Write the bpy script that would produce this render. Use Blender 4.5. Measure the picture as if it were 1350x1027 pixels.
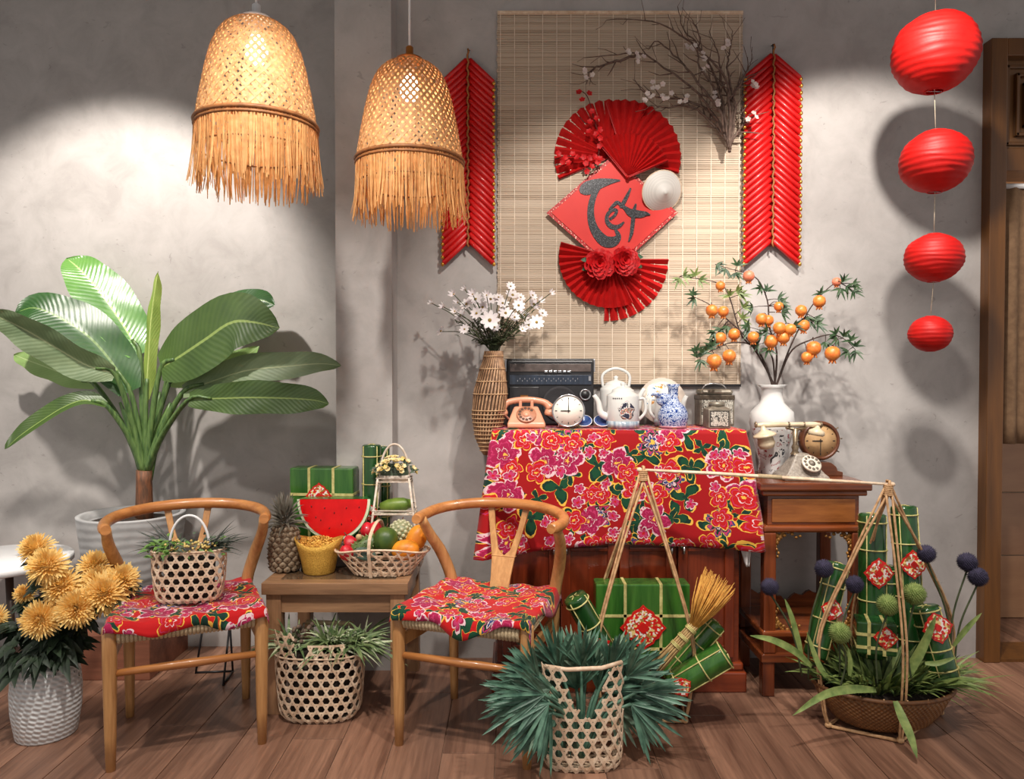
import bpy, math, random
from mathutils import Vector, Matrix, noise
V = Vector
PI = math.pi
R = math.radians
rnd = random.Random(7)
scene = bpy.context.scene
for o in list(bpy.data.objects):
    bpy.data.objects.remove(o)

# ---------------------------------------------------------------- camera
CAM_H, F, PITCH = 1.16, 990.0, R(1.157)
cd = bpy.data.cameras.new('camera')
cd.sensor_width = 36.0
cd.lens = 36.0 * F / 1350.0
cd.clip_start = 0.05
cam = bpy.data.objects.new('camera', cd)
scene.collection.objects.link(cam)
cam.location = (0, 0, CAM_H)
cam.rotation_euler = (PI / 2 - PITCH, 0, 0)
scene.camera = cam

# ---------------------------------------------------------------- world, lights, exposure
scene.view_settings.view_transform = 'Standard'
scene.view_settings.look = 'None'
scene.view_settings.gamma = 1.0
scene.view_settings.use_curve_mapping = False
scene.view_settings.exposure = 0.12
w = bpy.data.worlds.new('room_light')
scene.world = w
w.use_nodes = True
w.node_tree.nodes['Background'].inputs[0].default_value = (1.0, 0.95, 0.91, 1)
w.node_tree.nodes['Background'].inputs[1].default_value = 0.55


def spot(loc, target, power, angle, blend=0.6, size=0.03, col=(1.0, 0.93, 0.85)):
    l = bpy.data.lights.new('ceiling_or_fill_spot', 'SPOT')
    l.energy = power; l.spot_size = R(angle); l.spot_blend = blend
    l.shadow_soft_size = size; l.color = col
    o = bpy.data.objects.new('ceiling_or_fill_spot', l)
    scene.collection.objects.link(o)
    o.location = loc
    o.rotation_euler = (V(target) - V(loc)).to_track_quat('-Z', 'Y').to_euler()
    return o


spot((-1.50, 2.05, 2.52), (-1.66, 3.18, 1.40), 150, 72, 0.5)
spot((0.30, 1.80, 2.55), (0.45, 3.05, 1.15), 78, 72, 0.6)
spot((1.08, 1.97, 2.52), (1.42, 3.05, 1.45), 100, 76, 0.45)
spot((-0.50, 1.35, 2.55), (-0.60, 2.40, 0.4), 120, 82, 0.6, 0.05)
spot((0.65, 1.20, 2.55), (0.85, 2.40, 0.3), 120, 84, 0.7, 0.05)
spot((-1.45, 1.30, 2.55), (-1.35, 2.25, 0.2), 80, 66, 0.7, 0.05)  # added fill spot, brightens the chrysanthemums and the left chair
pl_ = bpy.data.lights.new('passage_fill', 'POINT'); pl_.energy = 9; pl_.color = (1.0, 0.86, 0.7); pl_.shadow_soft_size = 0.08  # unseen fill light, added to brighten the space beyond the doorway
po_ = bpy.data.objects.new('passage_fill', pl_); scene.collection.objects.link(po_); po_.location = (2.75, 3.33, 1.9)


# ---------------------------------------------------------------- helpers
def P(px, py, Y):
    """world point at distance Y in front of the camera plane for a photo pixel"""
    x = (px - 675.0) / F
    y = -(py - 513.5) / F
    c, s = math.cos(PITCH), math.sin(PITCH)
    d = V((x, c + y * s, y * c - s))
    k = Y / d.y
    return V((d.x * k, Y, CAM_H + d.z * k))


def FL(px, py, z=0.0):
    """point at height z under/over a photo pixel"""
    x = (px - 675.0) / F
    y = -(py - 513.5) / F
    c, s = math.cos(PITCH), math.sin(PITCH)
    d = V((x, c + y * s, y * c - s))
    k = (z - CAM_H) / d.z
    return V((d.x * k, d.y * k, z))


def S(px, Y):
    return px * Y / F


def C(r, g, b):
    def f(c):
        c /= 255.0
        return c / 12.92 if c <= 0.04045 else ((c + 0.055) / 1.055) ** 2.4
    return (f(r), f(g), f(b), 1.0)


COL = scene.collection
Z = V((0, 0, 1))


def frame(t):
    t = t.normalized()
    a = V((0, 0, 1)) if abs(t.z) < 0.9 else V((0, 1, 0))
    s = t.cross(a).normalized()
    return s, s.cross(t).normalized()


class MB:
    def __init__(self):
        self.v = []; self.f = []; self.uv = {}; self.fl = []

    def face(self, idx, smooth=True):
        self.f.append(tuple(idx)); self.fl.append(smooth)

    def add(self, vs):
        n = len(self.v)
        self.v.extend(V(p) for p in vs)
        return n

    def box(self, c, size, M=None):
        c = V(c); h = [s / 2 for s in size]
        pts = []
        for sz in (-1, 1):
            for sx, sy in ((-1, -1), (1, -1), (1, 1), (-1, 1)):
                p = V((sx * h[0], sy * h[1], sz * h[2]))
                pts.append(c + (M @ p if M else p))
        n = self.add(pts)
        for q in ((3, 2, 1, 0), (4, 5, 6, 7), (0, 1, 5, 4), (1, 2, 6, 5), (2, 3, 7, 6), (3, 0, 4, 7)):
            self.face([n + i for i in q], False)
        return self

    def box2(self, a, b):
        a = V(a); b = V(b)
        return self.box((a + b) / 2, [abs(b[i] - a[i]) for i in range(3)])

    def tube(self, pts, r, n=8, cap=True, closed=False, flat=1.0, smooth=True):
        pts = [V(p) for p in pts]
        m = len(pts)
        rs = r if isinstance(r, (list, tuple)) else [r] * m
        base = []
        s0 = None
        for i in range(m):
            if closed:
                t = pts[(i + 1) % m] - pts[i - 1]
            else:
                t = pts[min(i + 1, m - 1)] - pts[max(i - 1, 0)]
            if t.length < 1e-9:
                t = V((0, 0, 1))
            t.normalize()
            if s0 is None:
                s, u = frame(t)
            else:
                s = s0 - t * s0.dot(t)
                s = s.normalized() if s.length > 1e-6 else frame(t)[0]
                u = s.cross(t)
            s0 = s
            base.append(self.add([pts[i] + s * (math.cos(2 * PI * k / n) * rs[i]) + u * (math.sin(2 * PI * k / n) * rs[i] * flat) for k in range(n)]))
        for i in range(m if closed else m - 1):
            a, b = base[i], base[(i + 1) % m]
            for k in range(n):
                self.face((a + k, a + (k + 1) % n, b + (k + 1) % n, b + k), smooth)
        if cap and not closed:
            self.face([base[0] + k for k in range(n)][::-1], False)
            self.face([base[-1] + k for k in range(n)], False)
        return self

    def lathe(self, prof, n=24, c=(0, 0, 0), M=None, cap=True, fn=None, smooth=True):
        """prof: list of (r,z); fn(theta,r,z)->(r,z)"""
        c = V(c); rows = []
        for r, z in prof:
            ps = []
            for k in range(n):
                th = 2 * PI * k / n
                rr, zz = fn(th, r, z) if fn else (r, z)
                p = V((rr * math.cos(th), rr * math.sin(th), zz))
                ps.append(c + (M @ p if M else p))
            rows.append(self.add(ps))
        for i in range(len(prof) - 1):
            a, b = rows[i], rows[i + 1]
            for k in range(n):
                self.face((a + k, a + (k + 1) % n, b + (k + 1) % n, b + k), smooth)
        if cap:
            self.face([rows[0] + k for k in range(n)][::-1], False)
            self.face([rows[-1] + k for k in range(n)], False)
        return self

    def ell(self, c, r, n=12, m=8, M=None):
        if not isinstance(r, (list, tuple)):
            r = (r, r, r)
        c = V(c)
        rows = []
        for j in range(m + 1):
            ph = -PI / 2 + PI * j / m
            ps = []
            for k in range(n):
                th = 2 * PI * k / n
                p = V((r[0] * math.cos(th) * math.cos(ph), r[1] * math.sin(th) * math.cos(ph), r[2] * math.sin(ph)))
                ps.append(c + (M @ p if M else p))
            rows.append(self.add(ps))
        for j in range(m):
            a, b = rows[j], rows[j + 1]
            for k in range(n):
                self.face((a + k, a + (k + 1) % n, b + (k + 1) % n, b + k))
        return self

    def ribbon(self, pts, w, side, nrm, th=0.001):
        """flat strip of box section; side / nrm are vectors or lists"""
        m = len(pts)
        base = []
        for i in range(m):
            s = side[i] if isinstance(side, list) else side
            q = nrm[i] if isinstance(nrm, list) else nrm
            ww = w[i] if isinstance(w, (list, tuple)) else w
            p = pts[i]
            a = s * (ww / 2); b = q * (th / 2)
            base.append(self.add([p - a - b, p + a - b, p + a + b, p - a + b]))
        for i in range(m - 1):
            a, b = base[i], base[i + 1]
            for k in range(4):
                self.face((a + k, a + (k + 1) % 4, b + (k + 1) % 4, b + k), False)
        self.face([base[0] + k for k in (3, 2, 1, 0)], False)
        self.face([base[-1] + k for k in range(4)], False)
        return self

    def leaf(self, pts, w, up, fold=0.25, nc=1, tipw=0.0, wp=None):
        """leaf blade along a rib: V-folded sheet, nc columns each side"""
        pts = [V(p) for p in pts]
        m = len(pts)
        rows = []
        for i in range(m):
            t = (pts[min(i + 1, m - 1)] - pts[max(i - 1, 0)]).normalized()
            s = t.cross(up)
            s = s.normalized() if s.length > 1e-6 else frame(t)[0]
            q = s.cross(t)
            f = i / (m - 1)
            if wp:
                ww = w * wp(f)
            else:
                ww = w * max(tipw, (math.sin(PI * min(1, 0.06 + 0.94 * f) ** 0.8)) ** 0.7 if 0 < f < 1 else (0.25 if f == 0 else 0.0))
            row = []
            for k in range(-nc, nc + 1):
                a = k / nc
                row.append(pts[i] + s * (a * ww / 2) + q * (abs(a) * ww / 2 * fold))
            n = self.add(row)
            for j, k in enumerate(range(-nc, nc + 1)):
                self.uv[n + j] = (0.5 + 0.5 * k / nc, f)
            rows.append(n)
        for i in range(m - 1):
            for j in range(2 * nc):
                a, b = rows[i] + j, rows[i + 1] + j
                self.face((a, a + 1, b + 1, b))
        return self

    def prism(self, poly, fn, d):
        """extrude polygon (2-D) by d: fn(x,y,h)->point"""
        n = len(poly)
        a = self.add([fn(x, y, 0) for x, y in poly])
        b = self.add([fn(x, y, d) for x, y in poly])
        self.face([a + i for i in range(n)][::-1], False)
        self.face([b + i for i in range(n)], False)
        for i in range(n):
            self.face((a + i, a + (i + 1) % n, b + (i + 1) % n, b + i), False)
        return self

    def grid(self, nu, nv, fn, uvfn=None):
        base = self.add([fn(i / nu, j / nv) for j in range(nv + 1) for i in range(nu + 1)])
        if uvfn:
            for j in range(nv + 1):
                for i in range(nu + 1):
                    self.uv[base + j * (nu + 1) + i] = uvfn(i / nu, j / nv)
        for j in range(nv):
            for i in range(nu):
                a = base + j * (nu + 1) + i
                self.face((a, a + 1, a + nu + 2, a + nu + 1))
        return self

    def build(self, name, mat, parent=None, off=None, bevel=0, solid=0, sub=0, flat=False):
        if off is not None:
            o3 = V(off)
            vs = [p - o3 for p in self.v]
        else:
            vs = self.v
        me = bpy.data.meshes.new(name)
        me.from_pydata([p[:] for p in vs], [], self.f)
        if not flat:
            me.polygons.foreach_set('use_smooth', self.fl)
        if self.uv:
            ul = me.uv_layers.new(name='UVMap')
            for lp in me.loops:
                ul.data[lp.index].uv = self.uv.get(lp.vertex_index, (0, 0))
        me.materials.append(mat)
        me.update()
        o = bpy.data.objects.new(name, me)
        COL.objects.link(o)
        if parent is not None:
            o.parent = parent
        elif off is not None:
            o.location = off
        if solid:
            md = o.modifiers.new('thickness', 'SOLIDIFY'); md.thickness = solid; md.offset = 0
        if sub:
            md = o.modifiers.new('smooth', 'SUBSURF'); md.levels = sub; md.render_levels = sub
        if bevel:
            md = o.modifiers.new('edge', 'BEVEL'); md.width = bevel; md.segments = 2; md.limit_method = 'ANGLE'
        return o


def tag(o, label, cat, group=None):
    o['label'] = label; o['category'] = cat
    if group:
        o['group'] = group
    return o


def thing(name, label, cat, loc=(0, 0, 0), rz=0.0, group=None):
    o = bpy.data.objects.new(name, None)
    o.empty_display_size = 0.05
    COL.objects.link(o)
    o.location = loc; o.rotation_euler = (0, 0, rz)
    return tag(o, label, cat, group)


def struct(o):
    o['kind'] = 'structure'
    return o


def spline(pts, n):
    """Catmull-Rom through points, n samples"""
    pts = [V(p) for p in pts]
    out = []
    m = len(pts) - 1
    for i in range(n):
        t = i / (n - 1) * m
        k = min(int(t), m - 1); u = t - k
        p1, p2 = pts[k], pts[k + 1]
        p0 = pts[k - 1] if k > 0 else p1 * 2 - p2
        p3 = pts[k + 2] if k + 2 <= m else p2 * 2 - p1
        out.append(0.5 * ((2 * p1) + (p2 - p0) * u + (2 * p0 - 5 * p1 + 4 * p2 - p3) * u * u + (3 * p1 - p0 - 3 * p2 + p3) * u ** 3))
    return out


def Mdir(z, roll=0.0):
    """matrix turning local z to the given direction"""
    z = V(z).normalized()
    s, u = frame(z)
    M = Matrix((s, u, z)).transposed()
    if M.determinant() < 0:
        M = Matrix((-s, u, z)).transposed()
    return M @ Matrix.Rotation(roll, 3, 'Z')


# ---------------------------------------------------------------- materials
class NT:
    def __init__(self, name):
        self.m = bpy.data.materials.new(name)
        self.m.use_nodes = True
        self.t = self.m.node_tree
        self.b = self.t.nodes['Principled BSDF']

    def n(self, kind, **kw):
        x = self.t.nodes.new(kind)
        for k, v in kw.items():
            if k.startswith('i_'):
                x.inputs[k[2:].replace('_', ' ')].default_value = v
            else:
                setattr(x, k, v)
        return x

    def l(self, a, b):
        self.t.links.new(a, b)

    def math(self, op, a, b=None, c=None):
        x = self.n('ShaderNodeMath', operation=op)
        for i, q in enumerate((a, b, c)):
            if q is None:
                continue
            if isinstance(q, (int, float)):
                x.inputs[i].default_value = q
            else:
                self.l(q, x.inputs[i])
        return x.outputs[0]

    def mix(self, fac, a, b, kind='MIX'):
        x = self.n('ShaderNodeMix', data_type='RGBA', blend_type=kind)
        for i, q in ((0, fac), (6, a), (7, b)):
            if isinstance(q, (int, float, tuple)):
                x.inputs[i].default_value = q
            else:
                self.l(q, x.inputs[i])
        return x.outputs[2]

    def ramp(self, fac, stops, const=False):
        x = self.n('ShaderNodeValToRGB')
        cr = x.color_ramp
        if const:
            cr.interpolation = 'CONSTANT'
        while len(cr.elements) < len(stops):
            cr.elements.new(0.5)
        for e, (p, c) in zip(cr.elements, stops):
            e.position = p; e.color = c if len(c) == 4 else (*c, 1)
        self.l(fac, x.inputs[0])
        return x.outputs[0]

    def coord(self, kind='Object', scale=(1, 1, 1), loc=(0, 0, 0), rot=(0, 0, 0)):
        tc = self.n('ShaderNodeTexCoord')
        mp = self.n('ShaderNodeMapping')
        mp.inputs['Scale'].default_value = scale
        mp.inputs['Location'].default_value = loc
        mp.inputs['Rotation'].default_value = rot
        self.l(tc.outputs[kind], mp.inputs[0])
        return mp.outputs[0]

    def noise(self, vec, scale, detail=4, rough=0.55, dist=0.0):
        x = self.n('ShaderNodeTexNoise')
        x.inputs['Scale'].default_value = scale
        x.inputs['Detail'].default_value = detail
        x.inputs['Roughness'].default_value = rough
        x.inputs['Distortion'].default_value = dist
        self.l(vec, x.inputs['Vector'])
        return x.outputs[0]

    def bump(self, h, strength=0.3, dist=0.01):
        x = self.n('ShaderNodeBump')
        x.inputs['Strength'].default_value = strength
        x.inputs['Distance'].default_value = dist
        self.l(h, x.inputs['Height'])
        self.l(x.outputs[0], self.b.inputs['Normal'])

    def set(self, **kw):
        for k, v in kw.items():
            self.b.inputs[k.replace('_', ' ')].default_value = v
        return self

    def col(self, c):
        if isinstance(c, tuple):
            self.b.inputs['Base Color'].default_value = c
        else:
            self.l(c, self.b.inputs['Base Color'])
        return self


def mat(name, c1, c2=None, scale=20, rough=0.6, bump=0.0, bscale=None, metallic=0.0, coat=0.0, stretch=(1, 1, 1),
        transl=0.0, rnd_amt=0.0, spec=0.5, lo=0.35, hi=0.65):
    k = NT(name)
    co = k.coord('Object', stretch)
    if c2 is None:
        c2 = tuple(x * 0.8 for x in c1[:3]) + (1,)
    nz = k.noise(co, scale)
    colr = k.ramp(nz, [(lo, c1), (hi, c2)])
    if rnd_amt:
        oi = k.n('ShaderNodeObjectInfo')
        v = k.math('MULTIPLY_ADD', oi.outputs['Random'], 2 * rnd_amt, 1 - rnd_amt)
        x = k.n('ShaderNodeVectorMath', operation='SCALE')
        k.l(colr, x.inputs[0]); k.l(v, x.inputs['Scale'])
        colr = x.outputs[0]
    k.col(colr)
    k.set(Roughness=rough, Metallic=metallic, Coat_Weight=coat, Specular_IOR_Level=spec)
    if bump:
        nb = k.noise(co, bscale or scale * 3)
        k.bump(nb, bump, 0.004)
    if transl:
        tr = k.n('ShaderNodeBsdfTranslucent')
        if isinstance(colr, tuple):
            tr.inputs[0].default_value = colr
        else:
            k.l(colr, tr.inputs[0])
        mx = k.n('ShaderNodeMixShader')
        mx.inputs[0].default_value = transl
        out = k.t.nodes['Material Output']
        k.l(k.b.outputs[0], mx.inputs[1]); k.l(tr.outputs[0], mx.inputs[2]); k.l(mx.outputs[0], out.inputs[0])
    return k.m


def wood(name, c1, c2, axis='X', rough=0.45, scale=6.0, rnd_amt=0.0, coat=0.0, bump=0.12, sq=0.08):
    k = NT(name)
    st = {'X': (sq, 1, 1), 'Y': (1, sq, 1), 'Z': (1, 1, sq)}[axis]
    co = k.coord('Object', st)
    if rnd_amt:
        oi = k.n('ShaderNodeObjectInfo')
        ad = k.n('ShaderNodeVectorMath', operation='ADD')
        cx = k.n('ShaderNodeCombineXYZ')
        k.l(k.math('MULTIPLY', oi.outputs['Random'], 37.0), cx.inputs[0]); k.l(k.math('MULTIPLY', oi.outputs['Random'], 91.0), cx.inputs[1])
        k.l(co, ad.inputs[0]); k.l(cx.outputs[0], ad.inputs[1])
        co = ad.outputs[0]
    n1 = k.noise(co, scale, 5, 0.6, 1.2)
    n2 = k.noise(co, scale * 9, 4, 0.6, 0.4)
    f = k.math('ADD', k.math('MULTIPLY', n1, 0.65), k.math('MULTIPLY', n2, 0.35))
    colr = k.ramp(f, [(0.36, c1), (0.5, tuple((a + b) / 2 for a, b in zip(c1, c2))), (0.62, c2)])
    if rnd_amt:
        v = k.math('MULTIPLY_ADD', oi.outputs['Random'], 2 * rnd_amt, 1 - rnd_amt)
        x = k.n('ShaderNodeVectorMath', operation='SCALE')
        k.l(colr, x.inputs[0]); k.l(v, x.inputs['Scale'])
        colr = x.outputs[0]
    k.col(colr).set(Roughness=rough, Coat_Weight=coat, Coat_Roughness=0.12)
    k.bump(n2, bump, 0.003)
    return k.m


def concrete(name, tint=1.0):
    k = NT(name)
    co = k.coord('Object')
    big = k.noise(co, 1.6, 6, 0.62, 0.4)
    mid = k.noise(co, 7.0, 6, 0.65, 0.5)
    a = k.ramp(big, [(0.3, C(160 * tint, 155 * tint, 152 * tint)), (0.7, C(186 * tint, 181 * tint, 178 * tint))])
    b = k.ramp(mid, [(0.32, C(152 * tint, 147 * tint, 144 * tint)), (0.5, C(174 * tint, 169 * tint, 166 * tint)), (0.72, C(192 * tint, 187 * tint, 184 * tint))])
    cc = k.mix(0.5, a, b)
    pits = k.noise(k.coord('Object', (1, 1, 1.6), (3, 1, 7)), 16, 3, 0.5, 2.0)
    pm = k.ramp(pits, [(0.68, (0, 0, 0)), (0.75, (0.5, 0.5, 0.5))])
    cc = k.mix(pm, cc, C(128, 122, 118))
    k.col(cc).set(Roughness=0.62, Specular_IOR_Level=0.35)
    k.bump(mid, 0.07, 0.01)
    return k.m


def floral(name, scale=7.0, base=C(152, 3, 10), pale=0.0):
    k = NT(name)
    uvn = k.n('ShaderNodeUVMap')
    vs = k.n('ShaderNodeVectorMath', operation='SCALE'); vs.inputs['Scale'].default_value = scale
    k.l(uvn.outputs[0], vs.inputs[0])
    nz = k.n('ShaderNodeTexNoise'); nz.inputs['Scale'].default_value = 2.2; nz.inputs['Detail'].default_value = 3
    k.l(vs.outputs[0], nz.inputs['Vector'])
    sub = k.n('ShaderNodeVectorMath', operation='MULTIPLY_ADD')
    k.l(nz.outputs['Color'], sub.inputs[0])
    sub.inputs[1].default_value = (0.30, 0.30, 0); sub.inputs[2].default_value = (-0.15, -0.15, 0)
    ad = k.n('ShaderNodeVectorMath', operation='ADD')
    k.l(vs.outputs[0], ad.inputs[0]); k.l(sub.outputs[0], ad.inputs[1])
    fine = k.noise(vs.outputs[0], 9.0, 2)

    def layer(cc, sc, off, petals, rad, keep, stops, wob=0.22, nam=0.35):
        mp = k.n('ShaderNodeMapping'); mp.inputs['Location'].default_value = off
        mp.inputs['Scale'].default_value = (sc, sc, 1)
        k.l(ad.outputs[0], mp.inputs[0])
        vo = k.n('ShaderNodeTexVoronoi', voronoi_dimensions='2D'); vo.inputs['Scale'].default_value = 1.0
        vo.inputs['Randomness'].default_value = 0.85
        k.l(mp.outputs[0], vo.inputs['Vector'])
        df = k.n('ShaderNodeVectorMath', operation='SUBTRACT')
        k.l(mp.outputs[0], df.inputs[0]); k.l(vo.outputs['Position'], df.inputs[1])
        sx = k.n('ShaderNodeSeparateXYZ'); k.l(df.outputs[0], sx.inputs[0])
        th = k.math('ARCTAN2', sx.outputs[1], sx.outputs[0])
        sc_ = k.n('ShaderNodeSeparateColor'); k.l(vo.outputs['Color'], sc_.inputs[0])
        if petals >= 5:
            cs = k.math('MULTIPLY_ADD', k.math('POWER', k.math('ABSOLUTE', k.math('COSINE', k.math('MULTIPLY', th, petals / 2))), 0.6), 2.0, -1.0)
        else:
            cs = k.math('COSINE', k.math('MULTIPLY_ADD', th, petals, k.math('MULTIPLY', sc_.outputs[0], 6.28)))
        rr = k.math('DIVIDE', vo.outputs['Distance'], k.math('MULTIPLY_ADD', cs, wob * rad, rad * (1 - wob)))
        inside = k.math('LESS_THAN', rr, 1.0)
        rv = k.math('ADD', rr, k.math('MULTIPLY_ADD', fine, nam, -nam / 2))
        kp = k.math('GREATER_THAN', sc_.outputs[1], keep)
        colr = k.ramp(k.math('MULTIPLY', rv, 0.9), stops, True)
        return k.mix(k.math('MULTIPLY', inside, kp), cc, colr)

    W = C(216, 186, 190); MG = C(150, 14, 66); PK = C(184, 50, 98); YL = C(226, 176, 70); GR = C(6, 66, 40)
    DG = C(4, 44, 34); RD = C(182, 12, 16); BL = C(44, 62, 110)
    cc = base
    cc = layer(cc, 1.0, (0.3, 0.7, 0), 3, 0.60, 0.28, [(0, DG), (0.2, GR), (0.62, DG), (0.78, YL)], 0.42, 0.15)
    cc = layer(cc, 1.35, (5.3, 2.7, 0), 4, 0.50, 0.40, [(0, GR), (0.3, DG), (0.66, GR), (0.80, YL)], 0.4, 0.15)
    cc = layer(cc, 0.8, (9.1, 3.3, 0), 7, 0.40, 0.62, [(0, YL), (0.15, BL), (0.32, W), (0.42, DG), (0.58, PK), (0.7, BL), (0.82, YL)], 0.3, 0.7)
    cc = layer(cc, 0.9, (1.1, 8.2, 0), 5, 0.50, 0.42, [(0, YL), (0.08, MG), (0.26, W), (0.30, MG), (0.52, PK), (0.58, MG), (0.74, PK), (0.80, W)], 0.24, 0.6)
    cc = layer(cc, 1.2, (4.4, 1.2, 0), 5, 0.46, 0.55, [(0, YL), (0.12, RD), (0.32, W), (0.36, RD), (0.60, PK), (0.66, RD), (0.82, YL)], 0.25, 0.25)
    cc = layer(cc, 1.9, (2.4, 6.2, 0), 5, 0.38, 0.72, [(0, RD), (0.2, PK), (0.55, MG), (0.72, W)], 0.3, 0.3)
    k.col(cc).set(Roughness=0.75, Specular_IOR_Level=0.25, Sheen_Weight=0.15)
    weave = k.noise(uvn.outputs[0], 900, 1)
    k.bump(weave, 0.08, 0.001)
    return k.m


M_ = {}
M_['wall'] = concrete('wall_concrete')
M_['column'] = concrete('column_concrete', 1.03)
M_['floor'] = wood('floor_plank_wood', C(96, 66, 52), C(156, 116, 94), 'Y', 0.42, 7, 0.16, 0.08, 0.15, 0.06)
M_['joint'] = mat('floor_joint', C(150, 118, 98), C(120, 92, 76), 30, 0.7)
M_['ceil'] = mat('ceiling_paint', C(120, 116, 112), None, 3, 0.9)
M_['oak'] = wood('chair_oak', C(158, 108, 62), C(208, 158, 102), 'Z', 0.38, 10, 0.0, 0.15, 0.06)
M_['oakx'] = wood('rail_oak', C(158, 98, 50), C(206, 142, 82), 'X', 0.35, 9, 0.0, 0.2, 0.05)
M_['tablewood'] = wood('table_ash', C(112, 82, 58), C(168, 128, 94), 'X', 0.42, 7, 0.0, 0.1, 0.1)
M_['tablewoodz'] = wood('table_ash_leg', C(118, 84, 58), C(170, 128, 92), 'Z', 0.45, 7, 0.0, 0.1, 0.1)
M_['cord'] = mat('paper_cord', C(206, 186, 152), C(168, 146, 112), 220, 0.85, 0.5, 300, stretch=(1, 6, 1))
M_['bamboo'] = mat('split_bamboo', C(232, 210, 184), C(206, 174, 144), 40, 0.6, 0.1, 90)
M_['bambooy'] = mat('aged_bamboo', C(206, 176, 130), C(160, 124, 82), 40, 0.6, 0.1, 90)
M_['mahogany'] = wood('red_mahogany', C(70, 22, 11), C(116, 46, 22), 'Z', 0.22, 6, 0.0, 0.5, 0.05)
M_['mahoganyx'] = wood('red_mahogany_flat', C(78, 26, 12), C(128, 54, 26), 'X', 0.22, 6, 0.0, 0.5, 0.05)
M_['rose'] = wood('rosewood', C(74, 32, 16), C(136, 70, 34), 'X', 0.25, 7, 0.0, 0.4, 0.06)
M_['rosez'] = wood('rosewood_leg', C(74, 30, 16), C(128, 62, 30), 'Z', 0.25, 7, 0.0, 0.4, 0.06)
M_['gilt'] = mat('gilt_carving', C(178, 128, 62), C(120, 76, 34), 60, 0.35, 0.3, 120, metallic=0.35)
M_['doorwood'] = wood('door_wood', C(84, 50, 16), C(118, 74, 28), 'Z', 0.4, 5, 0.0, 0.15, 0.05)
M_['doorpanel'] = wood('door_panel_wood', C(96, 62, 30), C(132, 90, 50), 'Z', 0.42, 5, 0.0, 0.1, 0.05)
M_['tile'] = mat('beige_tile', C(168, 128, 96), C(152, 112, 84), 3, 0.28, rnd_amt=0.05, stretch=(1, 1, 4))
M_['red_paper'] = mat('red_paper', C(196, 16, 14), C(180, 10, 10), 30, 0.6, 0.1, 80, transl=0.12)
M_['lantern'] = mat('red_lantern_paper', C(214, 24, 18), C(196, 14, 10), 14, 0.55, 0.25, 26, transl=0.35)
M_['fire'] = mat('firecracker_red', C(204, 14, 14), C(186, 8, 10), 40, 0.42, coat=0.15)
M_['gold'] = mat('gold_trim', C(226, 172, 82), C(178, 120, 44), 60, 0.3, metallic=0.8)
M_['goldglit'] = mat('gold_glitter', C(250, 208, 100), C(186, 128, 40), 380, 0.35, 0.8, 420, metallic=0.45)
M_['black'] = mat('black_metal', C(26, 24, 26), None, 10, 0.4)
M_['steel'] = mat('chrome', C(200, 200, 204), None, 10, 0.2, metallic=0.95)
M_['string'] = mat('string', C(196, 184, 164), C(160, 146, 122), 80, 0.8)
M_['white'] = mat('white_lacquer', C(236, 236, 236), C(226, 226, 228), 4, 0.3)
M_['soil'] = mat('potting_soil', C(52, 40, 32), C(26, 20, 16), 60, 0.95, 0.9, 90)

# ---------------------------------------------------------------- the room
WL, WR, WC = 3.18, 3.05, 2.92          # left wall, right wall, column face
XC0, XC1 = -0.684, -0.466
struct(MB().box2((-3.4, WL, -0.02), (XC0 + 0.02, WL + 0.15, 3.0)).build('wall_left', M_['wall']))
struct(MB().box2((XC0, WC, -0.02), (XC1, WL + 0.15, 3.0)).build('wall_column', M_['column']))
struct(MB().box2((XC1 - 0.02, WR, -0.02), (1.955, WR + 0.12, 3.0)).build('wall_back', M_['wall']))
struct(MB().box2((1.955, WR, 2.50), (3.4, WR + 0.12, 3.0)).build('wall_above_door', M_['wall']))
struct(MB().box2((-3.4, -0.6, 3.0), (3.4, WL + 0.15, 3.06)).build('ceiling', M_['ceil']))

# floor: planks running towards the wall
fl = MB().box2((-3.4, -0.6, -0.06), (3.4, 4.3, -0.004)).build('floor', M_['joint'])
struct(fl)
PW = 0.162
pm = {}
for i in range(-20, 21):
    x0 = i * PW + 0.03
    off = (i * 0.437) % 1.22
    y = -0.6 - off
    while y < 4.3:
        a, b = max(y, -0.6), min(y + 1.22, 4.3)
        if b - a > 0.02 and b > 1.5:
            key = round(b - a, 3)
            if key not in pm:
                q = MB().box2((-PW / 2 + 0.0013, -(b - a) / 2 + 0.0013, -0.02), (PW / 2 - 0.0013, (b - a) / 2 - 0.0013, 0.0)).build('floor_plank', M_['floor'], fl, bevel=0.0012)
                pm[key] = q
            else:
                q = pm[key].copy(); COL.objects.link(q); q.parent = fl
            q.location = (x0, (a + b) / 2, 0)
        y += 1.22

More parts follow.
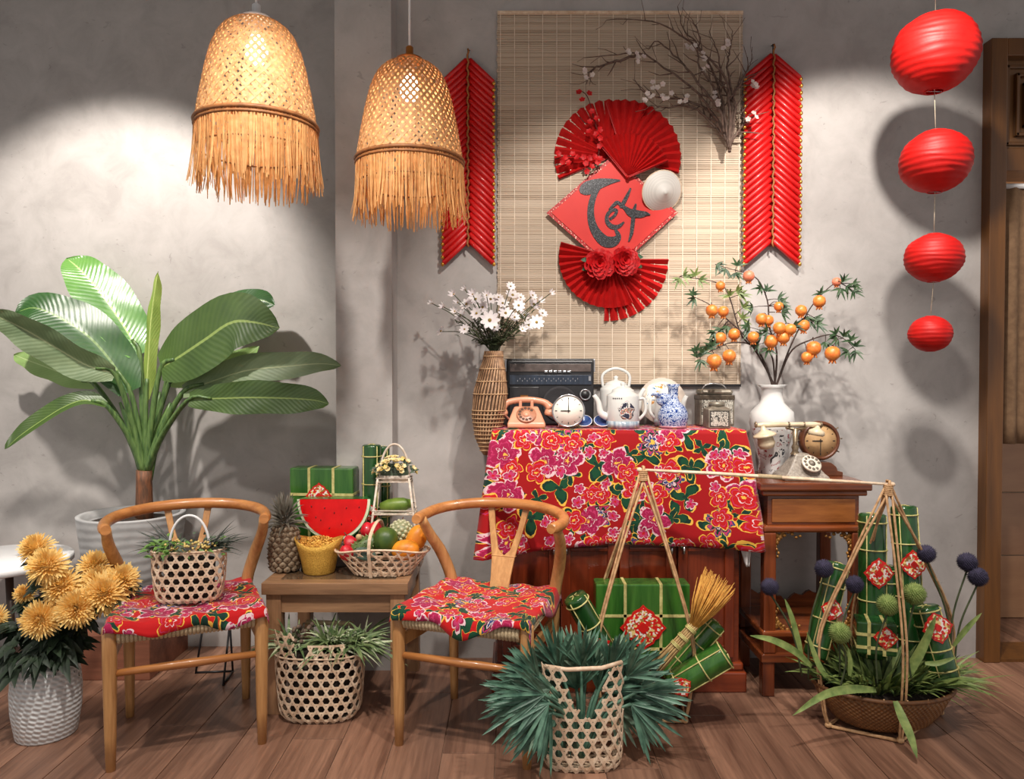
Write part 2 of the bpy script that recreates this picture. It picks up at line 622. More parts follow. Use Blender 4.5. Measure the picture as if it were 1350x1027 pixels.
# door at the right: frame, transom panel, tiled room behind
dr = thing('door_1', 'brown wooden door frame with a panelled transom beside the red lanterns', 'door frame', (1.93, WR, 0))
dr['kind'] = 'structure'
del dr['category']
L = dr.location
yj0, yj1 = WR - 0.055, WR + 0.13
MB().box2((1.897, yj0, 0), (1.962, yj1, 2.49)).build('jamb', M_['doorwood'], dr, L, bevel=0.003)
MB().box2((2.95, yj0, 0), (3.02, yj1, 2.49)).build('jamb', M_['doorwood'], dr, L, bevel=0.003)
MB().box2((1.962, yj0, 2.42), (2.95, yj1, 2.49)).build('head', M_['doorwood'], dr, L, bevel=0.003)
MB().box2((1.962, yj0 + 0.01, 1.97), (2.95, yj1, 2.06)).build('transom_rail', M_['doorwood'], dr, L, bevel=0.003)
for k in range(2):
    xa = 1.962 + k * 0.494; xb = xa + 0.494
    p = MB().box2((xa, yj0 + 0.05, 2.06), (xb, yj0 + 0.08, 2.42)).build('transom_panel', M_['doorpanel'], dr, L)
    for e, d in ((0.02, 0.012), (0.055, 0.022), (0.09, 0.03)):
        fr = MB()
        wd = 0.014
        za, zb = 2.06 + e, 2.42 - e
        fr.box2((xa + e, yj0 + 0.05 - d, za), (xb - e, yj0 + 0.051, za + wd)).box2((xa + e, yj0 + 0.05 - d, zb - wd), (xb - e, yj0 + 0.051, zb))
        fr.box2((xa + e, yj0 + 0.05 - d, za), (xa + e + wd, yj0 + 0.051, zb)).box2((xb - e - wd, yj0 + 0.05 - d, za), (xb - e, yj0 + 0.051, zb))
        o = fr.build('moulding', M_['doorwood'], p, L, bevel=0.003)
MB().tube([(1.95, WR + 0.02, 1.925), (2.96, WR + 0.02, 1.925)], 0.011).build('curtain_rod', M_['white'], dr, L)
MB().box2((1.9, yj0 + 0.01, 0.0), (3.0, yj1 + 0.02, 0.012)).build('threshold', M_['doorwood'], dr, L)
# tiled wall beyond the opening
tw = struct(MB().box2((1.85, 3.56, -0.02), (3.4, 3.66, 3.0)).build('wall_beyond', mat('tile_grout', C(186, 160, 136), None, 20, 0.8)))
struct(MB().box2((1.85, WR + 0.12, -0.02), (1.95, 3.56, 3.0)).build('wall_passage', M_['ceil']))
t0 = None
for r_ in range(9):
    for c_ in range(3):
        x0 = 1.96 + c_ * 0.6 - 0.3 * (r_ % 2); z0 = 0.0 + r_ * 0.3
        loc = (x0 + 0.3, 3.555, z0 + 0.15)
        if t0 is None:
            t0 = MB().box((0, 0, 0), (0.594, 0.012, 0.294)).build('tile', M_['tile'], tw, bevel=0.002); o = t0
        else:
            o = t0.copy(); COL.objects.link(o); o.parent = tw
        o.location = loc
cu = MB()
cu.grid(40, 12, lambda u, v: V((1.985 + 0.42 * u, WR + 0.02 + 0.016 * math.sin(u * 34) * (0.5 + 0.5 * v), 1.925 - 1.05 * v)))
o = cu.build('door_curtain', mat('curtain_linen', C(150, 118, 88), C(132, 102, 76), 40, 0.9, transl=0.2), off=(2.2, WR + 0.02, 0.875), solid=0.002)
tag(o, 'plain brown half curtain hanging on the white rod in the doorway', 'curtain')

# ---------------------------------------------------------------- bamboo mat on the wall
mt = thing('bamboo_mat', 'pale woven bamboo slat mat hanging flat on the grey wall', 'wall mat', P(816, 507, WR))
L = mt.location
xa, xb = P(656, 260, WR).x, P(977, 260, WR).x
zt, zb = P(800, 19, WR).z, P(800, 507, WR).z
sl = MB()
n = 170
for i in range(n):
    z = zb + (zt - zb) * (i + 0.5) / n
    h = (zt - zb) / n * rnd.uniform(0.75, 1.0)
    dx = rnd.uniform(-0.003, 0.003)
    sl.box2((xa + dx, WR - 0.006 - rnd.uniform(0, 0.0015), z - h / 2), (xb + dx, WR - 0.0025, z + h / 2))
k = NT('mat_reed')
co = k.coord('Object', (0.5, 1, 90))
f = k.noise(co, 2.0, 4, 0.6)
k.col(k.ramp(f, [(0.30, C(146, 124, 104)), (0.45, C(184, 164, 142)), (0.68, C(200, 182, 162))])).set(Roughness=0.7)
o = sl.build('slats', k.m, mt, L); o['kind'] = 'stuff'
MB().box2((xa, WR - 0.0035, zb), (xb, WR - 0.001, zt)).build('backing', mat('mat_gap', C(184, 164, 142), None, 30, 0.9), mt, L)
thm = mat('mat_thread', C(226, 210, 190), None, 50, 0.8)
for i in range(18):
    x = xa + 0.012 + (xb - xa - 0.024) * i / 17
    MB().box2((x - 0.0016, WR - 0.0092, zb), (x + 0.0016, WR - 0.0062, zt)).build('thread', thm, mt, L)
MB().box2((xa, WR - 0.012, zb - 0.008), (xb, WR, zb + 0.002)).build('bottom_bar', M_['black'], mt, L)
MB().box2((xa, WR - 0.011, zt - 0.004), (xb, WR, zt + 0.008)).build('top_bar', M_['bamboo'], mt, L)

mt.location.y -= 0.003

# ---------------------------------------------------------------- firecracker strings
def firecracker(px_c, py_top, py_tip, halfw, label, mirror_cut=None):
    Yw = WR - 0.03
    top = P(px_c, py_top, Yw)
    s = Yw / F
    t = thing('firecracker_string', label, 'firecrackers', P(px_c, py_tip - 32, WR), group=None)
    L = t.location
    n = 28
    tot = (py_tip - 32 - py_top) * s
    sp = tot / n
    dx, dz = halfw * s, -30 * s
    proto = {}
    for side in (-1, 1):
        a = V((0.004 * side, 0, 0)); b = V((dx * side, 0, dz))
        for i in range(n):
            loc = V((top.x, Yw, top.z - sp * (i + 0.3))) - L
            loc.y += rnd.uniform(-0.003, 0.003)
            if side not in proto:
                proto[side] = MB().tube([a, a + (b - a) * 0.02, b - (b - a) * 0.02, b], [0.008, 0.0112, 0.0112, 0.008], 10).build('cracker_tube', M_['fire'], t)
                o = proto[side]
                cp = MB().ell(b + V((0.002 * side, -0.004, -0.004)), (0.0078, 0.0078, 0.0092), 8, 6).build('gold_tip', M_['gold'], o)
                proto[(side, 'c')] = cp
            else:
                o = proto[side].copy(); COL.objects.link(o); o.parent = t
                c2 = proto[(side, 'c')].copy(); COL.objects.link(c2); c2.parent = o
            o.location = loc
    cs = [V((top.x + 0.0035 * math.sin(i * 1.9), Yw - 0.013 - 0.002 * (i % 2), top.z + 0.03 - (tot + 0.04) * i / 60)) for i in range(61)]
    MB().tube(cs, 0.0038, 6).build('braided_cord', mat('fire_cord', C(178, 116, 60), C(120, 70, 30), 300, 0.7), t, L)
    MB().tube([V((top.x, Yw, top.z - 0.01)), V((top.x, Yw, top.z + 0.035)), V((top.x + 0.004, WR - 0.002, top.z + 0.04))], 0.0025, 6).build('nail', M_['black'], t, L)
    MB().box2((top.x - 0.006, Yw + 0.006, top.z - tot), (top.x + 0.006, WR, top.z)).build('backing_strip', M_['red_paper'], t, L)
    return t


firecracker(617, 76, 352, 33, 'red firecracker string with gold bells hung between bamboo lampshade and wall mat')
firecracker(1019, 70, 352, 36, 'red firecracker string with gold bells hung under the branch tips, right of the wall mat')

# ---------------------------------------------------------------- paper fans, sign, hat
def zp(zx, zy):
    return 640 + zx / 2.334, zy / 2.334


def fan(name, zx, zy, zr, a0, a1, Yw, n, label, depth=0.024):
    px, py = zp(zx, zy)
    c = P(px, py, Yw)
    Rr = zr / 2.334 * Yw / F
    m = MB()
    N = n * 2
    r0 = Rr * 0.06
    ins = []; outs = []
    for i in range(N + 1):
        a = R(a0 + (a1 - a0) * i / N)
        d = V((math.cos(a), 0, math.sin(a)))
        yo = depth / 2 * (1 if i % 2 else -1)
        ins.append(m.add([c + d * r0 + V((0, yo * 0.15, 0))]))
        rim = c + d * Rr + V((0, yo, 0))
        outs.append(m.add([rim]))
    for i in range(N):
        m.face((ins[i], ins[i + 1], outs[i + 1], outs[i]), False)
    t = thing(name, label, 'paper fan', c)
    m.build('pleated_paper', M_['red_paper'], t, c, solid=0.0012, flat=True)
    e = MB()
    for i in (0, N):
        a = R(a0 + (a1 - a0) * i / N)
        d = V((math.cos(a), 0, math.sin(a)))
        s = V((-math.sin(a), 0, math.cos(a)))
        MB.ribbon(e, [c, c + d * Rr], 0.008, s, V((0, 1, 0)), 0.003)
    e.build('end_sticks', M_['red_paper'], t, c)
    MB().ell(c, (0.008, 0.012, 0.008), 10, 6).build('pivot', M_['red_paper'], t, c)
    return t


WF = WR - 0.012
fan('paper_fan', 385, 482, 172, 203, 52, WF - 0.006, 15, 'large red pleated paper fan behind the red blossom sprig')
fan('paper_fan', 426, 484, 174, 108, -16, WF - 0.016, 13, 'large red pleated paper fan tucked above the white conical hat')
fan('paper_fan', 437, 545, 134, 130, 22, WF - 0.044, 13, 'smaller red pleated paper fan in front, above the lettered diamond sign')
fan('paper_fan', 383, 790, 157, 164, 296, WF - 0.022, 15, 'red pleated half fan spread below the peonies, overlapping another fan')
fan('paper_fan', 375, 800, 187, 0, -92, WF - 0.006, 10, 'red pleated quarter fan hanging lowest, behind the half fan under the peonies')

YS = WF - 0.022
sc = P(*zp(390, 652), YS)
sg = thing('tet_sign', 'red diamond shaped sign with black glitter brush lettering and patterned border', 'sign', sc)
cor = [P(*zp(x, y), YS) for x, y in ((188, 655), (392, 478), (592, 655), (392, 838))]
ctr = sum(cor, V()) / 4


def dia(k, y0, y1, m):
    q = [ctr + (p - ctr) * k for p in cor]
    a = m.add([p + V((0, y0, 0)) for p in q]); b = m.add([p + V((0, y1, 0)) for p in q])
    m.face([a, a + 1, a + 2, a + 3], False); m.face([b + 3, b + 2, b + 1, b], False)
    for i in range(4):
        m.face((a + i, b + i, b + (i + 1) % 4, a + (i + 1) % 4), False)
    return m


kb = NT('sign_border_print')
co = kb.coord('Object')
vo = kb.n('ShaderNodeTexVoronoi'); vo.inputs['Scale'].default_value = 130
kb.l(co, vo.inputs['Vector'])
kb.col(kb.ramp(vo.outputs['Distance'], [(0.0, C(236, 190, 170)), (0.28, C(216, 110, 90)), (0.36, C(176, 14, 18))], True)).set(Roughness=0.5)
dia(1.0, 0, 0.006, MB()).build('border', kb.m, sg, sc)
dia(0.925, -0.003, 0.001, MB()).build('panel', mat('sign_red', C(216, 38, 28), C(208, 32, 24), 8, 0.55), sg, sc)
kg = NT('black_glitter')
co = kg.coord('Object')
vo = kg.n('ShaderNodeTexVoronoi'); vo.inputs['Scale'].default_value = 420
kg.l(co, vo.inputs['Vector'])
kg.col(kg.ramp(vo.outputs['Color'], [(0.0, C(22, 22, 24)), (0.62, C(40, 40, 44)), (0.8, C(96, 96, 100))])).set(Roughness=0.35, Metallic=0.3)


SK = [0]


def stroke(pts, name='letter_stroke'):
    SK[0] += 1
    e_ = SK[0] * 0.0004
    pp = [V((x, y, w_)) for x, y, w_ in pts]
    sm = spline(pp, max(12, 7 * len(pts)))
    m = MB()
    L_, R_ = [], []
    for i, p in enumerate(sm):
        t = sm[min(i + 1, len(sm) - 1)] - sm[max(i - 1, 0)]
        t = V((t.x, t.y)).normalized()
        nn = V((-t.y, t.x)) * max(p.z, 0.8) / 2
        L_.append((p.x + nn.x, p.y + nn.y)); R_.append((p.x - nn.x, p.y - nn.y))
    base = []
    for (a, b) in zip(L_, R_):
        pa, pb = P(*zp(*a), YS), P(*zp(*b), YS)
        base.append(m.add([pa + V((0, -0.003, 0)), pb + V((0, -0.003, 0)), pb + V((0, -0.0055 - e_, 0)), pa + V((0, -0.0055 - e_, 0))]))
    for i in range(len(base) - 1):
        a, b = base[i], base[i + 1]
        for q in range(4):
            m.face((a + q, a + (q + 1) % 4, b + (q + 1) % 4, b + q), False)
    m.face([base[0] + q for q in range(4)], False); m.face([base[-1] + q for q in (3, 2, 1, 0)], False)
    return m.build(name, kg.m, sg, sc)


stroke([(290, 590, 12), (302, 585, 34), (322, 577, 42), (350, 566, 32), (384, 559, 17), (414, 556, 4)])
stroke([(352, 572, 12), (334, 600, 18), (324, 640, 20), (326, 680, 23), (340, 715, 28), (366, 742, 34), (392, 744, 32), (408, 728, 18), (398, 704, 6)])
stroke([(382, 676, 8), (398, 662, 9), (402, 648, 10), (388, 648, 10), (375, 662, 11), (374, 682, 13), (388, 698, 15), (408, 698, 12), (426, 684, 5)])
stroke([(380, 646, 5), (394, 632, 10), (406, 624, 11), (420, 636, 8), (428, 646, 4)])
stroke([(446, 580, 5), (436, 602, 10), (420, 632, 12), (414, 640, 6)])
stroke([(420, 632, 6), (432, 644, 14), (448, 656, 24), (474, 660, 22), (492, 659, 14), (506, 662, 3)])
stroke([(462, 628, 5), (456, 652, 12), (452, 690, 12), (448, 720, 10), (440, 744, 4)])

# conical hat
hc = P(872.5, 252, WF - 0.045)
hr = S(26.5, WF - 0.045)
ht = thing('conical_hat', 'small white conical palm leaf hat pinned on the red fans', 'hat', hc)
Mh = Mdir(V((0.16, -0.9, -0.34)))
hp = [(hr * (1 - i / 14), 0.62 * hr * i / 14) for i in range(14)] + [(0.0008, 0.63 * hr)]
kh = NT('hat_palm_leaf')
co = kh.coord('Object')
vm = kh.n('ShaderNodeVectorMath', operation='LENGTH'); kh.l(co, vm.inputs[0])
wv = kh.math('SINE', kh.math('MULTIPLY', vm.outputs['Value'], 900))
kh.col(kh.ramp(wv, [(0.0, C(206, 202, 196)), (0.6, C(214, 210, 204))])).set(Roughness=0.6)
kh.bump(wv, 0.04, 0.001)
MB().lathe(hp, 40, (0, 0, 0), Mh, cap=False).build('cone', kh.m, ht, solid=0.0015)
MB().tube([Mh @ V((hr * math.cos(a), hr * math.sin(a), 0)) for a in [2 * PI * i / 40 for i in range(40)]], 0.0022, 6, closed=True).build('brim_ring', M_['bamboo'], ht)
MB().tube([Mh @ V((0, 0, 0.0)), Mh @ V((0, 0, -0.03)) ], 0.003, 6).build('pin', M_['bamboo'], ht)


# peonies
def flower_cup(m, c, d, r, layers, per, up=0.2):
    Mf = Mdir(d)
    for L_ in range(layers):
        f = (L_ + 1) / layers
        for i in range(per):
            a = 2 * PI * (i + 0.5 * L_) / per + rnd.uniform(-0.2, 0.2)
            el = R(78 - 66 * f)
            dirv = V((math.cos(a) * math.cos(el), math.sin(a) * math.cos(el), math.sin(el)))
            ln = r * (0.55 + 0.45 * f)
            pts = []
            for k_ in range(5):
                s = k_ / 4
                q = dirv * ln * s + V((0, 0, up * r * (s - s * s) + 0.1 * r * math.sin(s * 5 + i)))
                pts.append(c + Mf @ q)
            m.leaf(pts, r * (0.5 + 0.35 * f), Mf @ V((0, 0, 1)), 0.35, 2, wp=lambda s: (0.35, 0.8, 1.0, 0.95, 0.45)[min(4, int(s * 4 + 0.5))])


peony_m = mat('peony_silk', C(216, 14, 22), C(176, 6, 16), 60, 0.6, transl=0.15)
green_m = mat('silk_leaf_green', C(20, 92, 52), C(12, 62, 34), 50, 0.55)
lab = ['red silk peony pinned under the diamond sign on its darker side, leaf at its left', 'red silk peony pinned under the diamond sign beside the open end of the half fan']
for i, (zx, zy, rz_) in enumerate(((352, 815, 50), (428, 806, 48))):
    c = P(*zp(zx, zy), WF - 0.05)
    t = thing('silk_peony', lab[i], 'flower', c)
    m = MB(); flower_cup(m, c, V((0.1 * (i * 2 - 1), -1, 0.1)), S(rz_ / 2.334, WF - 0.05), 5, 8)
    m.build('petals', peony_m, t, c)
    MB().tube([c, c + V((0, 0.045, -0.005))], 0.004, 6).build('stem', green_m, t, c)
    sgn = -1 if i == 0 else 1
    for dx, dz in ((0.05, 0.012), (0.046, -0.012)):
        a = c + V((sgn * 0.028, 0.01, dz)); b = c + V((sgn * (dx + 0.026), 0.004, dz * 1.7))
        MB().leaf(spline([a, (a + b) / 2 + V((0, -0.006, 0.003)), b], 6), 0.024, V((0, -1, 0.2)), 0.2).build('leaf', green_m, t, c)

# red blossom sprig on the upper fan
def blossom(m, c, d, r, n=5, cup=0.25, pw=0.85):
    Mf = Mdir(d, rnd.uniform(0, 6))
    for i in range(n):
        a = 2 * PI * i / n
        dv = V((math.cos(a), math.sin(a), 0))
        pts = [c + Mf @ (dv * r * s + V((0, 0, cup * r * s * s))) for s in (0.05, 0.4, 0.75, 1.0)]
        m.leaf(pts, r * pw, Mf @ V((0, 0, 1)), 0.15, 1, wp=lambda s: (0.3, 0.9, 1.0, 0.4)[min(3, int(s * 3 + 0.5))])


YB = WF - 0.042
sp0 = P(*zp(345, 520), YB)
t = thing('blossom_sprig', 'sprig of small red plum blossoms laid over the upper paper fans', 'flower sprig', sp0)
tw_ = MB()
paths = [[(345, 520), (350, 430), (335, 370), (315, 300), (290, 275)], [(345, 520), (300, 490), (250, 480), (215, 490)], [(345, 520), (320, 530), (310, 540)], [(335, 370), (310, 380), (290, 360)]]
for pth in paths:
    tw_.tube(spline([P(*zp(x, y), YB + 0.004 * i) for i, (x, y) in enumerate(pth)], 14), 0.0017, 5)
tw_.build('twigs', mat('twig_red_brown', C(86, 34, 28), None, 60, 0.8), t, sp0)
for (x, y) in [(318, 290), (290, 280), (300, 305), (330, 345), (345, 365), (325, 378), (350, 395), (338, 410), (355, 425), (320, 400), (225, 470), (245, 485), (265, 478), (285, 488), (300, 480), (320, 488), (340, 480), (355, 490), (310, 505), (330, 510), (345, 500), (315, 530), (260, 500), (235, 500), (350, 450)]:
    m = MB(); blossom(m, P(*zp(x + rnd.uniform(-4, 4), y + rnd.uniform(-4, 4)), YB - 0.008), V((rnd.uniform(-.5, .5), -1, rnd.uniform(-.4, .5))), 0.0125)
    m.build('blossom', peony_m, t, sp0)

# dried branch with white blossoms
YD = WR - 0.07
b0 = P(*zp(752, 466), YD)
t = thing('dried_branch', 'bare brown branch with small white blossoms hung across the top of the wall mat', 'branch', b0)
bm_ = MB()
tips = []
mains = [
    [(752, 466), (735, 410), (690, 335), (640, 275), (545, 205), (480, 165), (395, 168), (300, 176)],
    [(750, 460), (752, 350), (745, 255), (700, 190), (625, 130), (560, 85), (480, 62), (375, 58)],
    [(748, 455), (735, 350), (715, 265), (690, 200), (650, 130), (610, 90), (595, 15)],
    [(752, 450), (768, 330), (745, 215), (755, 150), (760, 95)],
    [(740, 430), (690, 345), (610, 310), (540, 300), (490, 280), (460, 245)],
    [(735, 410), (720, 340), (640, 240), (590, 180), (530, 130), (500, 150)],
    [(745, 430), (715, 300), (660, 200), (660, 110), (640, 60)],
    [(748, 440), (760, 330), (730, 260), (715, 170), (690, 95)],
    [(750, 440), (700, 385), (640, 330), (560, 330), (510, 325)],
    [(752, 440), (790, 380), (800, 350)],
    [(755, 300), (790, 240), (822, 180)],
    [(480, 165), (390, 190), (330, 210), (310, 260)],
]
for mi, pth in enumerate(mains):
    pts = [P(*zp(x + rnd.uniform(-3, 3), y + rnd.uniform(-3, 3)), YD + rnd.uniform(-0.03, 0.03) * min(1, i)) for i, (x, y) in enumerate(pth)]
    s = spline(pts, 26)
    s = [p + V((rnd.uniform(-1, 1), 0, rnd.uniform(-1, 1))) * 0.003 for p in s]
    nn = len(s)
    rr = [0.0066 * (1 - 0.80 * i / nn) for i in range(nn)]
    bm_.tube(s, rr, 5)
    for q in range(5, nn, 2):
        for _ in range(1 if q % 4 else 2):
            d = (s[min(q + 1, nn - 1)] - s[q - 1]).normalized()
            an = rnd.choice((-1, 1)) * rnd.uniform(0.4, 1.0)
            d2 = V((d.x * math.cos(an) - d.z * math.sin(an), rnd.uniform(-0.5, 0.3), d.x * math.sin(an) + d.z * math.cos(an))).normalized()
            ln = rnd.uniform(0.03, 0.10)
            mid = s[q] + d2 * ln * 0.5 + V((rnd.uniform(-1, 1), 0, rnd.uniform(-1, 1))) * 0.008
            e = s[q] + d2 * ln + V((0, 0, rnd.uniform(-0.006, 0.014)))
            bm_.tube([s[q], mid, e], [rr[q] * 0.7, rr[q] * 0.5, 0.001], 4)
            tips.append(e)
bm_.tube([P(*zp(752, 440), YD), P(*zp(752, 440), WR)], 0.003, 5)
bm_.build('twigs', mat('dry_twig', C(126, 104, 92), C(84, 66, 58), 60, 0.85, 0.4), t, b0)
wb = mat('white_blossom', C(240, 232, 224), C(226, 208, 204), 60, 0.6, transl=0.2)
for (x, y, k_) in [(630, 140, 5), (480, 178, 4), (530, 260, 4), (500, 295, 5), (722, 322, 4), (680, 215, 3), (825, 255, 4), (818, 355, 3), (320, 228, 4), (560, 300, 4), (610, 300, 3), (745, 140, 3), (660, 170, 3), (430, 170, 2), (700, 290, 2)]:
    for q in range(k_):
        m = MB()
        blossom(m, P(*zp(x + rnd.uniform(-16, 16), y + rnd.uniform(-14, 14)), YD - rnd.uniform(0.01, 0.04)), V((rnd.uniform(-.6, .6), -1, rnd.uniform(-.3, .6))), 0.011)
        m.build('blossom', wb, t, b0)

# ---------------------------------------------------------------- pendant lamps
shade_m = mat('lamp_bamboo', C(226, 182, 130), C(192, 142, 92), 60, 0.6, transl=0.32)
rim_m = mat('lamp_rim', C(150, 96, 52), C(120, 74, 38), 60, 0.6)
fringe_m = mat('lamp_fringe', C(230, 180, 118), C(206, 150, 90), 50, 0.65, transl=0.35)
bulb_m = NT('lit_bulb'); bulb_m.set(Emission_Strength=11.0); bulb_m.b.inputs['Emission Color'].default_value = (1.0, 0.88, 0.70, 1); bulb_m = bulb_m.m


def pendant(px, Y, py_top, py_rim, py_bot, wpx, label, capc, seed):
    rg = random.Random(seed)
    top = P(px, py_top, Y); zr = P(px, py_rim, Y).z; zb = P(px, py_bot, Y).z
    r = S(wpx / 2, Y)
    H = top.z - zr
    t = thing('pendant_lamp', label, 'lamp', (top.x, Y, top.z))
    # profile of the dome: radius as a function of v (0 top .. 1 rim)
    def rad(v):
        tab = ((0, .22), (.03, .38), (.08, .52), (.16, .64), (.28, .735), (.45, .82), (.65, .895), (.85, .96), (1, 1.0))
        for (a, ra), (b_, rb) in zip(tab, tab[1:]):
            if v <= b_:
                return r * (ra + (rb - ra) * (v - a) / (b_ - a))
        return r
    def surf(th, v, k=1.0):
        rr = rad(v) * k
        zz = -H * (0.02 + 0.98 * v ** 1.0)
        # rounder shoulder
        return V((rr * math.cos(th), rr * math.sin(th), zz))
    m = MB()
    NS = 42
    for fam in (-1, 1):
        for i in range(NS):
            pts, sd, nm = [], [], []
            for j in range(23):
                v = 0.015 + 0.985 * (j / 22)
                th = 2 * PI * i / NS + fam * 1.9 * v ** 0.9
                kk = 1.0 + 0.006 * fam * (1 if (i + j) % 2 else -1)
                p = surf(th, v, kk)
                pts.append(p)
            for j in range(23):
                tdir = (pts[min(j + 1, 22)] - pts[max(j - 1, 0)]).normalized()
                nv = V((pts[j].x, pts[j].y, r * 0.25)).normalized()
                s = tdir.cross(nv).normalized()
                sd.append(s); nm.append(s.cross(tdir))
            ws = [max(0.0035, 0.0100 * rad(0.015 + 0.985 * j / 22) / r) for j in range(23)]
            m.ribbon(pts, ws, sd, nm, 0.0012)
    m.build('woven_shade', shade_m, t)
    for v, rr in ((1.0, 0.0065), (1.04, 0.0045)):
        MB().tube([surf(2 * PI * i / 56, 1.0, 1.012) + V((0, 0, -(v - 1) * H)) for i in range(56)], rr, 6, closed=True).build('rim_hoop', rim_m, t)
    MB().tube([surf(2 * PI * i / 48, 1.0, 0.97) + V((0, 0, -0.075)) for i in range(48)], 0.003, 5, closed=True).build('inner_hoop', rim_m, t)
    # fringe
    fr = MB()
    Lf = zr - zb
    for i in range(230):
        th = 2 * PI * (i + rg.uniform(-0.4, 0.4)) / 230
        ln = Lf * rg.uniform(0.84, 1.04)
        rr = r * (1.012 if i % 2 else 0.985)
        dr_ = rg.uniform(-0.02, 0.022); dth = rg.uniform(-0.035, 0.035)
        pts = []
        for j in range(5):
            s = j / 4
            rj = rr + dr_ * s * s
            tj = th + dth * s * s
            pts.append(V((rj * math.cos(tj), rj * math.sin(tj), -H - ln * s)))
        tw = th + rg.uniform(-0.5, 0.5)
        sd = V((-math.sin(tw), math.cos(tw), 0)); nm = V((math.cos(tw), math.sin(tw), 0))
        wv = rg.uniform(0.0035, 0.0075)
        fr.ribbon(pts, [wv, wv, wv, wv, wv * 0.5], sd, nm, 0.001)
    o = fr.build('fringe', fringe_m, t); o['kind'] = 'stuff'
    # fitting
    MB().lathe([(0.0, 0.0), (r * 0.24, 0.0), (r * 0.25, 0.008), (r * 0.16, 0.016), (0.012, 0.018), (0.012, 0.045), (0.006, 0.05), (0, 0.05)], 20, (0, 0, -0.008), cap=False).build('cap', capc, t)
    MB().tube([(0, 0, 0.03), (0, 0, 3.0 - top.z)], 0.0035, 6).build('cord', M_['white'], t)
    MB().lathe([(0.0, 0), (0.016, 0), (0.016, -0.05), (0, -0.05)], 12, (0, 0, -0.01), cap=False).build('socket', M_['white'], t)
    b = MB().lathe([(0.0, -0.135), (0.018, -0.130), (0.03, -0.11), (0.032, -0.09), (0.022, -0.066), (0.014, -0.05), (0, -0.05)], 16, (0, 0, 0), cap=False).build('bulb', bulb_m, t)
    pl = bpy.data.lights.new('bulb_light', 'POINT'); pl.energy = 2.4; pl.color = (1.0, 0.86, 0.66); pl.shadow_soft_size = 0.035
    po = bpy.data.objects.new('bulb_light', pl); COL.objects.link(po); po.parent = t; po.location = (0, 0, -0.175)
    return t


pendant(338, 2.20, 24, 166, 254, 152, 'bamboo dome pendant lamp with straw fringe and white cap, its shade wider', M_['white'], 3)
pendant(540, 2.43, 78, 213, 292, 138, 'bamboo dome pendant lamp with straw fringe and brown wooden cap, near red firecrackers', mat('cap_wood', C(170, 104, 42), C(140, 80, 30), 40, 0.4), 5)

# ---------------------------------------------------------------- lanterns
labels = ['largest red paper lantern, topmost on the string beside the door frame',
          'second largest red paper lantern, hanging directly beneath the topmost one',
          'medium red paper lantern with close ribs, third down on the string',
          'smallest red paper lantern, lowest on the string beside the door frame']
prev = None
YL_ = 2.55
for i, (px, py, dpx, hh) in enumerate(((1232.5, 70, 106, 0.96), (1233, 213, 88, 0.92), (1231, 340, 72, 0.88), (1226.5, 440, 54, 0.86))):
    c = P(px, py, YL_)
    r = S(dpx / 2, YL_)
    rz = r * hh
    t = thing('paper_lantern', labels[i], 'lantern', c, group='red paper lanterns on one string')
    rg = random.Random(40 + i)
    prof = []
    nr = (15, 14, 14, 12)[i]
    for j in range(nr * 4 + 1):
        ph = -1.36 + 2.72 * j / (nr * 4)
        fr_ = (j % 4) / 4.0
        sag = 1 - 0.022 * math.sin(PI * fr_)
        prof.append((r * math.cos(ph) * sag, rz * math.sin(ph)))
    ph_ = [rg.uniform(0, 6) for _ in range(6)]
    def wr(th, rr, z, r=r, ph_=ph_, rz=rz):
        k_ = 1 + 0.010 * math.sin(3 * th + ph_[0] + z / rz * 3) * math.cos(z / rz * 1.3)
        zz = z + 0.02 * r * math.sin(2 * th + ph_[1] + z / rz * 5) * math.cos(z / rz * 1.2) + 0.016 * r * math.sin(5 * th + ph_[2] + z / rz * 9) * math.cos(z / rz * 1.2)
        return rr * k_, zz
    MB().lathe(prof, 48, (0, 0, 0), cap=False, fn=wr).build('paper_shell', M_['lantern'], t, solid=0.0008)
    ro = r * math.cos(1.36)
    for s in (-1, 1):
        zz = s * rz * math.sin(1.36)
        MB().tube([V((ro * math.cos(a), ro * math.sin(a), zz)) for a in [2 * PI * q / 24 for q in range(24)]], 0.0022, 6, closed=True).build('wire_ring', M_['lantern'], t)
    MB().tube([V((-ro, 0, rz * 0.98)), V((ro, 0, rz * 0.98))], 0.0015, 5).tube([V((0, 0, -rz * 0.98)), V((0, 0, rz * 0.98))], 0.0015, 5).tube([V((-ro, 0, -rz * 0.98)), V((ro, 0, -rz * 0.98))], 0.0015, 5).build('wire_frame', M_['steel'], t)
    ztop = (3.0 - c.z) if prev is None else (prev[0].z - prev[1] * 0.98 - c.z)
    dx = 0 if prev is None else prev[0].x - c.x
    MB().tube([V((0, 0, rz * 0.97)), V((dx, 0, ztop))], 0.0012, 5).build('string', M_['string'], t)
    prev = (c, rz)

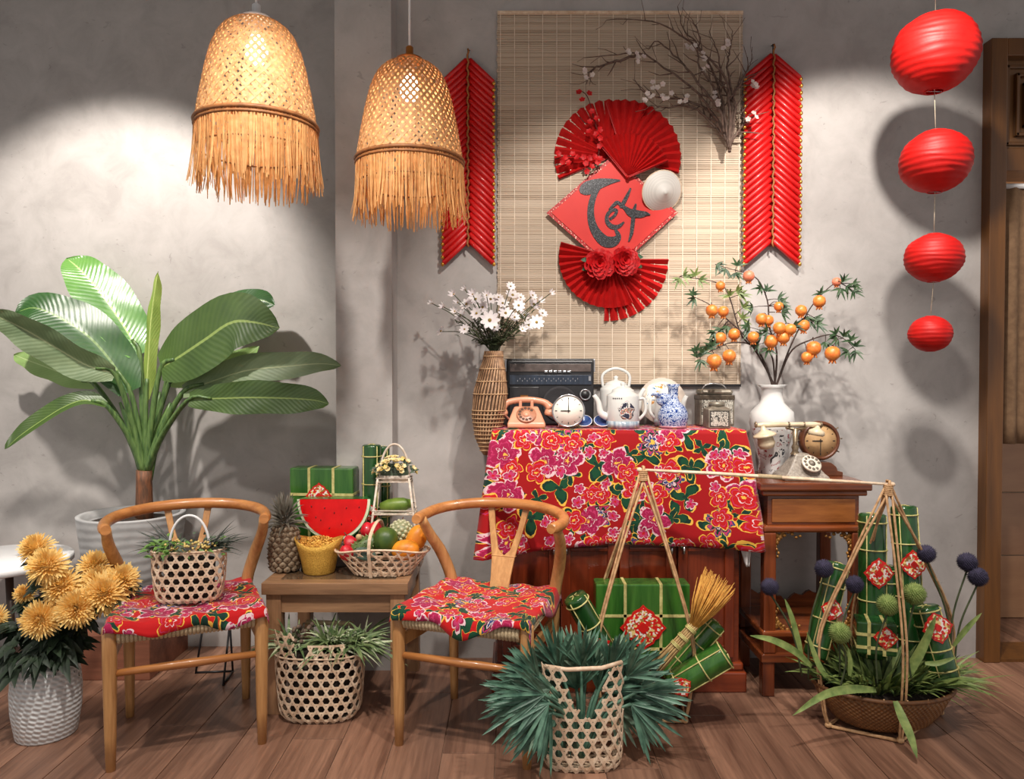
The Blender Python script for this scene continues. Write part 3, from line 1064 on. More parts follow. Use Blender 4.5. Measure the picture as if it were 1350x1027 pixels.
# ---------------------------------------------------------------- wishbone chairs
def chair(loc, rz, label):
    t = thing('wishbone_chair', label, 'chair', loc, rz)
    fx, fy, bx, by = 0.211, -0.185, 0.186, 0.185
    SZ = 0.425
    for s in (-1, 1):
        MB().tube([(s * fx, fy, 0), (s * fx, fy, 0.10), (s * fx, fy, 0.33), (s * fx, fy, 0.418), (s * fx, fy, 0.424)], [0.0135, 0.0165, 0.0205, 0.0205, 0.018], 14).build('front_leg', M_['oak'], t)
    # rear legs sweep up and outwards/forwards to the rail
    for s in (-1, 1):
        pts = spline([(s * bx, by, 0), (s * bx, by - 0.004, 0.2), (s * (bx + 0.002), by - 0.005, 0.40), (s * (bx + 0.028), by - 0.035, 0.52), (s * (bx + 0.050), by - 0.10, 0.61), (s * (bx + 0.052), by - 0.155, 0.672)], 18)
        rr = [0.0135 + 0.007 * min(1, i / 6) if i < 11 else 0.0205 - 0.0055 * (i - 11) / 6 for i in range(18)]
        MB().tube(pts, rr, 12).build('rear_leg', M_['oak'], t)
    # bent top rail
    pts = []
    for i in range(33):
        a = R(-18 + 216 * i / 32)
        x = 0.246 * math.cos(a); y = by - 0.105 + 0.165 * math.sin(a)
        if i < 4: y -= (4 - i) * 0.012
        if i > 28: y -= (i - 28) * 0.012
        pts.append((x, y, 0.676 + 0.026 * max(0, math.sin(a))))
    rr = [0.0155] + [0.0185] * 31 + [0.0155]
    MB().tube(pts, rr, 12).build('back_rail', M_['oakx'], t)
    # Y splat
    def SP(x, z, h):
        bow = 0.02 * math.sin(PI * (z - 0.41) / 0.29)
        return V((x, 0.135 + (by + 0.060 - 0.135) * (z - 0.41) / 0.29 + bow * 0.3 + h, z))
    outer = [(-0.034, 0.41), (-0.036, 0.47), (-0.046, 0.54), (-0.064, 0.62), (-0.078, 0.695)]
    inner = [(-0.054, 0.695), (-0.043, 0.63), (-0.030, 0.57), (-0.017, 0.535), (0, 0.525)]
    m = MB()
    half = outer + inner
    def strip(L1, L2):
        b0 = []
        for (x1, z1), (x2, z2) in zip(L1, L2):
            b0.append(m.add([SP(x1, z1, 0), SP(x2, z2, 0), SP(x2, z2, 0.011), SP(x1, z1, 0.011)]))
        for i in range(len(b0) - 1):
            for q in range(4):
                m.face((b0[i] + q, b0[i] + (q + 1) % 4, b0[i + 1] + (q + 1) % 4, b0[i + 1] + q), False)
        m.face([b0[0] + q for q in range(4)], False); m.face([b0[-1] + q for q in (3, 2, 1, 0)], False)
    strip([(-0.034, 0.41), (-0.036, 0.46), (-0.041, 0.51), (-0.043, 0.526)], [(0.034, 0.41), (0.036, 0.46), (0.041, 0.51), (0.043, 0.526)])
    for s in (-1, 1):
        strip([(s * 0.043, 0.526), (s * 0.051, 0.56), (s * 0.064, 0.62), (s * 0.080, 0.697)], [(0, 0.526), (s * 0.022, 0.545), (s * 0.043, 0.62), (s * 0.056, 0.697)])
    m.build('splat', M_['oak'], t, bevel=0.002)
    # seat frame rails + woven cord seat
    MB().tube([(-fx, fy, SZ - 0.03), (0, fy - 0.004, SZ - 0.034), (fx, fy, SZ - 0.03)], 0.0125, 10).build('seat_rail', M_['oakx'], t)
    MB().tube([(-bx, by, SZ - 0.03), (bx, by, SZ - 0.03)], 0.0125, 10).build('seat_rail', M_['oakx'], t)
    for s in (-1, 1):
        MB().tube([(s * fx, fy, SZ - 0.016), (s * bx, by, SZ - 0.016)], 0.0125, 10).build('seat_rail', M_['oak'], t)
    se = MB()
    N = 30
    for i in range(N):
        f = (i + 0.5) / N
        y = fy + (by - fy) * f
        hw = fx + (bx - fx) * f
        for dzz in (0.0, -0.022):
            se.tube([(-hw - 0.012, y, SZ - 0.016 + dzz * 0.6), (-hw, y, SZ + dzz), (-hw * 0.45, y, SZ - 0.012 + dzz * 0.5), (hw * 0.45, y, SZ - 0.012 + dzz * 0.5), (hw, y, SZ + dzz), (hw + 0.012, y, SZ - 0.016 + dzz * 0.6)], (by - fy) / N * 0.52, 6)
    for i in range(34):
        x = -fx + 0.02 + (2 * fx - 0.04) * (i + 0.5) / 34
        se.tube([(x, fy + 0.015, SZ - 0.012), (x, fy - 0.013, SZ - 0.018), (x, fy - 0.017, SZ - 0.032), (x, fy - 0.010, SZ - 0.046), (x, fy + 0.012, SZ - 0.048)], 0.0063, 6)
    se.build('woven_seat', M_['cord'], t)
    # stretchers
    MB().tube([(-fx, fy, 0.285), (0, fy, 0.285), (fx, fy, 0.285)], [0.010, 0.0135, 0.010], 10).build('stretcher', M_['oakx'], t)
    MB().tube([(-bx, by, 0.285), (0, by, 0.285), (bx, by, 0.285)], [0.010, 0.0135, 0.010], 10).build('stretcher', M_['oakx'], t)
    for s in (-1, 1):
        MB().box((s * (fx + bx) / 2, 0, 0.325), (0.014, 0.34, 0.042), Matrix.Rotation(s * 0.067, 3, 'Z')).build('side_stretcher', M_['oak'], t, bevel=0.005)
    return t


FLOR = floral('red_floral_cotton', 8.6)
FLOR2 = floral('red_floral_seat_cotton', 9.5, C(184, 6, 12))


def seat_cloth(loc, rz, label, seed, drop, dx=0.0, dy=0.0, rot=0.0):
    t = thing('floral_seat_cloth', label, 'cloth', (loc[0], loc[1], 0.42), rz)
    m = MB()
    SZ = 0.434 - 0.42
    def fn(u, v):
        x = (u - 0.5) * 0.475; y = (v - 0.5) * 0.455
        x += 0.010 * math.sin(v * 9 + seed) * abs(u - .5) * 2; y += 0.012 * math.sin(u * 11 + seed * 2) * abs(v - .5) * 2
        x, y = x * math.cos(rot) - y * math.sin(rot) + dx, x * math.sin(rot) + y * math.cos(rot) + dy
        # outside the seat the cloth hangs
        hw = 0.222 + (0.20 - 0.222) * (y + 0.185) / 0.37
        ox = max(0, abs(x) - hw); oy = max(0, -(y + 0.203)) ; ob = max(0, y - 0.195)
        z = SZ - 0.010 * max(0, 1 - (x / 0.2) ** 2) + 0.005 * noise.noise(V((x * 14, y * 14, seed))) + 0.0035 * math.sin(x * 60 + 40 * y + seed)* max(0, 1 - 12 * (ox + oy + ob))
        z = max(z, SZ - 0.006 if (abs(x) > 0.15) else SZ - 0.012)
        hang = min(1.0, (ox + oy + ob) / 0.012)
        if ox > 0:
            z -= ox * 1.5; x = math.copysign(hw + ox * 0.35, x)
        if oy > 0:
            z -= oy * (1.5 + 0.5 * math.sin(x * 18 + seed)); y = -0.203 - oy * 0.45
        if ob > 0:
            z -= ob * 0.9; y = 0.195 + ob * 0.5
        return V((x, y, z + 0.004))
    m.grid(48, 44, fn, lambda u, v: (u * 0.475 + seed * 0.37, v * 0.455 + seed * 0.53))
    o = m.build('cotton_cloth', FLOR2, t, solid=0.002)
    return t


def chair_at(fl_, rz, label, clabel, seed, drop):
    # fl_ = floor point of the front-left leg
    M = Matrix.Rotation(rz, 3, 'Z')
    c = V(fl_) - M @ V((-0.211, -0.185, 0))
    chair(c, rz, label)
    seat_cloth(c, rz, clabel, seed, drop)
    return c, M


CL, ML = chair_at(FL(146, 1016), R(23), 'light oak wishbone chair holding the small basket with the white handle', 'red floral cotton cloth on the seat under the small white handled basket', 1.0, 0.02)
CR, MR = chair_at(FL(527, 979) + V((0, -0.012, 0)), R(-19.5), 'light oak wishbone chair beside the fruit table with an empty cloth covered seat', 'red floral cotton cloth on the empty chair seat', 2.3, 0.03)

# ---------------------------------------------------------------- low side table
TX0, TX1, TY0, TY1, TZ = -0.848, -0.352, 2.524, 2.97, 0.454
t = thing('side_table', 'square brown wooden side table carrying the fruit and watermelon', 'table', ((TX0 + TX1) / 2, (TY0 + TY1) / 2, 0))
L = t.location
lw = 0.05
for x in (TX0 + 0.012, TX1 - 0.012 - lw):
    for y in (TY0 + 0.012, TY1 - 0.012 - lw):
        MB().box2((x, y, 0), (x + lw, y + lw, TZ - 0.04)).build('leg', M_['tablewoodz'], t, L, bevel=0.002)
for a, b in (((TX0 + 0.06, TY0 + 0.02, TZ - 0.105), (TX1 - 0.06, TY0 + 0.042, TZ - 0.038)), ((TX0 + 0.06, TY1 - 0.042, TZ - 0.105), (TX1 - 0.06, TY1 - 0.02, TZ - 0.038))):
    MB().box2(a, b).build('apron', M_['tablewood'], t, L)
for x in (TX0 + 0.02, TX1 - 0.042):
    MB().box2((x, TY0 + 0.06, TZ - 0.105), (x + 0.022, TY1 - 0.06, TZ - 0.038)).build('apron', M_['tablewood'], t, L)
bw = 0.05
MB().box2((TX0, TY0, TZ - 0.04), (TX1, TY0 + bw, TZ)).build('top_border', M_['tablewood'], t, L, bevel=0.002)
MB().box2((TX0, TY1 - bw, TZ - 0.04), (TX1, TY1, TZ)).build('top_border', M_['tablewood'], t, L, bevel=0.002)
for x in (TX0, TX1 - bw):
    MB().box2((x, TY0 + bw, TZ - 0.04), (x + bw, TY1 - bw, TZ)).build('top_border', M_['tablewood'], t, L, bevel=0.002)
gk = NT('table_glass_top'); gk.col(C(96, 76, 58)).set(Roughness=0.06, Coat_Weight=0.6)
MB().box2((TX0 + bw, TY0 + bw, TZ - 0.03), (TX1 - bw, TY1 - bw, TZ - 0.001)).build('glass_inset', gk.m, t, L)

# white round-cornered table at the left edge
t = thing('white_table', 'white round topped low table beside the plant pot, by the wall', 'table', (-1.98, 2.9, 0))
MB().lathe([(0, 0.42), (0.235, 0.42), (0.245, 0.425), (0.245, 0.446), (0.24, 0.45), (0, 0.45)], 48, cap=False).build('top', M_['white'], t)
for a in range(4):
    an = PI / 4 + a * PI / 2
    MB().tube([(0.12 * math.cos(an), 0.12 * math.sin(an), 0.42), (0.17 * math.cos(an), 0.17 * math.sin(an), 0)], [0.014, 0.01], 10).build('leg', mat('dark_leg', C(60, 44, 34), None, 20, 0.5), t)

# ---------------------------------------------------------------- cabinet under the cloth
KX0, KX1, KY0, KY1, KZ = -0.055, 0.835, 2.745, 3.035, 0.953
t = thing('cabinet', 'glossy red mahogany cabinet under the red floral tablecloth', 'cabinet', ((KX0 + KX1) / 2, (KY0 + KY1) / 2, 0))
L = t.location
MB().box2((KX0, KY0, 0.10), (KX1, KY1, KZ)).build('body', M_['mahoganyx'], t, L, bevel=0.003)
MB().box2((KX0 - 0.012, KY0 - 0.014, KZ - 0.03), (KX1 + 0.012, KY1, KZ)).build('top', M_['mahoganyx'], t, L, bevel=0.004)
MB().box2((KX0 - 0.02, KY0 - 0.035, 0), (KX1 + 0.02, KY1, 0.075)).build('plinth', M_['mahoganyx'], t, L, bevel=0.006)
MB().box2((KX0 - 0.012, KY0 - 0.022, 0.075), (KX1 + 0.012, KY1, 0.105)).build('plinth_moulding', M_['mahoganyx'], t, L, bevel=0.008)
# drawers across the top
for i in range(3):
    a = KX0 + 0.03 + i * 0.28; b = a + 0.27
    d = MB().box2((a, KY0 - 0.014, 0.80), (b, KY0, 0.915)).build('drawer', M_['mahoganyx'], t, L, bevel=0.004)
for i in range(4):
    a = KX0 + 0.02 + i * 0.2135; b = a + 0.205
    d = MB().box2((a, KY0 - 0.012, 0.125), (b, KY0, 0.785)).build('door', M_['mahogany'], t, L, bevel=0.003)
    fr = 0.035
    for q in (((a, 0.125), (a + fr, 0.785)), ((b - fr, 0.125), (b, 0.785)), ((a + fr, 0.125), (b - fr, 0.17)), ((a + fr, 0.74), (b - fr, 0.785)), ((a + fr, 0.515), (b - fr, 0.53))):
        MB().box2((q[0][0], KY0 - 0.024, q[0][1]), (q[1][0], KY0 - 0.0118, q[1][1])).build('door_frame', M_['mahogany'], d, L, bevel=0.003)
    xk = b - 0.018 if i % 2 == 0 else a + 0.018
    h = MB().tube([(xk, KY0 - 0.024, 0.535), (xk, KY0 - 0.040, 0.532), (xk, KY0 - 0.041, 0.512), (xk, KY0 - 0.026, 0.508)], 0.004, 8)
    h.lathe([(0, 0), (0.013, 0), (0.011, 0.004), (0, 0.006)], 12, (xk, KY0 - 0.024, 0.535), Matrix.Rotation(R(90), 3, 'X'), cap=False)
    h.build('pull', M_['steel'], d, L)

# tablecloth
t = thing('floral_tablecloth', 'large red floral tablecloth draped over the mahogany cabinet', 'tablecloth', ((KX0 + KX1) / 2, (KY0 + KY1) / 2, KZ))
L = t.location
KT = KZ + 0.004
ax0, ax1, ay0, ay1 = KX0 - 0.016, KX1 + 0.016, KY0 - 0.019, KY1 + 0.006
m = MB()
m.grid(60, 14, lambda u, v: V((ax0 + (ax1 - ax0) * u, ay0 + (ay1 - ay0) * v, KT + 0.0015 * noise.noise(V((u * 9, v * 4, 1))))),
       lambda u, v: (ax0 + (ax1 - ax0) * u + 2, 3 + (ay1 - ay0) * v))
sd = ay1 - ay0; wd = ax1 - ax0
tot = 2 * sd + wd
def skirt(u, v):
    s = u * tot
    d = v * 0.44
    if s < sd:                                   # left side
        f = 1 - s / sd
        base = V((ax0, ay0 + sd * f, KT)); out = V((-1, 0, 0)); near = 1 - f; drop = 0.415 + 0.05 * near
    elif s < sd + wd:
        f = (s - sd) / wd
        base = V((ax0 + wd * f, ay0, KT)); e = abs(f - 0.5) * 2
        out = V((0.0, -1, 0)); near = e ** 10
        drop = 0.412 + 0.05 * max(0, 1 - f * 2.2) ** 1.3 + 0.02 * max(0, f - 0.6) / 0.4
    else:
        f = (s - sd - wd) / sd
        base = V((ax1, ay0 + sd * f, KT)); out = V((1, 0, 0)); near = 1 - f; drop = 0.42 + 0.012 * near
    # rounded corners
    cs = min(abs(s - sd), abs(s - sd - wd))
    k_ = max(0, 1 - cs / 0.05)
    if k_ > 0:
        left = abs(s - sd) < abs(s - sd - wd)
        diag = V((-1 if left else 1, -1, 0)).normalized()
        out = (out * (1 - 0.75 * k_) + diag * 0.75 * k_).normalized()
    g = v
    push = 0.006 * min(1, v * 8) + (0.016 * g) + 0.030 * g * k_ + 0.035 * g * max(0, near) ** 2 * 0.6
    push += g * 0.007 * math.sin(s * 21 + 1.2) + g * 0.005 * math.sin(s * 47 + 0.4)
    z = KT - (0.008 * min(1, v * 10)) * 0 - v * drop
    p = base + out * push
    p.z = z
    return p
m.grid(170, 26, skirt, lambda u, v: (u * tot + 1.1, 3 - v * 0.44))
m.build('cotton_cloth', FLOR, t, L, solid=0.0015)
lc = P(984, 722, KY0 - 0.03)
mm = MB()
mm.grid(8, 10, lambda u, v: V((lc.x - 0.028 + 0.056 * ((u - .5) * (1 - 0.8 * v) + .5), KY0 - 0.04 + 0.012 * math.sin(u * 7 + v * 3), lc.z + 0.03 - 0.095 * v)))
mm.build('white_lining_corner', mat('white_lining', C(226, 220, 218), None, 30, 0.9), t, L, solid=0.0015)

# ---------------------------------------------------------------- rosewood altar table
HX0, HX1, HY0, HY1, HZ = 0.885, 1.285, 2.665, 3.02, 0.772
t = thing('altar_table', 'carved dark rosewood altar stand with open legs and gilt corner carvings', 'stand', ((HX0 + HX1) / 2, (HY0 + HY1) / 2, 0))
L = t.location
MB().box2((HX0, HY0, HZ - 0.028), (HX1, HY1, HZ)).build('top', M_['rose'], t, L, bevel=0.006)
MB().box2((HX0 + 0.012, HY0 + 0.012, HZ - 0.048), (HX1 - 0.012, HY1, HZ - 0.028)).build('moulding', M_['rose'], t, L, bevel=0.006)
MB().box2((HX0 + 0.035, HY0 + 0.03, HZ - 0.155), (HX1 - 0.035, HY1 - 0.01, HZ - 0.048)).build('frieze', M_['rose'], t, L, bevel=0.002)
MB().box2((HX0 + 0.05, HY0 + 0.024, HZ - 0.145), (HX1 - 0.05, HY0 + 0.032, HZ - 0.06)).build('frieze_panel', mat('frieze_wood', C(126, 72, 34), C(160, 98, 48), 30, 0.35, stretch=(.2, 1, 1)), t, L, bevel=0.003)
MB().box2((HX0 + 0.018, HY0 + 0.014, HZ - 0.18), (HX1 - 0.018, HY1, HZ - 0.155)).build('waist_moulding', M_['rose'], t, L, bevel=0.008)
for x in (HX0 + 0.02, HX1 - 0.064):
    for y in (HY0 + 0.016, HY1 - 0.06):
        MB().box2((x, y, 0.155), (x + 0.044, y + 0.044, HZ - 0.18)).build('leg', M_['rosez'], t, L, bevel=0.005)
        MB().box2((x - 0.004, y - 0.004, 0.0), (x + 0.040, y + 0.040, 0.13)).build('foot', M_['rosez'], t, L, bevel=0.005)
MB().box2((HX0 + 0.01, HY0 + 0.006, 0.125), (HX1 - 0.01, HY1 - 0.01, 0.155)).build('lower_rail', M_['rose'], t, L, bevel=0.004)
MB().box2((HX0 + 0.04, HY0 + 0.03, 0.155), (HX1 - 0.04, HY1 - 0.02, 0.215)).build('lower_frieze', M_['rose'], t, L)
MB().box2((HX0 + 0.014, HY0 + 0.01, 0.215), (HX1 - 0.014, HY1 - 0.01, 0.238)).build('shelf', M_['rose'], t, L, bevel=0.006)
# cusped aprons and gilt carvings
def scroll(x, z, sx, sz):
    m = MB()
    y = HY0 + 0.03
    for i in range(7):
        a = i / 6
        m.ell((x + sx * (0.006 + 0.085 * a), y, z + sz * (0.008 + 0.010 * math.sin(a * 9))), (0.010 - 0.004 * a, 0.006, 0.008 - 0.003 * a), 8, 5)
        m.ell((x + sx * (0.008 + 0.006 * math.sin(a * 9)), y, z + sz * (0.012 + 0.075 * a)), (0.008 - 0.003 * a, 0.006, 0.010 - 0.004 * a), 8, 5)
        m.ell((x + sx * 0.03 * (1 - a), y, z + sz * 0.034 * a), (0.007, 0.005, 0.007), 8, 5)
    m.build('gilt_carving', M_['gilt'], t, L)
scroll(HX0 + 0.062, HZ - 0.182, 1, -1)
scroll(HX1 - 0.062, HZ - 0.182, -1, -1)
scroll(HX0 + 0.062, 0.240, 1, 1)
scroll(HX1 - 0.062, 0.240, -1, 1)
for x0_, x1_ in ((HX0 + 0.055, HX1 - 0.055),):
    poly = [(x0_, 0.235)] + [(x0_ + (x1_ - x0_) * i / 20, 0.262 + 0.035 * abs(math.cos(i / 20 * PI)) ** 0.7 + 0.008 * math.sin(i * 1.6)) for i in range(21)] + [(x1_, 0.235)]
    MB().prism(poly, lambda x, z, h: V((x, HY1 - 0.05 + h, z)), 0.015).build('back_apron', M_['rose'], t, L)

# wooden plinth, black wire stand
t = MB().box2((-1.74, 2.822, 0), (-1.372, 3.16, 0.172)).build('plinth_box', wood('plinth_wood', C(96, 54, 38), C(140, 88, 66), 'X', 0.5, 6), off=(-1.556, 2.99, 0), bevel=0.003)
tag(t, 'low brown wooden plinth box standing under the banana plant pot', 'plinth')
a = FL(258, 888); b = FL(307, 886)
t = thing('wire_stand', 'thin black wire stand behind the chair with the small basket', 'wire stand', (a + b) / 2)
L = t.location
for p, top in ((a, P(268, 822, a.y)), (b, P(303, 822, b.y))):
    MB().tube([p, top], 0.0042, 6).build('leg', M_['black'], t, L)
bk = V((b.x, b.y - 0.13, 0))
MB().tube([a + V((0, 0, .004)), b + V((0, 0, .004))], 0.004, 6).build('foot_bar', M_['black'], t, L)
MB().tube([b + V((0, 0, .004)), bk + V((0.012, 0, .004))], 0.004, 6).build('foot_bar', M_['black'], t, L)
MB().tube([bk + V((0.012, 0, 0)), P(303, 822, b.y)], 0.004, 6).build('leg', M_['black'], t, L)
MB().tube([P(268, 822, a.y), P(303, 822, b.y)], 0.0042, 6).build('top_bar', M_['black'], t, L)

# ---------------------------------------------------------------- banana plant in its pot
PB = V((-1.50, 2.955, 0.172))
t = thing('plant_pot', 'wide pale grey ribbed pot holding the banana plant', 'pot', PB)
kp = NT('grey_pot')
co = kp.coord('Object')
sx = kp.n('ShaderNodeSeparateXYZ'); kp.l(co, sx.inputs[0])
wv = kp.math('SINE', kp.math('MULTIPLY', kp.math('ADD', sx.outputs[2], kp.math('MULTIPLY', kp.noise(co, 5), 0.05)), 190))
kp.col(kp.ramp(kp.noise(co, 9), [(0.3, C(150, 150, 150)), (0.7, C(178, 178, 178))])).set(Roughness=0.6)
kp.bump(wv, 0.16, 0.004)
ph = 0.435
MB().lathe([(0, 0), (0.135, 0), (0.14, 0.01), (0.176, ph * 0.6), (0.196, ph), (0.196, ph + 0.006), (0.178, ph + 0.006), (0.174, ph - 0.02), (0.172, ph - 0.03), (0, ph - 0.03)], 48, cap=False).build('body', kp.m, t)
MB().lathe([(0.171, ph - 0.028), (0.12, ph - 0.018), (0.04, ph - 0.01), (0, ph - 0.008)], 40, cap=False, fn=lambda th, r, z: (r, z + 0.005 * noise.noise(V((r * 40 * math.cos(th), r * 40 * math.sin(th), 0))))).build('soil', M_['soil'], t)


def zb(zx, zy):
    return zx / 2.852, 320 + zy / 2.852


def leaf_mat(name, ca, cb, rib, rough=0.38):
    k = NT(name)
    uv = k.n('ShaderNodeUVMap')
    sx = k.n('ShaderNodeSeparateXYZ'); k.l(uv.outputs[0], sx.inputs[0])
    au = k.math('ABSOLUTE', k.math('SUBTRACT', sx.outputs[0], 0.5))
    nz = k.noise(k.coord('Object'), 9, 3)
    ph_ = k.math('ADD', k.math('MULTIPLY', sx.outputs[1], 170.0), k.math('MULTIPLY', au, -46.0))
    ph_ = k.math('ADD', ph_, k.math('MULTIPLY', nz, 5.0))
    vein = k.math('SINE', ph_)
    base = k.ramp(nz, [(0.3, ca), (0.7, cb)])
    v2 = k.mix(k.math('MULTIPLY_ADD', vein, 0.03, 0.06), base, rib)
    ribm = k.math('LESS_THAN', au, 0.022)
    k.col(k.mix(ribm, v2, rib)).set(Roughness=rough, Specular_IOR_Level=0.55, Coat_Weight=0.12, Coat_Roughness=0.3)
    k.bump(vein, 0.10, 0.005)
    tr = k.n('ShaderNodeBsdfTranslucent'); tr.inputs[0].default_value = tuple(min(1, c * 2.2) for c in cb[:3]) + (1,)
    mx = k.n('ShaderNodeMixShader'); mx.inputs[0].default_value = 0.14
    k.l(k.b.outputs[0], mx.inputs[1]); k.l(tr.outputs[0], mx.inputs[2]); k.l(mx.outputs[0], k.t.nodes['Material Output'].inputs[0])
    return k.m


lm_d = leaf_mat('banana_leaf_dark', C(24, 62, 26), C(46, 92, 40), C(112, 142, 76))
lm_b = leaf_mat('banana_leaf_bright', C(62, 116, 52), C(104, 156, 76), C(176, 204, 130), 0.28)
lm_g = leaf_mat('banana_leaf_underside', C(82, 104, 70), C(112, 128, 92), C(150, 160, 120), 0.55)
lm_p = leaf_mat('banana_leaf_pale', C(122, 156, 84), C(150, 182, 110), C(190, 208, 150), 0.5)
lm_o = leaf_mat('banana_leaf_olive', C(40, 66, 22), C(62, 88, 32), C(130, 150, 80), 0.45)
YT = 2.95
tb = V((P(190, 640, YT).x, YT, PB.z + ph - 0.018))
bp = thing('banana_plant', 'tall banana plant with broad dark green leaves growing in the grey pot', 'plant', tb)
L = tb
trunk_m = mat('banana_trunk', C(120, 74, 46), C(74, 50, 34), 30, 0.7, 0.4, 50, stretch=(3, 3, .6))
MB().tube([tb + V((0, 0, -0.01)), tb + V((0, 0, 0.05)), P(190, 634, YT), P(190.5, 620, YT)], [0.034, 0.032, 0.029, 0.030], 14).build('trunk', trunk_m, bp, L)
pet_m = mat('petiole_green', C(96, 122, 66), C(52, 80, 40), 30, 0.45, stretch=(3, 3, .4))
crown = P(191, 622, YT)


def bleaf(base, rib, width, Ys, m, up=V((0.1, -1, 0.5)), fold=0.18, droop=0.0, prof=None, nc=5, petr=(0.016, 0.007), mid=None):
    """rib: zoom pixels from the blade base to its tip; Ys: distances for base and tip"""
    n = len(rib)
    pts = [P(*zb(*q), Ys[0] + (Ys[1] - Ys[0]) * i / (n - 1)) for i, q in enumerate(rib)]
    s = spline(pts, 22)
    mb = MB()
    wd = S(width / 2.852, (Ys[0] + Ys[1]) / 2)
    def wp(f):
        if prof: return prof(f)
        return max(0.02, (math.sin(PI * (0.05 + 0.95 * f) ** 0.85)) ** 0.62) if f < 1 else 0.02
    mb.leaf(s, wd, up, fold, nc, wp=wp)
    # edge waves
    for i, p in enumerate(mb.v):
        u, f = mb.uv[i]
        e = abs(u - 0.5) * 2
        mb.v[i] = p + V((0, 1, 0.3)) * (0.006 * e * math.sin(f * 19 + u * 5)) + V((0, 0, -droop * e * e))
    mb.build('leaf', m, bp, L)
    b0 = pts[0]
    pm = [crown + V((0, 0, -0.015)), crown.lerp(b0, 0.4) + V((0, 0, 0.03)), b0, s[3]] if mid is None else [crown + V((0, 0, -0.015)), mid, b0, s[3]]
    MB().tube(spline(pm, 12), [petr[0] + (petr[1] - petr[0]) * i / 11 for i in range(12)], 8, flat=0.75).build('petiole', pet_m, bp, L)


bleaf(None, [(525, 420), (470, 320), (380, 190), (300, 100), (250, 58)], 190, (2.96, 3.02), lm_b, V((0.45, -1, 0.45)), 0.12)
bleaf(None, [(548, 590), (556, 450), (566, 300), (580, 190), (594, 108)], 52, (2.93, 2.90), leaf_mat('banana_leaf_new', C(112, 140, 58), C(150, 170, 84), C(190, 200, 130)), V((0, -1, 0)), -0.9)
bleaf(None, [(490, 560), (420, 450), (330, 350), (220, 280), (130, 245), (60, 262)], 205, (2.92, 2.86), lm_d, V((0.3, -1, 0.7)), 0.15)
bleaf(None, [(432, 492), (330, 462), (220, 400), (110, 335), (20, 290), (-60, 260)], 135, (2.86, 2.72), lm_g, V((-0.35, -1, 0.1)), 0.4)
bleaf(None, [(360, 535), (270, 505), (180, 470), (100, 440), (52, 420)], 88, (2.98, 3.05), lm_p, V((0.2, -1, 0.2)), 0.1)
bleaf(None, [(400, 612), (320, 592), (240, 618), (140, 680), (70, 730), (22, 775)], 80, (2.86, 2.74), lm_o, V((0.2, -0.75, 0.8)), 0.45)
bleaf(None, [(605, 470), (680, 425), (770, 365), (870, 300), (960, 300), (1050, 322)], 262, (2.90, 2.78), lm_o, V((-0.35, -1, 0.25)), 0.06)
bleaf(None, [(640, 520), (720, 500), (820, 475), (900, 440), (975, 390)], 105, (2.98, 3.03), lm_p, V((0.1, -1, 0.1)), 0.1)
bleaf(None, [(760, 330), (830, 268), (910, 225), (980, 215), (1032, 235)], 135, (3.0, 2.98), lm_d, V((0.2, -1, 0.5)), -0.25, mid=P(*zb(640, 470), 3.0), petr=(0.006, 0.004))
bleaf(None, [(690, 560), (800, 520), (930, 480), (1080, 465), (1200, 455), (1282, 462)], 120, (2.88, 2.80), lm_g, V((0.1, -1, 0.35)), 0.2)
bleaf(None, [(712, 588), (830, 585), (950, 582), (1080, 585), (1180, 592), (1236, 606)], 128, (2.84, 2.74), lm_o, V((0.0, -1, 0.15)), 0.12)
# sheathing stalks round the crown
for (x, y, dy) in ((450, 600, -0.03), (480, 640, 0.02), (640, 600, 0.01), (600, 560, 0.03)):
    e = P(*zb(x, y), YT + dy)
    mb = MB(); mb.leaf(spline([crown + V((0, 0, -0.03)), crown.lerp(e, 0.5) + V((0, -0.01, 0.012)), e], 9), 0.05, V((0, -1, 0.2)), -0.5, 2, wp=lambda f: 1 - 0.8 * f)
    mb.build('sheath', pet_m, bp, L, solid=0.002)

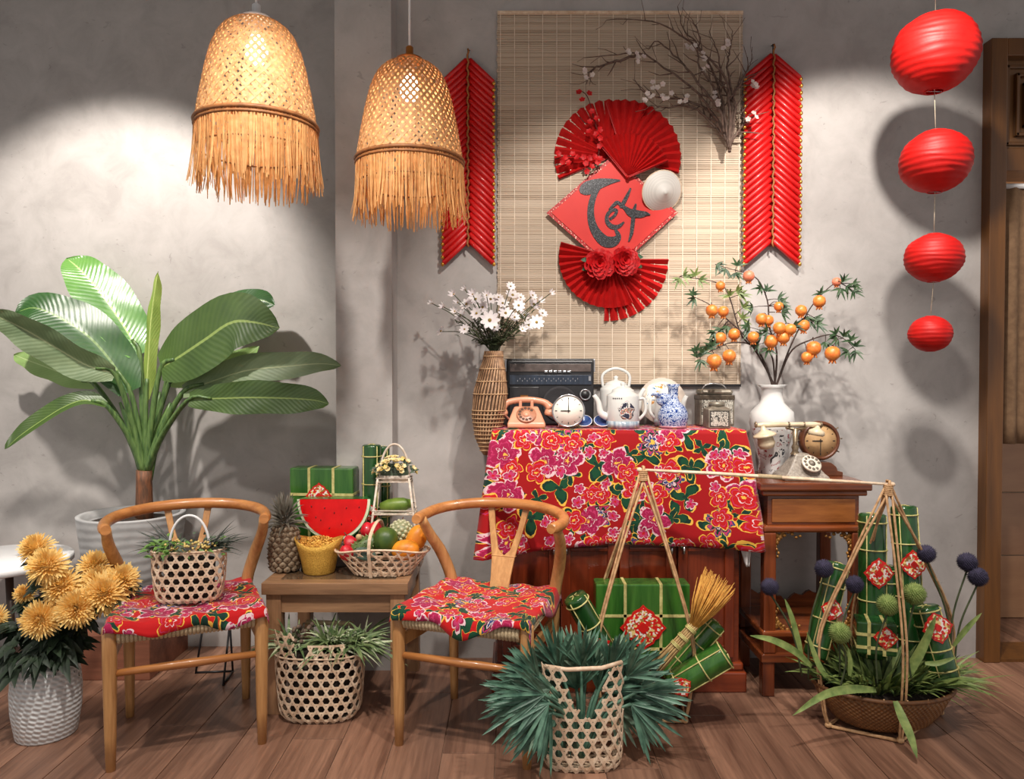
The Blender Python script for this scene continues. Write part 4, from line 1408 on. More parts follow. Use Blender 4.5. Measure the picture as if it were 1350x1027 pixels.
# ---------------------------------------------------------------- hexagonal (kagome) basket weaving
def kagome(mb, surf, U, V1, s, w, mask=None, th=0.0016, V0=0.0, step=None, closed=True):
    """three strip families; surf(u,v)->(point, normal); u wraps at U"""
    ncol = max(3, round(U / (1.1547 * s)))
    su = U / ncol
    s = su / 1.1547
    step = step or s * 0.5
    fams = [V((1, 0)), V((0.5, 0.8660254)), V((-0.5, 0.8660254))]
    H = V1 - V0
    def run(pts2, fam):
        seg = []
        def flush():
            if len(seg) > 1:
                P3, SD, NM = [], [], []
                for k_, (u, v) in enumerate(seg):
                    p, nn = surf(u % U if closed else u, v)
                    P3.append(p + nn * (0.0011 * (fam - 1)))
                    NM.append(nn)
                for k_ in range(len(P3)):
                    tt = (P3[min(k_ + 1, len(P3) - 1)] - P3[max(k_ - 1, 0)])
                    tt = tt.normalized() if tt.length > 1e-9 else V((0, 0, 1))
                    SD.append(tt.cross(NM[k_]).normalized())
                mb.ribbon(P3, w, SD, NM, th)
            seg.clear()
        for (u, v) in pts2:
            ok = V0 - 1e-6 <= v <= V1 + 1e-6 and (mask is None or mask(u % U if closed else u, v))
            if ok:
                seg.append((u, v))
            else:
                flush()
        flush()
    # horizontal rings
    k = 0
    v = V0 + s * 0.5
    while v < V1:
        n = int(U / step)
        run([(U * i / n, v) for i in range(n + 1)], 0)
        v += s
    # diagonals: lines u = u0 +/- v/tan60 ; pass through mid points between rings
    nst = max(2, int(H / (step * 0.8)))
    for fam, sg_ in ((1, 1), (2, -1)):
        for i in range(ncol):
            u0 = su * i + 0.25 * su
            run([(u0 + sg_ * (H * j / nst) / 1.7320508, V0 + H * j / nst) for j in range(nst + 1)], fam)


def superell(th, a, b, e):
    c, s = math.cos(th), math.sin(th)
    return (a * math.copysign(abs(c) ** e, c), b * math.copysign(abs(s) ** e, s))


def basket_surf(a0, b0, a1, b1, h, e=0.6, bulge=0.0, M=None, c=V((0, 0, 0)), foot=0.0):
    per = 2 * PI * math.sqrt(((a0 + a1) ** 2 + (b0 + b1) ** 2) / 8) * (1.0 + (1 - e) * 0.22)
    tab = [0.0]; am, bm2 = (a0 + a1) / 2, (b0 + b1) / 2
    NT_ = 360
    prev_ = superell(0, am, bm2, e)
    for i in range(1, NT_ + 1):
        q_ = superell(2 * PI * i / NT_, am, bm2, e)
        tab.append(tab[-1] + math.hypot(q_[0] - prev_[0], q_[1] - prev_[1])); prev_ = q_
    per = tab[-1]
    def theta(u):
        u = u % per
        lo, hi = 0, NT_
        while hi - lo > 1:
            md = (lo + hi) // 2
            if tab[md] <= u: lo = md
            else: hi = md
        return 2 * PI * (lo + (u - tab[lo]) / max(1e-9, tab[hi] - tab[lo])) / NT_
    def f(u, v):
        th = theta(u)
        k = min(1, max(0, v / h))
        bl = bulge * math.sin(PI * k)
        a = a0 + (a1 - a0) * k + bl; b = b0 + (b1 - b0) * k + bl
        if foot and k < 0.12:
            sh = 1 - foot * (1 - k / 0.12) ** 2
            a *= sh; b *= sh
        x, y = superell(th, a, b, e)
        x2, y2 = superell(th, 1 / max(a, .01), 1 / max(b, .01), 2 - e if e < 1 else e)
        nn = V((x2, y2, 0)).normalized()
        return V((x, y, v)), nn
    f.theta = theta
    return f, per


def bottom_weave(mb, a, b, z, e, s, w):
    for fam in range(3):
        an = fam * PI / 3
        d = V((math.cos(an), math.sin(an), 0)); q = V((-d.y, d.x, 0))
        k = -30
        while k < 30:
            o = q * (k * s)
            ts = [i * s * 0.5 for i in range(-60, 61)]
            pts = [o + d * t_ + V((0, 0, z + 0.0008 * fam)) for t_ in ts]
            pts = [p for p in pts if abs(p.x / a) ** (2 / e) + abs(p.y / b) ** (2 / e) <= 1]
            if len(pts) > 1:
                mb.ribbon([pts[0], pts[-1]], w, q, Z, 0.0014)
            k += 1


def rim_ring(mb, f, per, v, r, n=64, out=0.0):
    mb.tube([f(per * i / n, v)[0] + f(per * i / n, v)[1] * out for i in range(n)], r, 6, closed=True)


def blade(mb, p0, d, ln, w, bend, up=None, n=7, fold=0.3):
    """grass-like blade arching over"""
    d = V(d).normalized()
    pts = []
    for i in range(n):
        s = i / (n - 1)
        pts.append(V(p0) + d * ln * s + V((d.x, d.y, 0)) * (bend * 0.35 * ln * s * s) + V((0, 0, -bend * ln * s * s)))
    mb.leaf(pts, w, up if up is not None else V((0, -0.6, 0.8)), fold, 1, wp=lambda f: max(0.03, (1 - f ** 2.2)) * (0.55 + 0.45 * min(1, f * 4)))


# basket on the left chair
bz = 0.424 + 0.012
bc = P(247, 790, 2.40); bc.z = 0.436
bc = CL + ML @ V((0.005, -0.03, 0)); bc.z = 0.437
t = thing('hex_weave_basket', 'small pale hexagon weave bamboo basket with a white arched handle', 'basket', bc, R(8))
f, per = basket_surf(0.096, 0.058, 0.110, 0.066, 0.165, 0.62, 0.004, foot=0.15)
mb = MB(); kagome(mb, f, per, 0.165, 0.0245, 0.0060); mb.build('weave', M_['bamboo'], t)
mb = MB(); bottom_weave(mb, 0.090, 0.05, 0.003, 0.62, 0.0245, 0.008); mb.build('base', M_['bamboo'], t)
mb = MB(); rim_ring(mb, f, per, 0.165, 0.0035); mb.build('rim', M_['bamboo'], t)
MB().tube([V((0.062 * math.cos(a), 0.0, 0.145 + 0.125 * math.sin(a) ** 0.8 if math.sin(a) > 0 else 0.145)) for a in [PI * i / 24 for i in range(25)]], 0.0042, 8).build('handle', M_['white'], t)
dkleaf = mat('dark_grass_leaf', C(44, 52, 40), C(26, 32, 26), 30, 0.5)
sucg = mat('succulent_green', C(112, 150, 66), C(66, 104, 48), 40, 0.5)
greyl = mat('grey_green_leaf', C(92, 108, 88), C(60, 76, 60), 40, 0.6)
cream = mat('cream_bud', C(226, 204, 130), C(196, 164, 90), 60, 0.6)
p = thing('basket_plant', 'mixed small leafy plants with dark spiky leaves in the white handled basket', 'plant', bc + V((0, 0, 0.012)))
mb = MB()
for i in range(60):
    side = -1 if i % 2 else 1
    an = rnd.uniform(-0.7, 0.7)
    d = V((side * math.cos(an) * rnd.uniform(0.5, 1.3), math.sin(an) * 0.6, rnd.uniform(0.4, 1.1)))
    blade(mb, V((side * rnd.uniform(0.02, 0.075), rnd.uniform(-0.03, 0.03), 0.14)), d, rnd.uniform(0.09, 0.16), 0.007, rnd.uniform(0.1, 0.5))
mb.build('spiky_leaves', dkleaf, p)
MB().lathe([(0, 0), (0.07, 0), (0.075, 0.12), (0.0, 0.13)], 20, (0, 0, 0), Matrix.Diagonal((1.1, 0.62, 1)), cap=False).build('root_ball', M_['soil'], p)
for mm_, nm, cnt, sz in ((sucg, 'bright_leaves', 80, 0.020), (greyl, 'grey_leaves', 90, 0.018)):
    mb = MB()
    for i in range(cnt):
        a = rnd.uniform(0, 2 * PI)
        x = 0.115 * math.cos(a) * rnd.uniform(0.5, 1.05); y = 0.066 * math.sin(a) * rnd.uniform(0.5, 1.1)
        if nm == 'bright_leaves' and i < 50: x = -0.07 + rnd.uniform(-0.035, 0.05); y = -0.05 + rnd.uniform(-0.03, 0.03)
        z = 0.15 + rnd.uniform(-0.015, 0.035)
        d = V((x * 6 + rnd.uniform(-.6, .6), y * 6 + rnd.uniform(-.6, .3), rnd.uniform(-0.2, 1)))
        blade(mb, V((x, y, z)), d, sz * rnd.uniform(0.8, 1.4), sz * 0.55, 0.3, n=4)
    mb.build(nm, mm_, p)
mb = MB()
for i in range(46):
    a = rnd.uniform(0, 2 * PI); x = rnd.uniform(-0.05, 0.10); y = -0.052 + rnd.uniform(-0.02, 0.04)
    mb.ell((x, y, 0.165 + rnd.uniform(-0.01, 0.02)), 0.0045, 6, 4)
mb.build('buds', cream, p)

# basket under the side table with uneven weave
bc = FL(421, 957); bc.y += 0.085; bc = V((S(421 - 675, bc.y), bc.y, 0.0))
t = thing('hex_weave_basket', 'tall pale hexagon weave basket with ragged rim under the side table', 'basket', bc)
f, per = basket_surf(0.132, 0.085, 0.150, 0.098, 0.31, 0.72, 0.004, foot=0.18)
def mk(u, v):
    th = f.theta(u)
    if v < 0.215: return True
    fr = math.sin(th) < 0.2          # front half
    x = math.cos(th)
    if not fr: return v < 0.235
    if -0.92 < x < -0.30: return True
    if -0.3 <= x < -0.12: return v < 0.235
    return v < 0.275 and x < 0.62 or v < 0.235
mb = MB(); kagome(mb, f, per, 0.31, 0.0285, 0.0068, mk); mb.build('weave', M_['bamboo'], t)
mb = MB(); bottom_weave(mb, 0.115, 0.07, 0.003, 0.72, 0.0285, 0.009); mb.build('base', M_['bamboo'], t)
mb = MB(); rim_ring(mb, f, per, 0.225, 0.0032, 72, 0.001); mb.build('rim', M_['bamboo'], t)
hy = 0.05
MB().tube([V((-0.062, hy, 0.300)), V((0.0, hy, 0.298)), V((0.10, hy, 0.294))], 0.0085, 8).build('wrapped_handle', M_['cord'], t)
for x in (-0.07, 0.09):
    MB().tube([V((x, hy, 0.297)), V((x - 0.006, hy, 0.26)), V((x * 1.1, hy + 0.02, 0.21))], 0.0045, 6).build('handle_cord', M_['string'], t)
# plants in it
grass_m = mat('spider_plant_leaf', C(116, 132, 84), C(62, 88, 50), 40, 0.55)
grass_w = mat('variegated_leaf_edge', C(196, 200, 170), C(150, 164, 124), 40, 0.55)
p = thing('spider_plant', 'tufted spider plant with pale striped leaves in the basket under the table', 'plant', bc + V((0, 0, 0.01)))
for mm_, cnt in ((grass_m, 230), (grass_w, 70)):
    mb = MB()
    for i in range(cnt):
        cx = rnd.choice((-0.09, 0.03, 0.05, 0.10, 0.13))
        an = rnd.uniform(0, 2 * PI)
        hor = rnd.uniform(0.25, 1.0)
        d = V((math.cos(an) * hor + cx * 3.2, math.sin(an) * hor * 0.7 - 0.3, rnd.uniform(0.35, 1.0)))
        blade(mb, V((cx + rnd.uniform(-0.02, 0.02), rnd.uniform(-0.03, 0.03), 0.22)), d, rnd.uniform(0.09, 0.175), rnd.uniform(0.008, 0.013), rnd.uniform(0.2, 0.7))
    mb.build('leaves', mm_, p)
MB().lathe([(0, 0), (0.10, 0), (0.12, 0.22), (0.0, 0.23)], 20, (0, 0, 0), Matrix.Diagonal((1.0, 0.66, 1)), cap=False).build('root_ball', M_['soil'], p)
mb = MB()
for i in range(26):
    mb.ell((-0.06 + rnd.uniform(-0.03, 0.03), -0.02 + rnd.uniform(-0.03, 0.03), 0.265 + rnd.uniform(-0.035, 0.035)), 0.008, 6, 4)
mb.build('dried_seed_heads', mat('seed_head', C(120, 100, 84), C(70, 56, 48), 60, 0.8), p)

# ---------------------------------------------------------------- palm basket on the floor
bc = FL(768, 1018); bc.y += 0.06; bc = V((S(768 - 675, bc.y), bc.y, 0))
t = thing('hex_weave_basket', 'tall hexagon weave basket with a V shaped cut holding palm leaves', 'basket', bc)
f, per = basket_surf(0.118, 0.075, 0.124, 0.080, 0.315, 0.7, 0.0, foot=0.12)
def mk2(u, v):
    th = f.theta(u)
    x = math.cos(th)
    if math.sin(th) > 0.25: return v < 0.16
    if v < 0.175: return True
    k_ = (v - 0.175) / 0.14
    return -0.98 < x < 0.02 - 0.42 * k_ or 0.95 > x > 0.10 + 0.36 * k_
mb = MB(); kagome(mb, f, per, 0.312, 0.0292, 0.0072, mk2); mb.build('weave', M_['bamboo'], t)
mb = MB(); bottom_weave(mb, 0.105, 0.065, 0.003, 0.7, 0.0292, 0.0095); mb.build('base', M_['bamboo'], t)
def arc(t0, t1, v):
    return [f(per * (t0 + (t1 - t0) * i / 14), v)[0] for i in range(15)]
MB().tube([V((-0.112, -0.046, 0.306)), V((-0.05, -0.079, 0.309)), V((0.05, -0.080, 0.314)), V((0.112, -0.046, 0.318))], 0.0065, 8).build('top_bar', M_['bamboo'], t)
palm_d = mat('palm_leaf', C(96, 134, 112), C(50, 86, 70), 26, 0.42)
palm_l = mat('palm_leaf_pale', C(146, 172, 148), C(92, 126, 104), 26, 0.45)
fr_list = []
rp = random.Random(12)
for k_ in range(30):
    an_ = -34 + 276 * (k_ + rp.uniform(-.4, .4)) / 29
    ring = (k_ % 3)
    rx_, ry_ = (34, 58, 44)[ring], (22, 34, 12)[ring]
    fr_list.append((768 + rx_ * 1.25 * math.cos(R(an_)), 912 - ry_ * math.sin(R(an_)) + (8 if ring == 2 else 0), (0.06, 0.0, -0.03)[ring], an_ + rp.uniform(-14, 14), rp.uniform(75, 115), rp.uniform(58, 76)))
for i, (cx, cy, dy, hd, spr, ln) in enumerate(fr_list):
    Yf = bc.y + (dy * 0.5 - 0.115 if cx < 732 else (0.03 + abs(dy) * 0.8 if cx < 826 else dy * 0.8))
    c = P(cx, cy, Yf)
    root = bc + V((0.02 * math.cos(R(hd)), 0.0, 0.06))
    if i == 0:
        p = thing('palm_fronds', 'spiky blue green fan palm leaves spilling out of the V cut basket', 'plant', bc + V((0, 0, 0.004)))
    o0 = p.location
    mb = MB()
    nl = int(spr / 4.4)
    for j in range(nl):
        a = R(hd - spr / 2 + spr * (j + rnd.uniform(-.3, .3)) / (nl - 1))
        l_ = S(ln, Yf) * rnd.uniform(0.80, 1.1) * (1 - 0.12 * abs(j / (nl - 1) - 0.5))
        oy = rnd.uniform(-0.55, 0.25)
        d = V((math.cos(a), oy, math.sin(a))).normalized()
        pts = [c + d * l_ * s + V((0, 0, -0.08 * l_ * s * s)) for s in (0, 0.2, 0.42, 0.64, 0.84, 1)]
        mb.leaf(pts, rnd.uniform(0.0095, 0.0135), V((0.3 * rnd.uniform(-1, 1), -1, 0.5)), 0.55, 1, wp=lambda s: (0.3, 0.8, 1.0, 0.95, 0.7, 0.04)[min(5, int(s * 5 + 0.5))])
    fo = mb.build('frond', palm_l if i % 3 == 0 else palm_d, p, o0)
    MB().tube(spline([bc + V((0, 0, 0.01)), bc.lerp(c, 0.5) + V((0, 0, 0.05)), c], 8), [0.006] * 4 + [0.005] * 4, 6).build('stalk', palm_d, fo, o0)

# ---------------------------------------------------------------- leaf wrapped rice cakes
def wrap_mat(name, ca, cb):
    k = NT(name)
    co = k.coord('Object', (14, 14, 1.2))
    nz = k.noise(co, 3.0, 4)
    k.col(k.ramp(nz, [(0.3, ca), (0.7, cb)])).set(Roughness=0.24, Coat_Weight=0.3, Coat_Roughness=0.1)
    k.bump(k.noise(co, 6, 3), 0.25, 0.003)
    return k.m


cake_g = wrap_mat('leaf_wrap_dark', C(16, 54, 22), C(40, 88, 38))
cake_b = wrap_mat('leaf_wrap_bright', C(28, 78, 22), C(62, 110, 40))
tie_m = mat('bamboo_tie', C(206, 196, 130), C(170, 160, 96), 60, 0.5)


def orn_mat():
    k = NT('festive_print')
    co = k.coord('Object')
    vo = k.n('ShaderNodeTexVoronoi'); vo.inputs['Scale'].default_value = 150
    k.l(co, vo.inputs['Vector'])
    sp = k.n('ShaderNodeSeparateColor'); k.l(vo.outputs['Color'], sp.inputs[0])
    k.col(k.ramp(sp.outputs[0], [(0, C(210, 30, 24)), (0.26, C(226, 196, 130)), (0.44, C(196, 30, 26)), (0.58, C(232, 222, 214)), (0.84, C(160, 118, 60))], True)).set(Roughness=0.35)
    return k.m


orn_m = orn_mat()
ornr_m = mat('ornament_red', C(206, 24, 20), None, 30, 0.4)


def ornament(parent, c, nrm, r, off, upv=Z):
    """scalloped red and gold paper lozenge on a cake"""
    nrm = V(nrm).normalized()
    sx_ = V(upv).cross(nrm).normalized(); sy = nrm.cross(sx_)
    poly = []
    for i in range(32):
        a = 2 * PI * i / 32
        k_ = 1 / (abs(math.cos(a)) ** 1.25 + abs(math.sin(a)) ** 1.25) ** (1 / 1.25)
        k_ *= 1 + 0.05 * math.cos(12 * a)
        poly.append((r * k_ * math.cos(a), r * k_ * math.sin(a)))
    o = MB().prism(poly, lambda x, y, h: V(c) + sx_ * x + sy * y + nrm * h, 0.003).build('ornament', ornr_m, parent, off)
    MB().prism([(x * 0.86, y * 0.86) for x, y in poly], lambda x, y, h: V(c) + sx_ * x + sy * y + nrm * (0.003 + h), 0.0015).build('ornament_print', orn_m, o, off)
    MB().prism([(x * 0.26, y * 0.26) for x, y in poly], lambda x, y, h: V(c) + sx_ * x + sy * y + nrm * (0.0045 + h), 0.0015).build('ornament_center', ornr_m, o, off)
    return o


def log_cake(base, top, r, label, m=None, orn=None, bands=(0.12, 0.36, 0.64, 0.88), face=V((0, -1, 0.1)), osz=0.9):
    base, top = V(base), V(top)
    ax = (top - base)
    ln = ax.length
    M = Mdir(ax)
    t = thing('log_rice_cake', label, 'rice cake', base)
    pr = [(0, 0), (r * 0.8, 0), (r * 0.97, r * 0.10), (r, r * 0.25)] + [(r * (1 - 0.015 * math.sin(i * 2.1)), r * 0.25 + (ln - r * 0.5) * i / 8) for i in range(1, 8)] + [(r, ln - r * 0.25), (r * 0.97, ln - r * 0.1), (r * 0.8, ln), (0, ln)]
    MB().lathe(pr, 20, (0, 0, 0), M, cap=False, fn=lambda th, rr, z: (rr * (1 + 0.018 * math.cos(6 * th)), z)).build('leaf_wrap', m or cake_g, t)
    for b in bands:
        MB().tube([M @ V((r * 1.03 * math.cos(a), r * 1.03 * math.sin(a), ln * b)) for a in [2 * PI * i / 24 for i in range(24)]], 0.0026, 6, closed=True).build('tie', tie_m, t)
    for i in range(4):
        a = i * PI / 2 + 0.75
        MB().tube([M @ V((0.2 * r * math.cos(a), 0.2 * r * math.sin(a), -0.001)), M @ V((r * 1.02 * math.cos(a), r * 1.02 * math.sin(a), 0.006)), M @ V((r * 1.035 * math.cos(a), r * 1.035 * math.sin(a), ln * 0.5)), M @ V((r * 1.02 * math.cos(a), r * 1.02 * math.sin(a), ln - 0.006)), M @ V((0.1 * r * math.cos(a), 0.1 * r * math.sin(a), ln + 0.002))], 0.0022, 5).build('tie', tie_m, t)
    if orn is not None:
        axn = ax.normalized()
        fn_ = (V(face) - axn * V(face).dot(axn)).normalized()
        ornament(t, axn * ln * orn + fn_ * (r * 0.99), fn_, r * osz, None, axn)
    return t


def square_cake(c, w, d, h, rz, label, m=None, orn=True, tilt=0.0, osz=0.3, orx=0.0, orz=-0.1):
    t = thing('square_rice_cake', label, 'rice cake', c, rz)
    t.rotation_euler = (tilt, 0, rz)
    MB().box((0, 0, h / 2), (w, d, h)).build('leaf_wrap', m or cake_b, t, bevel=min(w, d) * 0.06)
    bwid = 0.010
    for x in (-w * 0.19, w * 0.19):
        a = MB()
        a.box((x, -d / 2, h / 2), (bwid, 0.003, h)).box((x, d / 2, h / 2), (bwid, 0.003, h)).box((x, 0, h), (bwid, d, 0.003))
        a.build('tie', tie_m, t)
    for z in (h * 0.62, h * 0.22):
        a = MB()
        a.box((0, -d / 2, z), (w, 0.003, bwid)).box((0, d / 2, z), (w, 0.003, bwid)).box((-w / 2, 0, z), (0.003, d, bwid)).box((w / 2, 0, z), (0.003, d, bwid))
        a.build('tie', tie_m, t)
    if orn:
        ornament(t, V((orx * w, -d / 2 - 0.002, h * (0.5 + orz))), V((0, -1, 0)), w * osz, None)
    return t

# ---------------------------------------------------------------- things on the side table
def TB(px, py, z=TZ):
    return FL(px, py, z)


# pineapple
b = TB(376, 752)
t = thing('pineapple', 'ripe pineapple with a spiky crown beside the gold bowl', 'pineapple', b)
pr_, ph_ = 0.054, 0.165
core = mat('pineapple_skin', C(120, 100, 82), C(84, 66, 52), 40, 0.7, 0.4)
eyem = mat('pineapple_eye', C(150, 132, 110), C(104, 84, 62), 70, 0.7, 0.4)
MB().lathe([(0, 0), (pr_ * 0.62, 0), (pr_ * 0.9, 0.02), (pr_, 0.06), (pr_ * 0.98, 0.10), (pr_ * 0.82, 0.14), (pr_ * 0.5, ph_), (0, ph_ + 0.003)], 20, cap=False).build('fruit_body', core, t)
ey = None
for j in range(9):
    z = 0.014 + j * 0.0172
    f_ = z / ph_
    rr = pr_ * (0.72 + 0.30 * math.sin(PI * min(1, f_ * 0.95 + 0.12)) ** 0.8)
    for i in range(11):
        a = 2 * PI * (i + 0.5 * (j % 2)) / 11
        if ey is None:
            ey = MB().ell((0, 0, 0), (0.0138, 0.0075, 0.0115), 8, 6).tube([V((0, -0.006, 0)), V((0, -0.011, 0.003))], [0.004, 0.0008], 5).build('eye', eyem, t); o = ey
        else:
            o = ey.copy(); COL.objects.link(o); o.parent = t
        o.location = (rr * math.cos(a) * 0.97, rr * math.sin(a) * 0.97, z); o.rotation_euler = (0, 0, a + PI / 2)
mb = MB()
for i in range(60):
    a = i * 2.4; el = 0.35 + 1.1 * i / 60
    d = V((math.cos(a) * math.cos(el), math.sin(a) * math.cos(el), math.sin(el)))
    blade(mb, V((0.012 * math.cos(a), 0.012 * math.sin(a), ph_ - 0.008 + 0.06 * i / 60)), d, rnd.uniform(0.06, 0.10), 0.011, 0.1 + 0.5 * (1 - i / 60), n=5)
mb.build('crown_leaves', mat('pineapple_leaf', C(112, 104, 92), C(74, 72, 62), 40, 0.6), t)

# gold bowl with gold grains
b = TB(418, 757); b.y += 0.03
t = thing('gold_bowl', 'boat shaped gold glitter bowl heaped with gold grains', 'bowl', b)
def gb(th, r, z):
    k_ = z / 0.115
    return r * (1 + 0.10 * k_ * math.cos(2 * th)), z + 0.012 * k_ * k_ * math.cos(2 * th)
MB().lathe([(0, 0), (0.052, 0), (0.055, 0.004), (0.062, 0.05), (0.072, 0.09), (0.079, 0.115), (0.076, 0.116), (0.068, 0.09), (0.058, 0.05), (0.04, 0.02), (0, 0.018)], 40, cap=False, fn=gb).build('bowl', M_['goldglit'], t)
mb = MB()
for i in range(420):
    a = rnd.uniform(0, 2 * PI); q = math.sqrt(rnd.random()) * 0.066
    z = 0.098 + 0.028 * (1 - (q / 0.066) ** 2) + rnd.uniform(-0.003, 0.003)
    mb.ell((q * math.cos(a) * 1.08, q * math.sin(a) * 0.9, z), (0.0046, 0.0036, 0.0032), 6, 4)
o = mb.build('gold_grains', mat('gold_grain', C(236, 186, 96), C(190, 130, 50), 90, 0.3, metallic=0.6), t); o['kind'] = 'stuff'
MB().lathe([(0.064, 0.09), (0.04, 0.115), (0, 0.122)], 20, cap=False).build('grain_bed', M_['goldglit'], t)

# grey block carrying watermelon and square cake
t = MB().box2((P(398, 700, 2.76).x, 2.745, TZ), (P(476, 700, 2.76).x, 2.94, TZ + 0.088)).build('riser_block', mat('grey_riser', C(96, 88, 84), C(74, 66, 62), 20, 0.7), off=(P(437, 700, 2.76).x, 2.84, TZ), bevel=0.002)
tag(t, 'low grey block lying under the watermelon slice', 'riser')
RZ = TZ + 0.088

# watermelon
Yw = 2.765
c = P(440, 658, Yw)
rw = S(49.5, Yw)
t = thing('watermelon_slice', 'half round slice of red watermelon with green rind standing up', 'watermelon', V((c.x, Yw, RZ)))
hgt = (c.z - RZ)
def half(k_, n=28):
    return [(rw * k_ * math.cos(PI + PI * i / n), hgt * k_ * math.sin(PI + PI * i / n)) for i in range(n + 1)]
dth = 0.062
def wm(k_, y0, y1, name, m, k2=None):
    mb = MB()
    a = half(k_); bk = half(k2 or k_)
    n = len(a)
    ia = mb.add([V((x, y0, hgt + z)) for x, z in a]); ib = mb.add([V((x, y1, hgt + z)) for x, z in bk])
    mb.face([ia + i for i in range(n)], False); mb.face([ib + i for i in range(n)][::-1], False)
    for i in range(n):
        mb.face((ia + i, ib + i, ib + (i + 1) % n, ia + (i + 1) % n), i < n - 1)
    return mb.build(name, m, t)
km = NT('watermelon_rind')
co = km.coord('Object', (1, 0.3, 1))
km.col(km.ramp(km.noise(co, 26, 3, 0.5, 1), [(0.42, C(22, 78, 32)), (0.56, C(44, 110, 48))])).set(Roughness=0.3, Coat_Weight=0.3)
wm(1.0, 0, dth, 'rind', km.m, 0.80)
wm(0.975, -0.0016, 0.004, 'pale_rind', mat('pale_rind', C(226, 232, 206), C(206, 220, 180), 30, 0.4))
wm(0.905, -0.0034, 0.003, 'red_flesh', mat('melon_flesh', C(226, 12, 16), C(208, 6, 12), 20, 0.35))
sd_m = mat('melon_seed', C(96, 8, 10), None, 30, 0.3)
sd0 = None
for (x, y) in ((-0.62, -.18), (-0.36, -.52), (0.02, -.34), (-0.12, -.72), (0.36, -.22), (0.5, -.52), (0.72, -.2), (-0.25, -.22), (0.22, -.62), (-.5, -.45)):
    if sd0 is None:
        sd0 = MB().ell((0, 0, 0), (0.0022, 0.0015, 0.0042), 8, 6).build('seed', sd_m, t); o = sd0
    else:
        o = sd0.copy(); COL.objects.link(o); o.parent = t
    o.location = (x * rw * .95, -0.0036, hgt + y * hgt * .95); o.rotation_euler = (0, rnd.uniform(-.6, .6), 0)

# square cake behind, two log cakes
cq = P(428, 640, 2.88)
square_cake(V((cq.x, 2.88, RZ)), 0.245, 0.085, 0.262, R(-4), 'green leaf wrapped square rice cake standing behind the watermelon slice', cake_b, True, 0.0, 0.20, -0.03, 0.10)
p1, p2 = P(490, 586, 2.86), P(503, 588, 2.93)
log_cake(V((p1.x, 2.86, TZ)), V((p1.x, 2.86, p1.z)), 0.036, 'green log shaped rice cake standing upright beside the square cake, red tag on it', cake_g, 0.42, (0.2, 0.42, 0.66, 0.9))
log_cake(V((p2.x + 0.008, 2.925, TZ)), V((p2.x + 0.008, 2.925, p2.z)), 0.026, 'thin dark log rice cake half hidden behind the wicker tier stand', cake_g, None)

# wicker tier stand
YW = 2.80
x0, x1 = P(489, 690, YW).x, P(552, 690, YW).x
xc = (x0 + x1) / 2
t = thing('tier_stand', 'white wicker tier stand with three shelves on the side table', 'stand', V((xc, YW, TZ)))
zt_, zm_, zl_ = P(520, 634, YW).z - TZ, P(520, 676, YW).z - TZ, 0.09
def tw(z):
    return 0.098 - 0.040 * z / zt_
wk = mat('white_wicker', C(226, 214, 200), C(190, 172, 154), 60, 0.6)
for sx_ in (-1, 1):
    for sy in (-1, 1):
        MB().tube([V((sx_ * tw(0), sy * 0.05, 0)), V((sx_ * tw(zt_), sy * 0.032, zt_ + 0.012))], 0.0042, 8).build('post', wk, t)
for z in (zl_, zm_, zt_):
    a, bb = tw(z) + 0.004, 0.052 - 0.018 * z / zt_
    sh = MB()
    for i in range(12):
        x = -a + 2 * a * (i + 0.5) / 12
        sh.box((x, 0, z), (2 * a / 12 * 0.9, 2 * bb, 0.003))
    sh.build('shelf', wk, t)
    rg_ = MB()
    for zz in (z, z + 0.014):
        rg_.tube([V((-a, -bb, zz)), V((a, -bb, zz)), V((a, bb, zz)), V((-a, bb, zz)), V((-a, -bb, zz))], 0.0026, 6)
    rg_.build('shelf_rail', wk, t)
# green mango on it
t = thing('green_mango', 'green mango lying on the middle shelf of the wicker stand', 'mango', V((xc + 0.004, YW, TZ + zm_ + 0.0015)))
MB().lathe([(0.0015, -0.062), (0.014, -0.058), (0.024, -0.03), (0.0275, 0.0), (0.025, 0.03), (0.016, 0.055), (0.0015, 0.062)], 20, (0, 0, 0.0275), Matrix.Rotation(R(84), 3, 'Y'), cap=False, fn=lambda th, r, z: (r, z)).build('fruit', mat('green_mango_skin', C(112, 134, 50), C(78, 106, 36), 20, 0.4), t)
MB().tube([V((0.06, 0, 0.035)), V((0.070, 0, 0.037))], 0.002, 5).build('stem', trunk_m, t)
# mini flower basket on top
t = thing('flower_basket', 'tiny arched handle basket full of cream flowers on top of the wicker stand', 'flower basket', V((xc, YW, TZ + zt_ + 0.0015)))
MB().lathe([(0, 0), (0.048, 0), (0.06, 0.022), (0.056, 0.022), (0.045, 0.004), (0, 0.004)], 24, (0, 0, 0), Matrix.Diagonal((1, 0.6, 1)), cap=False).build('basket', wk, t)
hz_ = P(520, 586, YW).z - TZ - zt_
MB().tube([V((0.054 * math.cos(a), 0, 0.02 + (hz_ - 0.02) * math.sin(a))) for a in [PI * i / 22 for i in range(23)]], 0.0042, 8).build('handle', wk, t)
petal_c = mat('cream_petal', C(236, 220, 176), C(220, 190, 128), 60, 0.6)
dk = mat('dark_center', C(90, 60, 30), None, 60, 0.8)
mb = MB()
for i in range(80):
    an = rnd.uniform(0, 2 * PI); q = math.sqrt(rnd.random())
    blade(mb, V((0.07 * q * math.cos(an), 0.045 * q * math.sin(an), 0.03 + 0.05 * (1 - q * q))), V((math.cos(an), math.sin(an), .5)), 0.026, 0.011, 0.3, n=4)
mb.ell((0, 0, 0.03), (0.055, 0.034, 0.035), 14, 8)
mb.build('foliage', greyl, t)
fl0 = None
